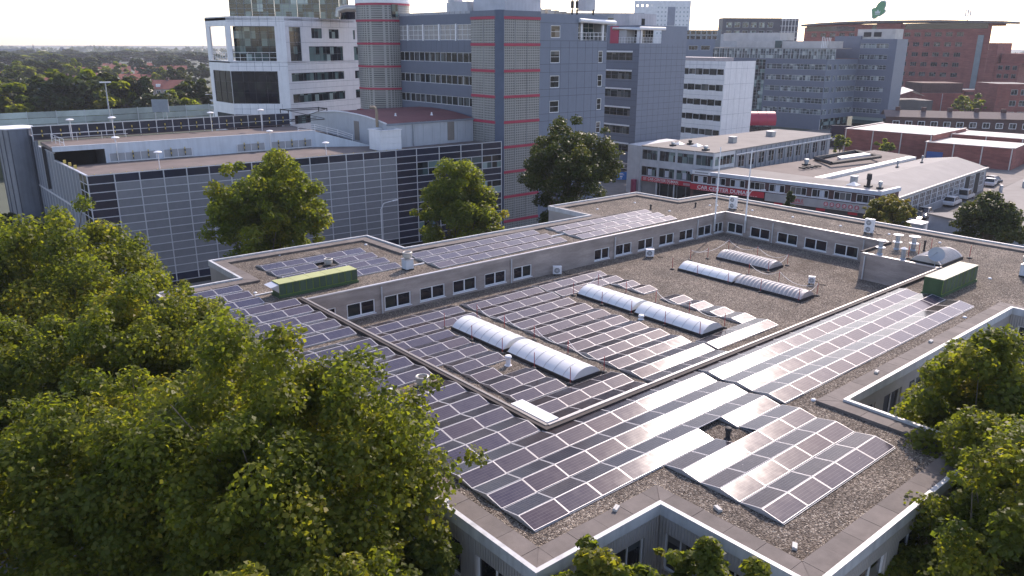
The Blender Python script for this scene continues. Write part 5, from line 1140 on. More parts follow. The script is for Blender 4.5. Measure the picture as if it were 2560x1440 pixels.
b = MB(); b.box(361.2, 376, 128.4, 209, 33.2, 34.3); b.build('upper_storey', BRICK_RED, B5)
b = MB(); b.box(361.05, 376, 124.9, 128.3, 0, 26.5); b.box(361.1, 380, 116, 124.8, 0, 18.6); b.box(364, 380, 112, 124, 18.6, 22.5); b.build('stepped_wing', BRICK_RED, B5)
o6 = [(1.2 + 2.6 * j, 1.2 + 2.6 * j + 1.7, z, z + 1.7, 2) for z in (5, 9, 13, 16.2) for j in range(3)]; F6 = Face((361.05, 124.75), (361.05, 116)); windows(B5, F6, o6, 2, 1, [mat('brown_window_frame', (.20, .16, .15), .6), GLASS], 0, .12)
b = MB(); b.fbox(F5, L5 - 4.6, L5 - 2.4, 2, 29.5, -.5, .3); b.build('stair_window', mat('pale_stair_glass', (.20, .24, .26), .2), B5)
t = thing('roof_emblem', 'green leaf-shaped emblem with a small crown on the brick office roof', 'sign', (360.5, 175.3, 35.6))
FE = Face((360.5, 180.5), (360.5, 171)); cu_, cz_ = 4.9, 39.4
def blob(pts, d0, d1, m, name):
    b = MB(); n = len(pts); b.add([FE.pt(u, d1, z) for u, z in pts] + [FE.pt(u, d0, z) for u, z in pts], [tuple(range(n)), tuple(range(n, 2 * n))[::-1]] + [(i, n + i, n + (i + 1) % n, (i + 1) % n) for i in range(n)]); b.build(name, m, t)
leaf = [(4.6, 42.6), (5.7, 43.6), (7.0, 43.8), (7.9, 43.1), (8.0, 41.8), (7.5, 40.5), (8.3, 39.9), (7.6, 38.8), (6.4, 38.0), (5.2, 37.7), (4.5, 37.1), (3.6, 36.8), (2.9, 37.3), (2.7, 38.6), (2.3, 40.3), (2.7, 41.0), (3.8, 41.1)]
blob([((u - 5.2) * 1.13 + 5.2, (z - 40) * 1.13 + 40) for u, z in leaf], -.5, 0, mat('pale_rim', (.55, .60, .58), .5), 'rim'); blob(leaf, .01, .08, mat('emblem_green', (.10, .30, .14), .5), 'leaf')
blob([(3.9, 38.8), (6.1, 38.8), (6.3, 39.9), (5.7, 39.5), (5.0, 40.5), (4.3, 39.5), (3.7, 39.9)], .09, .16, mat('pale_rim', (.55, .60, .58), .5), 'crown_mark'); blob([(3.9, 38.3), (6.1, 38.3), (6.1, 38.6), (3.9, 38.6)], .09, .16, mat('pale_rim', (.55, .60, .58), .5), 'crown_bar')
for u in (4.2, 6.2): b = MB(); b.tube([FE.pt(u, -.2, 35.4), FE.pt(u, -.2, 37.6)], .14, 5); b.build('support_leg', STEEL, t)
t = thing('antenna_mast', 'white antenna panels on a short mast at the red roof end', 'antenna', (362, 138.5, 35.5)); b = MB(); b.tube([(362, 138.5, 35), (362, 138.5, 39)], .15, 5); b.build('mast', STEEL, t)
for dy, dz in ((-.9, 36.6), (0, 37.0), (.9, 36.8)): b = MB(); b.box(361.5, 361.8, 138.2 + dy, 138.7 + dy, dz, dz + 2.6); b.build('antenna_panel', WHITE_DULL, t)

def plain(name, label, A, B, depth, z0, z1, m, rows=None, wm=None, roof=None, cols=1):
    """box building on a facade line with optional window rows (z, h, first, width, step)"""
    F = Face(A, B); t = thing(name, label, 'building', (A[0], A[1], 0)); ops = []
    for z, h, f, w, st in rows or ():
        u = f
        while u + w < F.L - .1: ops.append((u, u + w, z, z + h, cols)); u += st
    P = F.pt; b = MB(); b.wall(F, 0, F.L, z0, z1, ops, 0, .2)
    for q in ((P(F.L, 0, 0), P(F.L, -depth, 0)), (P(F.L, -depth, 0), P(0, -depth, 0)), (P(0, -depth, 0), P(0, 0, 0))): G = Face(q[0][:2], q[1][:2]); b.wall(G, 0, G.L, z0, z1, [])
    b.build('wall', m, t); b = MB(); b.quad(P(0, 0, z1 - .02), P(F.L, 0, z1 - .02), P(F.L, -depth, z1 - .02), P(0, -depth, z1 - .02)); b.build('roof', roof or ROOFFELT, t)
    if ops: windows(t, F, ops, cols, 1, wm or [GREYFR, GLASS], .14, .1)
    return t, F
WT, F = plain('white_tower', 'white high-rise with a grid of tiny windows and one tall opening', (273.2, 228.4), (284.5, 218.8), 14, 0, 43, mat('tower_white', (.72, .72, .74), .6), [(z, .9, .8, .9, 1.55) for z in np.arange(29.5, 40, 1.7)], [WHITE, mat('tower_glass', (.42, .46, .5), .2)])
b = MB(); b.fbox(F, 5.2, 8.4, 33, 40.5, -.5, .04); b.build('tall_opening', mat('tower_recess', (.22, .24, .30), .5), WT)
G_ = Face((266.4, 234.2), (273.2, 228.4)); b = MB(); b.wall(G_, 0, G_.L, 0, 43, [(1 + 2 * k, 1.8 + 2 * k, 40.5, 41.4) for k in range(4)], 0, .3); b.build('wall', mat('tower_white', (.72, .72, .74), .6), WT)
plain('grey_office_row', 'low grey office roofscape behind the slate blue offices', (159, 190), (190, 163), 20, 0, 34.3, mat('grey_mid', (.28, .30, .34), .6), [(31.6, 1.4, 1, 2.6, 3.2)])
plain('dark_scaffold_block', 'dark apartment block with scaffolded gable on the skyline', (373.2, 265.3), (397.1, 245), 9, 0, 39, mat('dark_block', (.055, .060, .078), .6), [(34.2, 2.6, 2, 3.0, 4.4), (30, 2.6, 2, 3.0, 4.4)], [GREYFR, GLASS_TEAL], cols=2)
SCF = thing('scaffold_gable', 'pale scaffolding on the end of the dark apartment block', 'scaffolding', (397, 245, 0)); F = Face((397.2, 244.8), (404, 239)); b = MB()
for k in range(6): b.tube([F.pt(1.7 * k, 1, 0), F.pt(1.7 * k, 1, 39.2)], .16, 4)
for z in range(14, 40, 3): b.tube([F.pt(-1, 1, z), F.pt(10, 1, z)], .15, 4)
b.build('poles', WHITE_DULL, SCF); b = MB(); b.fbox(F, 0, F.L, 0, 38.8, -8, -.1); b.build('gable_wall', mat('dark_block', (.055, .060, .078), .6), SCF)
plain('pale_roof_block', 'pale low roof structure before the dark apartment block', (291, 207.8), (314.6, 187.7), 12, 0, 29.6, mat('pale_plant', (.46, .45, .46), .6))
plain('grey_glass_block', 'grey glazed block just right of the slate blue office', (255.3, 198.5), (266, 189.5), 12, 0, 30.7, mat('grey_glass_wall', (.17, .19, .21), .4), [(27.2, 1.5, .2, 1.9, 2.1), (29.0, 1.5, .2, 1.9, 2.1)])
plain('light_blue_block', 'light blue office wall behind the white office block', (226, 179.8), (236.5, 170.6), 10, 0, 27.2, BLUECLAD, [(23.6, 1.5, .8, 3.2, 4.2)], cols=3)
t, F = plain('brick_hall', 'red brick hall with a dark brick band in front of the brick office', (308.3, 129.4), (320.1, 119.4), 22, 0, 8.7, BRICK_RED); b = MB(); b.fbox(F, .2, F.L - .2, 8.7, 12.2, -14, -1); b.build('upper_band', BRICK_DARK, t); b = MB(); b.fbox(F, F.L / 2 - .2, F.L / 2, 0, 8.5, .02, .15); b.build('downpipe', GREYFR, t)
t, F = plain('sloped_brick_wing', 'red brick wing with dark horizontal strips beside the brick hall', (320.3, 119.3), (340, 110.5), 10, 0, 9.8, BRICK_RED); b = MB()
for z in (2, 5, 8): b.fbox(F, 0, F.L, z, z + 1.1, .01, .06)
b.build('dark_strip', BRICK_DARK, t)
plain('brick_house_corner', 'red brick building at the right picture edge, below the antennas', (296.6, 100.5), (306, 92), 14, 0, 13.4, BRICK_RED, [(9.8, 1.8, 4.6, 2.2, 3.2), (6.2, 1.8, 4.6, 2.2, 3.2), (2.6, 1.8, 4.6, 2.2, 3.2)], cols=2)
t, F = plain('grey_gabled_shed', 'grey building with a pale tilted roof beside the brick hall', (268, 124), (280, 113.6), 12, 0, 8.0, mat('dark_grey_wall', (.10, .09, .09), .7)); b = MB(); P = F.pt; b.quad(P(2, 0, 9), P(9, 0, 11.3), P(9, -8, 12), P(2, -8, 9.6)); b.quad(P(9, 0, 11.3), P(13, 0, 9.4), P(13, -8, 10), P(9, -8, 12)); b.build('tilted_roof', mat('pale_tilted_roof', (.40, .40, .42), .6), t)
t = thing('house_terrace', 'row of dark brick houses with white window frames behind the red halls', 'building', (248, 100, 0)); F = Face((236.5, 108.5), (262, 72)); P = F.pt
o = [(2 + 3.4 * k, 3.9 + 3.4 * k, 2.8, 4.4, 2) for k in range(12)]; b = MB(); b.wall(F, 0, F.L, 0, 5.6, o); b.build('wall', BRICK_DARK, t); windows(t, F, o, 2, 1, [WHITE, GLASS], .1, .14)
b = MB(); b.quad(P(-.3, .5, 5.5), P(F.L + .3, .5, 5.5), P(F.L + .3, -3.5, 7.2), P(-.3, -3.5, 7.2)); b.quad(P(-.3, -3.5, 7.2), P(F.L + .3, -3.5, 7.2), P(F.L + .3, -7.5, 5.5), P(-.3, -7.5, 5.5)); b.build('roof', mat('brown_tiles', (.15, .11, .10), .8), t)
for k in range(6): b = MB(); b.fbox(F, 3 + 7 * k, 4.2 + 7 * k, 6.4, 8.1, -4, -3); b.build('chimney', BRICK_DARK, t)

# ================================================================== car dealer: tall front, long wing, low front, workshops
CC = thing('car_dealer_building', 'white framed three-storey showroom with a long glazed rear wing', 'building', (106.5, 77, 0))
FA = Face((106.48, 90.54), (108.45, 76.68)); FAs = Face((108.45, 76.68), (114.9, 77.1)); FAr = Face((114.9, 77.1), (150.5, 79.4))
FRM = mat('showroom_frame', (.56, .57, .59), .5, streak=.1)
oa = []
for z0, z1 in ((6.42, 8.12), (3.62, 5.24)): oa += [(.3 + 3.47 * k, .3 + 3.47 * k + 3.1, z0, z1, 3) for k in range(4)]
b = MB(); b.wall(FA, 0, FA.L, 2.7, 8.7, oa, 0, .15); b.build('wall', FRM, CC); windows(CC, FA, oa, 3, 1, [mat('grey_steel_frame', (.30, .31, .33), .5), GLASS_TEAL], .12, .05)
for k in range(5): b = MB(); u = .05 + 3.47 * k; b.fbox(FA, u - .1, u + .12, 0, 8.7, -.02, .14); b.build('pier', FRM, CC)
oas = [(.3, 6.2, 6.42, 8.0, 5)]; b = MB(); b.wall(FAs, 0, FAs.L, 0, 8.7, oas, 0, .1); b.build('wall', FRM, CC); windows(CC, FAs, oas, 5, 1, [FRM, GLASS_TEAL], .08, .06)
oar = [(1.2 + 3.4 * k, 1.2 + 3.4 * k + 1.9, 5.6, 7.6, 2, 2) for k in range(10)] + [(1.2 + 3.4 * k, 1.2 + 3.4 * k + 1.9, 2.2, 4.0, 2, 2) for k in range(10)]
b = MB(); b.wall(FAr, 0, FAr.L, 0, 8.6, oar, 0, .1); b.build('wall', mat('grey_blue_sheet', (.25, .27, .31), .5, .1, streak=.2), CC); windows(CC, FAr, oar, 2, 2, [mat('mauve_frame', (.36, .32, .33), .6), GLASS], .08, .07)
for k in range(21): b = MB(); u = .2 + 1.7 * k; b.fbox(FAr, u, u + .16, 0, 8.5, .0, .12); b.build('pier', STEEL, CC)
b = MB(); b.fbox(FAr, 0, FAr.L, 7.8, 7.95, .12, .3); b.build('transom', WHITE_DULL, CC)
b = MB(); b.prism([(106.4, 90.6), (108.35, 76.6), (114.95, 77.0), (150.6, 79.3), (150.1, 91.2), (118.9, 91.7)], 8.6, 8.74); b.build('roof', ROOFFELT, CC)
b = MB(); b.prism([(106.6, 90.4), (107.5, 90.5), (119, 91.6), (118.9, 95), (107, 94)], 0, 8.6); b.build('rear_wall', FRM, CC)
b = MB(); b.fbox(FA, .2, FA.L, 0, 2.7, -1.2, -.6); b.build('shopfront', GLASS_DARK, CC)
for k in range(9): b = MB(); u = .4 + 1.7 * k; b.fbox(FA, u, u + .1, 0, 2.7, -.6, -.5); b.build('shopfront_bar', STEEL, CC)
b = MB(); b.fbox(FA, .25, 3.4, .1, 2.6, -.55, -.3); b.build('roller_shutter', mat('shutter_grey', (.26, .26, .265), .6), CC)
for k, u in enumerate((1.6, 5.0, 8.4)): b = MB(); b.fbox(FA, u, u + .75, 3.75, 4.85, -.05, -.02); b.build('window_poster', mat('pale_poster', (.55, .58, .64), .6), CC)
SG = thing('showroom_sign', 'red shop sign with small white car dealer lettering, on the tall front', 'sign', FA.pt(0, .15, 2.75)); b = MB(); b.fbox(FA, .6, 10.4, 2.72, 3.5, .15, .3); b.build('board', SIGNRED, SG)
text('CAR CENTER DUMAN', .62, SIGNWHITE, SG, FA.pt(1.85, .305, 2.98), FA.ang, sx=.98)
for u in np.arange(1.9, 8.2, .42): b = MB(); b.fbox(FA, u, u + random.uniform(.2, .36), 2.82, 2.87, .3, .312); b.build('small_print', SIGNWHITE, SG)
b = MB(); b.fbox(FA, 8.85, 10.1, 2.85, 3.25, .3, .312); b.build('small_print', mat('pink_print', (.62, .35, .36), .5), SG)
for z in (2.9, 3.1, 3.28): b = MB(); b.fbox(FA, .9, 1.6, z, z + .06, .3, .312); b.build('small_print', SIGNWHITE, SG)

LW = thing('low_shop_row', 'long low brick shop row with a pale fascia and flat roof', 'building', (105.2, 50, 0))
FB = Face((105.21, 78.5), (110.02, 49.79)); FBs = Face((110.02, 49.79), (115.74, 49.67))
ob = [(u, u + 2.45, 4.1, 5.27, 3) for u in (.39, 3.54, 6.77, 10.0, 13.13, 16.44, 19.66, 22.88, 26.05)]
b = MB(); b.wall(FB, 0, FB.L, 0, 5.45, ob, 0, .12); b.build('wall', BRICK_DARK, LW); windows(LW, FB, ob, 3, 1, [WHITE_DULL, GLASS], .08, .07)
obs = [(1.2, 3.0, 4.1, 5.2, 2)]; b = MB(); b.wall(FBs, 0, FBs.L, 0, 5.45, obs, 0, .12); b.build('wall', BRICK_DARK, LW); windows(LW, FBs, obs, 2, 1, [WHITE_DULL, GLASS], .08, .07)
b = MB(); b.fbox(FB, -.2, FB.L + .25, 5.45, 6.02, -.3, .25); b.fbox(FBs, -.2, FBs.L, 5.45, 6.02, -.3, .25); b.build('fascia', mat('pale_blue_fascia', (.48, .52, .58), .5, streak=.12), LW)
b = MB(); b.prism([(105.0, 78.6), (109.9, 49.7), (115.9, 49.6), (114.4, 60), (113.6, 76.5), (110.5, 78.9)], 5.9, 6.0); b.build('roof', ROOFFELT, LW)
b = MB(); b.fbox(FB, 0, FB.L, 3.95, 4.08, .0, .1); b.build('sill_band', WHITE_DULL, LW)
b = MB(); b.fbox(FB, .5, 12.5, .1, 2.9, .0, .06); b.build('shopfront', GLASS_DARK, LW); b = MB(); b.fbox(FB, 13, 28.8, .1, 2.5, .0, .06); b.build('shopfront', mat('dull_shop_glass', (.05, .05, .055), .3), LW)
for u in (14.2, 20.6, 25.2): b = MB(); b.fbox(FB, u, u + 1.3, 2.2, 2.55, .06, .12); b.build('red_blind', SIGNRED, LW)
for k in range(5): b = MB(); u = (1.25, 4.3, 7.6, 14.1, 20.8)[k]; b.fbox(FB, u, u + .72, 4.2, 5.15, -.06, -.03); b.build('window_poster', mat('pale_poster', (.55, .58, .64), .6), LW)
b = MB(); b.fbox(FB, .25, 3.4, 5.5, 6.1, .26, .34); b.build('name_board', WHITE, LW)
for k in range(13): b = MB(); u = .75 + .18 * k; b.fbox(FB, u, u + .11, 5.72, 5.9, .34, .35); b.build('name_letter', mat('dark_letters', (.06, .07, .09), .6), LW)
SG = thing('low_row_sign', 'long red sign with big white car dealer lettering, on the low row', 'sign', FB.pt(0, .12, 2.98)); b = MB(); b.fbox(FB, .05, 12.55, 2.98, 3.86, .12, .3); b.build('board', SIGNRED, SG)
text('CAR CENTER DUMAN', .78, SIGNWHITE, SG, FB.pt(1.3, .305, 3.2), FB.ang, sx=1.17)
for u in np.arange(1.2, 11.5, .4): b = MB(); b.fbox(FB, u, u + random.uniform(.2, .34), 3.05, 3.1, .3, .312); b.build('small_print', SIGNWHITE, SG)
SG = thing('silver_shop_sign', 'long silver shop sign with red letters and six red discs', 'sign', FB.pt(12.8, .12, 2.7)); b = MB(); b.fbox(FB, 12.75, 28.8, 2.65, 3.85, .12, .3); b.build('board', mat('silver_board', (.42, .43, .45), .35, .5, var=.15, vscale=.4), SG)
text('PROFILE', .66, SIGNRED, SG, FB.pt(16.3, .305, 3.1), FB.ang, sx=1.0)
b = MB(); b.fbox(FB, 16.4, 18.8, 2.85, 2.93, .3, .312); b.build('small_print', SIGNRED, SG)
for k in range(6):
    u = 22.0 + .875 * k; pts = [FB.pt(u + .33 * math.cos(a), .31, 3.33 + .33 * math.sin(a)) for a in np.linspace(0, 2 * math.pi, 20, endpoint=False)]; b = MB(); b.add(pts, [tuple(range(20))]); d = b.build('disc', mat('disc_red', (.50, .06, .09), .5), SG)
    b = MB(); b.fbox(FB, u - .16, u + .16, 3.2, 3.24, .312, .32); b.fbox(FB, u - .05, u + .05, 3.2, 3.5, .312, .322); b.tube([FB.pt(u + .2 * math.cos(a), .315, 3.33 + .2 * math.sin(a)) for a in np.linspace(0, 2 * math.pi, 11)], .02, 4); b.build('pictogram', SIGNWHITE, SG)
    b = MB(); b.fbox(FB, u - .28, u + .28, 2.82, 2.88, .3, .312); b.build('small_print', BLACK, SG)
def roof_unit(label, x, y, z, w, h, m, kind=0):
    t = thing('roof_vent', label, 'vent', (x, y, z)); b = MB()
    if kind == 0: b.box(x - w / 2, x + w / 2, y - w / 2, y + w / 2, z, z + h); b.build('box', m, t); b = MB(); b.box(x - w / 2 - .06, x + w / 2 + .06, y - w / 2 - .06, y + w / 2 + .06, z + h, z + h + .08); b.build('lid', WHITE_DULL, t)
    elif kind == 1: b.box(x - w / 2, x + w / 2, y - w / 2, y + w / 2, z, z + .12); b.build('kerb', WHITE_DULL, t); b = MB(); k = w * .46; b.add([(x - k, y - k, z + .12), (x + k, y - k, z + .12), (x + k, y + k, z + .12), (x - k, y + k, z + .12), (x, y, z + .12 + h)], [(0, 1, 4), (1, 2, 4), (2, 3, 4), (3, 0, 4)]); b.build('dome', ACRYL, t)
    else: b.box(x - w * .6, x + w * .6, y - w * .6, y + w * .6, z, z + .25); b.build('base', BLACK, t); b = MB(); b.smooth = True; b.lathe((x, y), [(w * .35, z + .25), (w * .35, z + h * .5), (w * .5, z + h * .55), (w * .45, z + h * .95), (w * .2, z + h)], 14); b.build('cowl', m, t)
roof_unit('grey round cowl at the showroom roof corner', 109.6, 79.3, 8.74, .8, .8, STEEL, 2)
roof_unit('grey round cowl at the showroom roof front', 110.2, 86.6, 8.74, .7, .7, STEEL, 2)
roof_unit('white pyramid rooflight left of a dark cowl', 112.6, 87.2, 8.74, 1.6, .4, WHITE, 1); roof_unit('white pyramid rooflight right of a dark cowl', 112.9, 83.6, 8.74, 1.6, .4, WHITE, 1); roof_unit('dark cowl between two white rooflights', 114.2, 86.0, 8.74, .7, .8, BLACK, 2)
roof_unit('grey square vent in the middle of the long rear roof', 122.5, 83.0, 8.74, 1.1, 1.0, STEEL); roof_unit('pale square vent at the far end of the long rear roof', 137, 84.4, 8.74, 1.3, .9, STEEL)
roof_unit('white pyramid rooflight at the end of the low shop row', 111.8, 54.6, 6.0, 1.5, .45, WHITE, 1); roof_unit('tall black flue on the low shop row', 112.2, 52.6, 6.0, .75, 2.0, BLACK, 2); roof_unit('grey drum vent at the end of the low shop row', 112.0, 50.8, 6.0, .6, 1.1, STEEL, 2); roof_unit('grey square vent behind the pyramid rooflight', 113.8, 55.6, 6.0, .8, 1.0, STEEL)

WS = thing('workshop_hall', 'wide grey shallow-pitched workshop with a pale rooflight strip', 'building', (118, 50, 0))
e0, e1 = (116.9, 49.95), (159.1, 53.05); r0, r1 = (116.2, 60.6), (158.2, 60.8)
b = MB(); b.add([(116.0, 49.9, 4.2), (160.2, 53.3, 4.2), (159.4, 58.8, 5.6), (115.2, 57.4, 5.6)], [(0, 1, 2, 3)]); b.add([(115.2, 57.4, 5.6), (159.4, 58.8, 5.6), (158.2, 64.2, 4.9), (114.6, 62.6, 4.9)], [(0, 1, 2, 3)]); b.build('roof', ROOFGREY, WS)
b = MB(); b.prism([(114.6, 62.6), (155, 64.3), (155, 65.7), (114.5, 64.0)], 4.9, 5.4); b.build('rooflight_strip', ribbed_mat('rooflight_sheet', (.66, .64, .62), .9, .4, .4, 'x'), WS)
b = MB(); b.add([(114.3, 63.9, 4.9), (149, 66.5, 4.9), (146, 73.6, 5.7), (114.1, 76.3, 5.3)], [(0, 1, 2, 3)]); b.add([(149, 66.5, 4.9), (160, 67, 4.9), (158, 73.8, 5.5), (146, 73.6, 5.7)], [(0, 1, 2, 3)]); b.build('rear_roof', mat('brown_roof_felt', (.19, .155, .135), .9, var=.15, vscale=.3), WS)
for q in (((134.7, 73.5), (149.8, 73.7)), ((149.8, 73.7), (146.1, 67)), ((146.1, 67), (131, 68.4)), ((131, 68.4), (134.7, 73.5))): b = MB(); b.tube([(*q[0], 5.9), (*q[1], 5.9)], .35, 5); b.build('roof_kerb', BLACK, WS)
b = MB(); b.prism([(137, 69.8), (147, 69.2), (148, 71.0), (139, 71.6)], 5.7, 6.1); b.build('rooflight_strip', ribbed_mat('rooflight_sheet_small', (.66, .64, .62), .9, .4, .4, 'x'), WS)
FWs = Face((116.2, 50.2), (159.9, 53.55)); ow = [(2 + 2.75 * k, 4.3 + 2.75 * k, 1.2, 3.7, 3, 3) for k in range(15) if k not in (11, 13)]
b = MB(); b.wall(FWs, 0, FWs.L, 0, 4.2, ow, 0, .12); b.build('wall', mat('workshop_wall', (.34, .35, .37), .6, streak=.2), WS); windows(WS, FWs, ow, 3, 3, [WHITE_DULL, GLASS], .08, .07)
for k in (11, 13): b = MB(); u = 2 + 2.75 * k; b.fbox(FWs, u, u + 2.3, 0, 3.7, .0, .04); b.build('doorway', DARK, WS)
b = MB(); b.fbox(FWs, 0, FWs.L, 4.05, 4.28, .0, .35); b.build('gutter', mat('gutter_beige', (.36, .34, .32), .6), WS)
FWe = Face((159.9, 53.5), (158.2, 64.0)); b = MB(); b.wall(FWe, 0, FWe.L, 0, 4.6, []); b.build('wall', BRICK_DARK, WS)
for k in range(5): b = MB(); b.box(124 + 1.1 * k, 124.3 + 1.1 * k, 69.3 - .1 * k, 70.5 - .1 * k, 5.45, 5.7); b.build('louvre', BLACK, WS)
roof_unit('grey cowl on the brown workshop roof', 128.2, 71.5, 5.5, .9, 1.1, STEEL, 2); roof_unit('slim grey flue by the pale rooflight strip', 139.5, 60.8, 5.2, .4, 1.3, STEEL, 2); roof_unit('blue-capped flue near the workshop ridge', 148, 60.3, 5.3, .35, 1.4, STEEL, 2)

def hall(label, A, B, depth, h, name='brick_warehouse', blue=None, nb=3):
    F = Face(A, B); t = thing(name, label, 'building', (A[0], A[1], 0), 'red brick warehouses'); P = F.pt; b = MB()
    b.wall(F, 0, F.L, 0, h, []); G = Face(P(F.L, 0, 0)[:2], P(F.L, -depth, 0)[:2]); b.wall(G, 0, G.L, 0, h, []); K = Face(P(0, -depth, 0)[:2], P(0, 0, 0)[:2]); b.wall(K, 0, K.L, 0, h, []); b.build('wall', BRICK_RED, t)
    b = MB(); b.quad(P(0, 0, h - .15), P(F.L, 0, h - .15), P(F.L, -depth, h - .15), P(0, -depth, h - .15)); b.build('roof', ROOFPALE, t)
    for Q in (F, G, K): b = MB(); b.fbox(Q, -.1, Q.L + .1, h - .02, h + .12, -.3, .1); b.build('roof_trim', mat('pale_trim', (.60, .54, .50), .6), t)
    for k in range(nb + 1): b = MB(); u = .2 + (F.L - .6) * k / nb; b.fbox(F, u, u + .22, 0, h - .02, .0, .12); b.build('downpipe', mat('pale_trim', (.60, .54, .50), .6), t)
    if blue: b = MB(); b.fbox(F, *blue, 0, 2.6, .0, .06); b.build('blue_door', mat('blue_door', (.03, .09, .28), .5), t)
    return t
hall('tall red brick warehouse with a glaring pale flat roof', (190.5, 97.0), (192.0, 76.7), 23.5, 5.8)
hall('lower red brick warehouse with a blue door beside the tall one', (188.2, 76.6), (190.4, 59.2), 15, 4.6, blue=(.6, 4.0))
hall('far red brick warehouse behind the lower one, at the picture edge', (204.5, 77.8), (207, 55), 14, 5.2)
SH = thing('flat_roofed_shed', 'long low shed with grey felt roof below the dark round tree', 'building', (113, 42, 0)); b = MB(); b.prism([(112.9, 43.9), (116.2, 42.2), (165, 47.4), (163, 30), (113, 22), (109.5, 33)], 0, 3.3); b.build('wall', mat('pale_shed_wall', (.40, .43, .48), .6), SH)
b = MB(); b.prism([(112.6, 44.2), (116.2, 42.0), (165.4, 47.2), (163.4, 29.8), (113, 21.6), (109.1, 33)], 3.3, 3.5); b.build('roof', ROOFFELT, SH)
b = MB(); b.box(125, 150, 33, 33.3, 3.5, 5.2); b.build('screen', WHITE_DULL, SH)
for x, y in ((129, 43.2), (139, 44.0), (146, 43)): b = MB(); b.cyl((x, y), .25, 3.5, 4.5, 10); b.build('flue', STEEL, SH)
t = thing('kiosk', 'small kiosk with a bright white roof beside the yellow tree', 'kiosk', (113, 45, 0)); b = MB(); b.box(111.6, 113.9, 44.3, 46.2, 0, 1.9); b.build('wall', PALEWALL, t); b = MB(); b.box(111.4, 114.1, 44.1, 46.4, 1.9, 2.05); b.build('roof', WHITE, t)

# ---- cars
def car_meshes(L, W, Hh, col, van=False):
    b = MB(); s = W / 2; body = [(-L / 2, .35), (-L / 2, .75), (-L / 2 + .15, .92), (-L / 2 + .9, 1.0), (L / 2 - 1.0, .98), (L / 2 - .2, .82), (L / 2, .6), (L / 2, .35)]
    n = len(body); b.add([(x, -s, z) for x, z in body] + [(x, s, z) for x, z in body], [tuple(range(n))[::-1], tuple(range(n, 2 * n))] + [(i, (i + 1) % n, n + (i + 1) % n, n + i) for i in range(n)])
    bm = b.mesh('body', col)
    cab = [(-L / 2 + (.08 if van else .35), .95), (-L / 2 + (.2 if van else .95), Hh), (L / 2 - 2.1, Hh + .02), (L / 2 - 1.15, .95)]; b = MB(); k = .16
    b.add([(x, -s + (.03 if z < 1 else k), z) for x, z in cab] + [(x, s - (.03 if z < 1 else k), z) for x, z in cab], [(3, 2, 1, 0), (4, 5, 6, 7), (0, 1, 5, 4), (2, 3, 7, 6)]); gm = b.mesh('windows', GLASS_DARK)
    b = MB(); b.add([(x, y, z + .015) for x, y, z in ((cab[1][0] - .05, -s + k, Hh), (cab[2][0] + .05, -s + k, Hh + .02), (cab[2][0] + .05, s - k, Hh + .02), (cab[1][0] - .05, s - k, Hh))], [(0, 1, 2, 3)])
    for i in (1, 2):
        for sg in (-1, 1):
            x0 = cab[i][0]; x1 = cab[0 if i == 1 else 3][0]; b.tube([(x0, sg * (s - k), Hh), (x1, sg * (s - .03), .96)], .045, 4)
    for sg in (-1, 1): b.tube([(-.1, sg * (s - k + .01), Hh), (-.1, sg * (s - .02), .96)], .04, 4); b.tube([(cab[1][0], sg * (s - k), Hh), (cab[2][0], sg * (s - k), Hh)], .04, 4)
    rm = b.mesh('roof', col); b = MB(); n = 16; b.add([(.31 * math.cos(a), -.1, .31 * math.sin(a)) for a in np.linspace(0, 2 * math.pi, n, endpoint=False)] + [(.31 * math.cos(a), .1, .31 * math.sin(a)) for a in np.linspace(0, 2 * math.pi, n, endpoint=False)], [tuple(range(n)), tuple(range(n, 2 * n))[::-1]] + [(i, n + i, n + (i + 1) % n, (i + 1) % n) for i in range(n)]); wm = b.mesh('wheel', BLACK)
    b = MB(); b.box(-.04, .04, -.2, .2, -.07, .07); hm = b.mesh('headlight', WHITE)
    return bm, gm, rm, wm, hm
def car(label, x, y, az, L=4.2, W=1.75, Hh=1.5, col=None, van=False, z=.02):
    t = thing('parked_car', label, 'car', (x, y, z), 'cars parked around the dealer'); t.rotation_euler.z = az; bm, gm, rm, wm, hm = car_meshes(L, W, Hh, col, van)
    for nme, me in (('body', bm), ('windows', gm), ('roof', rm)): inst(nme, me, t, (x, y, z))
    for sx in (-1, 1):
        for sy in (-1, 1): o = inst('wheel', wm, t, (x, y, z)); o.location = (sx * L * .31, sy * (W / 2 - .1), .31)
    for sy in (-1, 1): o = inst('headlight', hm, t, (x, y, z)); o.location = (L / 2 - .06, sy * (W / 2 - .3), .68)
CW = mat('car_white', (.72, .72, .72), .25, var=.02); CS = mat('car_silver', (.42, .43, .44), .3, .5, var=.02); CB = mat('car_black', (.03, .03, .035), .25, var=.02)
car('silver hatchback parked nearest the yellow tree', 126.2, 50.0, R(188), col=CS, Hh=1.55); car('dark car tucked behind the silver hatchback', 122.6, 49.6, R(200), col=CB)
car('white saloon parked along the workshop windows', 140.2, 51.3, R(5), col=CW, L=4.6); car('white van parked beyond the white saloon', 148.0, 52.1, R(5), col=CW, Hh=1.8, van=True); car('white car at the far corner of the workshop', 166, 54.5, R(10), col=CW); car('dark car beside the far warehouse corner', 169, 55.8, R(80), col=CB); car('white pickup under the dark block beside the tall warehouse', 199.3, 102.6, R(-48), col=CW, Hh=1.6, z=1.45)
t = thing('dark_car_deck', 'dark open car deck behind the tall red warehouse', 'building', (200, 103, 0)); b = MB(); b.prism([(197.5, 104.5), (201.5, 100.3), (206, 104), (202, 108.5)], 0, 1.4); b.build('deck', ASPHALT, t); b = MB(); b.prism([(199.3, 105.2), (203.0, 101.2), (203.6, 101.7), (199.9, 105.8)], 1.4, 5.4); b.build('screen_wall', NAVY, t)

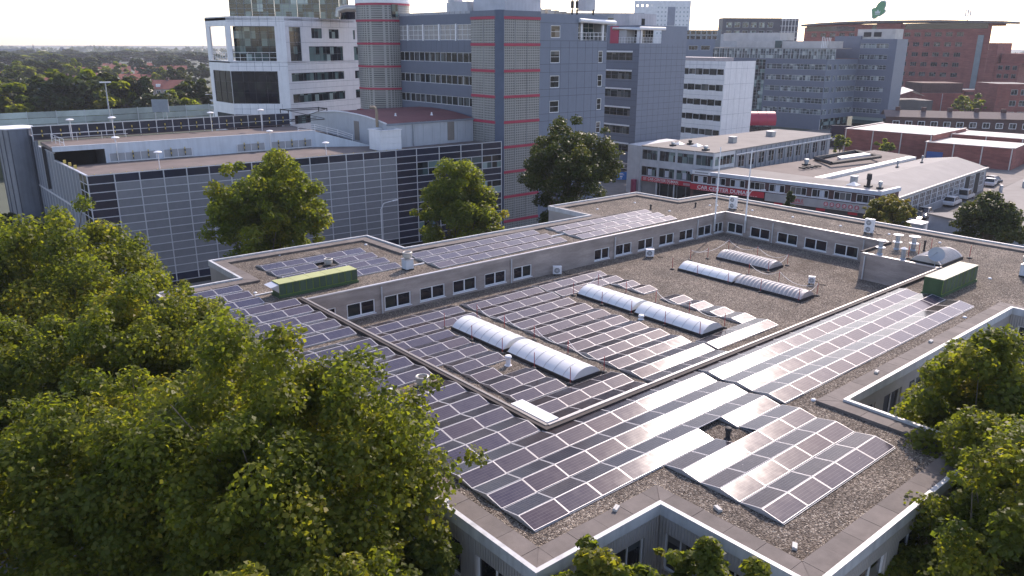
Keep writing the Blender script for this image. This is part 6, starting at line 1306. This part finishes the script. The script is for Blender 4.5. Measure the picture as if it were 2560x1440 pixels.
# ---- road sign, lamps
t = thing('road_sign', 'blue overhead road sign hung from a grey bent pole', 'road sign', (110.3, 93, 0)); F = Face((107.0, 96.4), (109.25, 94.1)); b = MB(); b.tube([(110.3, 93, 0), (110.3, 93, 3.0), (110.15, 93.15, 3.3), (109.2, 94.15, 3.35), (108.0, 95.4, 3.35)], .14, 7); b.build('pole', STEEL, t)
b = MB(); b.fbox(F, 0, F.L, 2.0, 3.4, .15, .22); b.build('panel', SIGNBLUE, t)
for u, z, w, h in ((.25, 3.05, .9, .12), (.25, 2.85, 1.1, .08), (1.8, 3.05, 1.0, .1), (1.8, 2.85, .9, .08), (.6, 2.45, .45, .22), (2.1, 2.45, .45, .22), (.75, 2.1, .12, .28), (2.3, 2.1, .12, .28)): b = MB(); b.fbox(F, u, u + w, z, z + h, .222, .232); b.build('marking', SIGNWHITE, t)
t = thing('advert_column', 'small dark red advertising column beside the showroom', 'advertising column', (106.2, 91.6, 0)); b = MB(); b.cyl((106.2, 91.6), .5, 0, 2.6, 14); b.build('drum', mat('dark_red_ad', (.30, .04, .09), .5), t); b = MB(); b.lathe((106.2, 91.6), [(.55, 2.6), (.5, 2.7), (.1, 2.8)], 14); b.build('cap', mat('dark_red_ad', (.30, .04, .09), .5), t)
def street_lamp(label, x, y, h, az, arm=1.6):
    t = thing('street_lamp', label, 'street lamp', (x, y, 0), 'street lamps'); b = MB(); b.smooth = True; dx, dy = math.cos(az), math.sin(az)
    b.tube([(x, y, 0), (x, y, h - .8), (x + dx * arm * .25, y + dy * arm * .25, h - .15), (x + dx * arm, y + dy * arm, h)], .07, 7, 0, .04); b.build('pole', WHITE_DULL, t)
    b = MB(); p = Vector((x + dx * arm, y + dy * arm, h)); q = p + Vector((dx, dy, .05)) * .7; b.tube([p, q], .09, 6); b.build('lamp_head', WHITE, t)
street_lamp('white street lamp bending over the low shop row sign', 99.0, 63.6, 5.6, R(-60)); street_lamp('thin street lamp before the slate garage facade', 46.5, 78, 8.0, R(0))
t = thing('lamp_mast', 'tall grey light mast with a double head before the far trees', 'light mast', (46.2, 189.2, 0)); b = MB(); b.smooth = True; b.tube([(46.2, 189.2, 0), (46.6, 190.2, 17.2)], .2, 7, 0, .12); b.build('mast', STEEL, t); b = MB(); b.box(45.5, 47.7, 189.9, 190.5, 17.1, 17.35); b.build('lamp_head', WHITE_DULL, t)
street_lamp('slim lamp post at the edge of the white office', 75, 205, 13, R(180), 1.2)
# ---- rail embankment beyond the garage
b = MB(); b.prism([(-160, 190), (20, 178), (110, 176), (240, 200), (240, 235), (100, 222), (20, 226), (-160, 240)], 0, 4.8); tag(b.build('embankment', mat('embankment_grass', (.07, .08, .045), .95, var=.3, vscale=.2)), kind='structure')
t = thing('noise_barrier', 'long pale green glass noise barrier along the railway', 'noise barrier', (20, 222, 4.8)); pts = [(-40, 232), (5, 226), (30, 223.5), (55, 222), (80, 223), (104, 226), (130, 230)]
GB_ = mat('pale_green_glass', (.36, .41, .39), .2, var=.4, vscale=.10, rnd=.25)  # tint shift from panel to panel puts uneven reflections into the colour
for i in range(len(pts) - 1):
    F = Face(pts[i], pts[i + 1]); k = 4
    for j in range(k):
        u0, u1 = F.L * j / k, F.L * (j + 1) / k
        for r in range(3): b = MB(); b.fbox(F, u0 + .06, u1 - .06, 4.8 + 1.5 * r + .05, 4.8 + 1.5 * (r + 1) - .05, -.04, .04); b.build('glass_panel', GB_, t)
        b = MB(); b.fbox(F, u0 - .06, u0 + .06, 4.8, 9.4, -.08, .08); b.build('post', GREYFR, t)
t = thing('signal_gantry', 'white lattice signal gantry with black signal boards over the railway', 'gantry', (82, 214, 4.8)); b = MB()
for z in (9.4, 10.8): b.tube([(78, 216, z), (103, 206, z)], .14, 5)
for k in range(13): b.tube([(78 + 25 * k / 12, 216 - 10 * k / 12, 9.4 if k % 2 else 10.8), (78 + 25 * (k + 1) / 12, 216 - 10 * (k + 1) / 12, 10.8 if k % 2 else 9.4)], .08, 4)
b.tube([(79, 215.6, 9.4), (77.6, 215, 4.8)], .12, 4); b.tube([(79, 215.6, 9.4), (80.6, 216.4, 4.8)], .12, 4); b.build('lattice', WHITE, t)
for k in range(3): x = 82.5 + 4.5 * k; y = 213.6 - 1.9 * k; b = MB(); b.box(x, x + 1.8, y - .3, y - .05, 9.0, 11.1); b.build('signal_board', BLACK, t)
t = thing('mesh_billboard', 'grey backed sign board on legs before the far trees', 'sign board', (62, 218, 4.8)); b = MB(); F = Face((64, 219), (67.3, 216.4)); b.fbox(F, 0, F.L, 8.2, 11.4, -.1, .1); b.build('board', mat('board_back', (.25, .28, .32), .6), t); b = MB()
for u in (.5, 3.4): b.fbox(F, u, u + .2, 4.8, 8.2, -.1, .1)
b.build('leg', STEEL, t)
for i, (x, y) in enumerate(((-20, 203), (10, 203), (40, 202), (70, 202), (100, 204))):
    b = MB(); b.box(x, x + 29.4, y, y + .14, 4.83, 5.0); b.box(x, x + 29.4, y + 1.44, y + 1.58, 4.83, 5.0); b.box(x, x + 29.4, y - .4, y + 2.0, 4.8, 4.83); o = b.build('rail_track', mat('rusty_rail', (.17, .13, .11), .8), None, (x, y, 4.8)); tag(o, '%s railway track section from the left, behind the garage parapet' % ('first', 'second', 'third', 'fourth', 'fifth')[i], 'railway track', 'track sections on the embankment')

# ================================================================== trees
tree('plane_tree', 'tall yellow-green plane tree covering the street side of the roof, largest crown', (9.2, 23.2, 0), 11, 5.3, 4.5, 16.4, 300, 116000, .145, L_NEAR, 'street plane trees')
tree('plane_tree', 'plane tree with yellowish sprays beside the corner array', (8.9, 36.5, 0), 12, 5.0, 4.0, 15.0, 270, 96000, .145, L_NEAR, 'street plane trees', ragged=.25)
tree('plane_tree', 'plane tree in front of the metal stair tower, farthest of the street row', (9.0, 54.0, 0), 13, 6.2, 3.0, 16.0, 240, 70000, .19, L_NEAR, 'street plane trees')
tree('plane_tree', 'dark shaded plane tree in the bottom corner of the street row', (4.3, 27.5, 0), 14, 4.9, 4.0, 14.4, 250, 84000, .145, L_NEAR, 'street plane trees')
tree('plane_tree', 'plane tree at the edge of the street row, level with the corner array', (1.2, 40.0, 0), 15, 5.2, 3.5, 14.6, 240, 66000, .18, L_NEAR, 'street plane trees')
tree('plane_tree', 'plane tree whose crown fills the very bottom of the street row', (6.8, 17.0, 0), 16, 3.9, 4.0, 12.6, 220, 66000, .14, L_NEAR, 'street plane trees')
tree('plane_tree', 'slim tree with loose sprays against the street-side coping', (12.0, 19.0, 0), 17, 1.7, 6.0, 11.4, 80, 18000, .15, L_NEAR, 'street plane trees', ragged=.3)
tree('plane_tree', 'tree crown poking up in the notch of the front edge', (15.3, 12.5, 0), 18, 2.4, 4.5, 11.5, 150, 30000, .16, L_NEAR, 'street plane trees', ragged=.5)
tree('plane_tree', 'low tree crown below the projecting front bay', (17.4, 10.7, 0), 19, 2.0, 4.5, 11.3, 130, 26000, .16, L_NEAR, 'street plane trees', ragged=.5)
tree('plane_tree', 'large tree in the courtyard recess at the right edge', (28.0, 6.2, 0), 20, 4.6, 2.5, 13.7, 270, 92000, .145, L_NEAR, 'street plane trees')
tree('plane_tree', 'taller tree behind it at the right edge, touching the recess wall', (35.4, 9.6, 0), 21, 4.4, 3.0, 14.2, 230, 60000, .18, L_NEAR, 'street plane trees')
tree('plane_tree', 'plane tree with a leafy peak in front of the grey garage facade', (28.6, 67.8, 0), 31, 5.6, 3.0, 16.4, 230, 54000, .22, L_MID, 'trees between roof and garage', pointy=.25, ragged=.26)
tree('plane_tree', 'conical lime-green tree before the navy end of the garage', (48.0, 64.8, 0), 32, 5.4, 2.0, 14.2, 220, 46000, .22, L_MID, 'trees between roof and garage', pointy=.45, ragged=.22)
tree('plane_tree', 'broad dark tree before the crimson-banded stairwell', (65.9, 67.0, 0), 33, 6.0, 3.0, 17.0, 230, 50000, .23, L_DARK, 'trees between roof and garage')
tree('yellow_tree', 'small round tree turning yellow beside the silver shop sign', (103.5, 45.3, 0), 34, 3.4, 1.5, 6.9, 90, 14000, .25, L_YEL, pointy=.15)
tree('dark_round_tree', 'dark dense tree with an ochre edge at the right picture side', (104.5, 33.6, 0), 35, 5.2, 0.8, 8.6, 130, 26000, .27, L_DARK, pointy=.5)
tree('small_conifer', 'small pointed conifer in front of the silver shop sign', (95.6, 55.0, 0), 36, 1.4, 1.0, 7.1, 30, 3000, .26, L_DARK, pointy=.8)
for i, (x, y, r, h) in enumerate(((181, 93, 2.6, 5.4), (184, 83.5, 2.4, 4.6), (292, 106, 5, 10.5), (300, 112, 4.5, 8.0), (306, 101, 4, 7))):
    tree('shrub_tree', ('bushy green tree at the tall warehouse wall', 'smaller bushy tree farther along the warehouse wall', 'tall bushy tree before the edge brick building', 'pale tree behind the brown house row', 'low tree between brick wing and edge building')[i], (x, y, 0), 40 + i, r, .8, h, 30, 2600, .5, L_MID)
for i, (x, y, r, h) in enumerate(((13.5, 108, 3.6, 6.5), (10, 120, 4, 7), (15, 99.5, 2.6, 5))):
    tree('shrub_tree', ('dark bush beside the foot of the stair tower', 'dark bush farther behind the stair tower foot', 'low bush at the garage corner')[i], (x, y, 0), 50 + i, r, .3, h, 40, 5000, .35, L_DARK)
# trees and houses of the far quarter: a few crowns, copied
FARM = []
for k in range(6):
    cm, c = crown_mesh('crown', 70 + k, 1.0, .18, 2.05, 46, 5200, .16, (L_FAR, L_MID, L_FAR, L_DARK, L_FAR, L_FAR)[k], pointy=(.0, .1, .3, .1, .55, .0)[k], ragged=.1)
    tm = trunk_mesh('trunk', 70 + k, 1.5, .05, c, 6, .4); FARM.append((cm, tm))
def far_tree(name, label, x, y, r, h, k, group, z=0):
    t = thing(name, label, 'tree', (x, y, z), group); a = random.uniform(0, 6.28)
    for nme, me in (('crown', FARM[k][0]), ('trunk', FARM[k][1])): o = inst(nme, me, t, (x, y, z), a); o.scale = (r, r, h / 2.05)
def at_px(px, dist):
    """ground point under an image column at a distance, used to lay out the far quarter"""
    d = _f + _r * ((px - 1280) / 1967.7); h = Vector((d.x, d.y, 0)).normalized(); return h.x * dist, h.y * dist
row1 = [(-20, 258, 10, 15), (62, 250, 9, 13.5), (128, 262, 7, 10.5), (185, 258, 8, 13.5), (245, 252, 9, 15), (305, 255, 9, 14.5), (345, 268, 7, 13.5), (415, 258, 6.5, 14), (452, 250, 7, 9.5), (492, 256, 6, 9), (540, 270, 8, 12), (-75, 290, 11, 16), (20, 262, 10, 14.5), (95, 268, 8.5, 12.5), (158, 262, 8, 12), (215, 262, 9, 14.5), (275, 262, 9.5, 15), (330, 262, 8, 14)]
for i, (px, d, r, h) in enumerate(row1):
    x, y = at_px(px, d); r, h = r * 1.15, h + 2.2; far_tree('broad_tree', ('broad tree of the railway belt at the left picture edge', 'broad tree of the railway belt above the stair tower', 'low tree of the railway belt in a dip', 'tree of the railway belt left of the light mast', 'broad tree of the railway belt just left of the mast', 'broad tree of the railway belt just right of the mast', 'slim tree ending the dense part of the railway belt', 'dark pointed conifer of the railway belt', 'round brownish tree below the conifer', 'round tree right of the brownish one', 'tree of the belt hidden by the white office', 'tree of the belt beyond the left edge', 'second tree of the belt from the left edge', 'tree of the belt right of the stair tower top', 'tree of the belt in front of a red roof', 'tree of the belt touching the mast', 'tall tree of the belt behind the mast', 'tree of the belt right of the tall one')[i], x, y, r, h, (0, 1, 2, 5, 0, 1, 3, 4, 2, 1, 3, 0, 5, 0, 2, 1, 0, 5)[i], 'first belt of trees behind the railway')
row2 = [(0, 330, 12, 15), (60, 345, 10, 13), (115, 372, 7, 14.5), (20, 400, 13, 16), (160, 520, 10, 16), (140, 470, 11, 15), (200, 505, 13, 16), (235, 520, 12, 15), (272, 500, 7, 15.5), (310, 520, 9, 12), (345, 455, 6, 10), (365, 545, 8, 13), (400, 430, 7, 10), (440, 560, 8, 12), (470, 470, 6, 12), (505, 430, 8, 14), (420, 660, 10, 14), (300, 660, 12, 15), (90, 560, 12, 15), (520, 660, 11, 14), (480, 720, 12, 15), (240, 740, 14, 16), (120, 760, 17, 18), (40, 640, 15, 18), (345, 780, 13, 15), (560, 520, 8, 13), (260, 430, 5, 9), (330, 395, 4, 8), (390, 500, 5, 9), (455, 610, 7, 10)]
ORD = ('first', 'second', 'third', 'fourth', 'fifth', 'sixth', 'seventh', 'eighth', 'ninth', 'tenth', 'eleventh', 'twelfth', 'thirteenth', 'fourteenth', 'fifteenth', 'sixteenth', 'seventeenth', 'eighteenth', 'nineteenth', 'twentieth', 'twenty-first', 'twenty-second', 'twenty-third', 'twenty-fourth', 'twenty-fifth', 'twenty-sixth', 'twenty-seventh', 'twenty-eighth', 'twenty-ninth', 'thirtieth')
row2.sort()
for i, (px, d, r, h) in enumerate(row2):
    x, y = at_px(px, d); far_tree('garden_tree', '%s tree from the left among the red-roofed houses' % ORD[i], x, y, r, h, i % 6, 'trees among the red-roofed houses')
row3 = [(px + random.uniform(-8, 8), random.uniform(900, 1300), random.uniform(20, 30), random.uniform(13, 16.5)) for px in range(-40, 600, 34)]
for i, (px, d, r, h) in enumerate(row3):
    x, y = at_px(px, d); far_tree('distant_tree', '%s distant crown from the left below the horizon' % ORD[i], x, y, r, h, i % 6, 'distant trees below the horizon')
# distant woods as one mass
g = np.random.default_rng(5); n = 9000; pp = []
ang0 = math.atan2(_f.y, _f.x)
a = g.uniform(ang0 - .75, ang0 + 1.0, 420); dist = g.uniform(1400, 3600, 420); V = []; T = []
for ai, di in zip(a, dist):
    k = 26; r = g.uniform(18, 40); h = g.uniform(8, 11); c = np.array([math.cos(ai) * di, math.sin(ai) * di, 0]); e = g.normal(size=(k, 3)); e /= np.linalg.norm(e, axis=1)[:, None]; e[:, 2] = np.abs(e[:, 2])
    p = c + e * np.array([r, r, h]) * g.uniform(.8, 1, (k, 1)); t1 = g.normal(size=(k, 3)); t1 /= np.linalg.norm(t1, axis=1)[:, None]; t2 = np.cross(e, t1); s = g.uniform(4, 9, (k, 1))
    V.append(np.stack([p - t1 * s, p - t2 * s, p + t1 * s, p + t2 * s], 1).reshape(-1, 3))
V = np.concatenate(V); nf = len(V) // 4; me = bpy.data.meshes.new('far_woods'); me.from_pydata(V.tolist(), [], [(4 * i, 4 * i + 1, 4 * i + 2, 4 * i + 3) for i in range(nf)]); at_ = me.attributes.new('tint', 'FLOAT', 'FACE'); at_.data.foreach_set('value', g.uniform(.1, .7, nf).astype(np.float32)); me.materials.append(L_FAR)
o = bpy.data.objects.new('far_woods', me); COL.objects.link(o); tag(o, 'distant woods along the horizon', 'woods', kind='stuff')
# terraced houses with red tiled roofs
def terrace_row(label, px0, px1, d0, d1, h=5.5, rh=3.6, dep=9, roofm=None):
    A, B = at_px(px0, d0), at_px(px1, d1); F = Face(A, B); t = thing('terraced_house_row', label, 'house row', (A[0], A[1], 0), 'red-roofed house rows'); P = F.pt; L = F.L
    o = []; u = 1.2
    while u + 2 < L: o += [(u, u + 1.8, 3.2, 4.7, 2), (u, u + 1.8, .8, 2.4, 2)]; u += 3.2
    b = MB(); b.wall(F, 0, L, 0, h, o, 0, .2); b.add([P(0, 0, 0), P(0, -dep, 0), P(0, -dep, h), P(0, -dep / 2, h + rh), P(0, 0, h)], [(4, 3, 2, 1, 0)]); b.add([P(L, 0, 0), P(L, -dep, 0), P(L, -dep, h), P(L, -dep / 2, h + rh), P(L, 0, h)], [(0, 1, 2, 3, 4)]); b.build('wall', mat('pale_house_wall', (.38, .29, .24), .8, var=.2), t)
    if d0 < 480: windows(t, F, o, 2, 1, [WHITE, GLASS], .1, .12)
    for s0, s1 in ((.45, -dep / 2), (-dep - .45, -dep / 2)): b = MB(); b.quad(P(-.3, s0, h - .2), P(L + .3, s0, h - .2), P(L + .3, s1, h + rh), P(-.3, s1, h + rh)); b.build('roof', roofm or TILE_RED, t)
    k = max(1, int(L / 11))
    for j in range(k): b = MB(); u = L * (j + .5) / k; b.fbox(F, u - .6, u + .6, h + rh - .9, h + rh + 1.0, -dep / 2 - .5, -dep / 2 + .5); b.build('chimney', BRICK_DARK, t)
    for j in range(k): b = MB(); u = L * (j + .3) / k; b.fbox(F, u - .9, u + .9, h + .3, h + 1.9, -2.6, -.7); b.build('dormer', WHITE_DULL, t)
R_ = [('small red row behind the belt, left part', 100, 132, 430, 430), ('small orange row above the light mast', 262, 300, 400, 400), ('small orange row right of the mast', 318, 345, 500, 500), ('short red row near the conifer top', 372, 420, 480, 480), ('short orange row under the far trees', 425, 460, 470, 470), ('short red row beside the white office', 490, 525, 500, 500), ('far pink row in the middle', 240, 285, 680, 680), ('far pink row left of the middle', 180, 228, 640, 640), ('tiny pink row below the horizon', 330, 380, 720, 720), ('tiny pink row near the white office', 440, 500, 740, 740), ('red-roofed row half hidden by the first belt of trees', 65, 155, 320, 315), ('red-roofed row beside the dark bushy tree', 136, 200, 385, 385), ('far orange-roofed row among the trees', 70, 100, 540, 540), ('dark-dormered row before the orange roofs', 150, 225, 470, 470), ('long brownish row across the middle of the quarter', 210, 340, 470, 460), ('bright red row left of the conifer', 345, 392, 350, 350), ('second red row right of the first belt', 330, 420, 420, 415), ('pinkish row below the far trees', 290, 345, 620, 620), ('pinkish row between two garden trees', 360, 400, 640, 640), ('orange row close to the white office', 430, 520, 400, 395), ('far orange row close to the white office', 410, 470, 600, 600), ('farthest pinkish row close to the white office', 470, 530, 640, 640), ('far row of pinkish roofs by the pale blocks', 100, 130, 600, 600)]
for lb, p0, p1, d0, d1 in R_: terrace_row(lb, p0, p1, d0, d1, roofm=mat('brown_row_tiles', (.22, .10, .08), .8) if 'brownish' in lb else None)
terrace_row('slate-roofed house in front of the brown trees', 350, 386, 292, 292, roofm=TILE_DARK); terrace_row('slate-roofed house behind the light mast trees, near the white office', 455, 505, 292, 290, roofm=TILE_DARK)
def far_block(label, px0, px1, d, h, m, steps=()):
    A, B = at_px(px0, d), at_px(px1, d); F = Face(A, B); t = thing('far_building', label, 'building', (A[0], A[1], 0), 'buildings on the horizon'); b = MB(); b.fbox(F, 0, F.L, 0, h, -20, 0); b.build('wall', m, t)
    for f0, f1, hh in steps: b = MB(); b.fbox(F, F.L * f0, F.L * f1, h, hh, -16, -3); b.build('upper_storey', m, t)
    k = int(F.L / 9); b = MB()
    for z in np.arange(4, h - 2, 4): b.fbox(F, 2, F.L - 2, z, z + 1.6, .0, .2)
    b.build('window_band', GLASS_DARK, t)
FB1 = mat('far_grey', (.20, .21, .24), .7)
far_block('long grey hospital-like block on the horizon', 42, 95, 1500, 17, FB1, ((.3, .8, 20), (.45, .7, 22))); far_block('lower grey block stretching along the horizon', 95, 168, 1550, 14, FB1, ((.85, 1, 16.5),)); far_block('small grey block on the horizon beside a dark wood', 246, 268, 1500, 14.5, FB1, ((.0, .35, 17),))
far_block('pale low block among the far trees', 45, 80, 560, 8, mat('far_pale', (.42, .41, .40), .7)); far_block('second pale low block among the far trees', 80, 114, 520, 8.5, mat('far_pale', (.42, .41, .40), .7))
x, y = at_px(185, 1500); t = thing('church_spire', 'thin dark church spire on the horizon', 'spire', (x, y, 0)); b = MB(); b.cyl((x, y), 3, 0, 14, 8); b.build('tower', FB1, t); b = MB(); b.cyl((x, y), 2, 14, 21, 8, 0, .3); b.build('spire', FB1, t)
for i, (px, d) in enumerate(((2540, 900), (2500, 1100))): x, y = at_px(px, d); far_tree('distant_tree', ('distant tree at the right end of the horizon', 'farther distant tree near the right end of the horizon')[i], x, y, 22, 18, 1, 'distant trees at the right')

# ---- haze: closed box of even thin air round the camera and the town
HZ = MB(); HZ.box(-600, 4300, -600, 4300, -1.0, 60.0); hz = bpy.data.objects.new('haze', HZ.mesh('haze', bpy.data.materials.new('thin_haze'))); COL.objects.link(hz)
m = hz.data.materials[0]; m.use_nodes = True; t = m.node_tree; t.nodes.clear(); mo_ = t.nodes.new('ShaderNodeOutputMaterial'); pv = t.nodes.new('ShaderNodeVolumePrincipled')
pv.inputs['Color'].default_value = (.86, .90, 1.0, 1); pv.inputs['Density'].default_value = 0.00016; pv.inputs['Anisotropy'].default_value = .1; t.links.new(pv.outputs[0], mo_.inputs['Volume'])
tag(hz, 'thin bluish haze over the far town', 'haze', kind='stuff')
for e in ORIG:
    if '_o' in e: del e['_o']
print('objects', len(bpy.data.objects), 'tris', sum(len(o.data.polygons) for o in bpy.data.objects if o.type == 'MESH'))
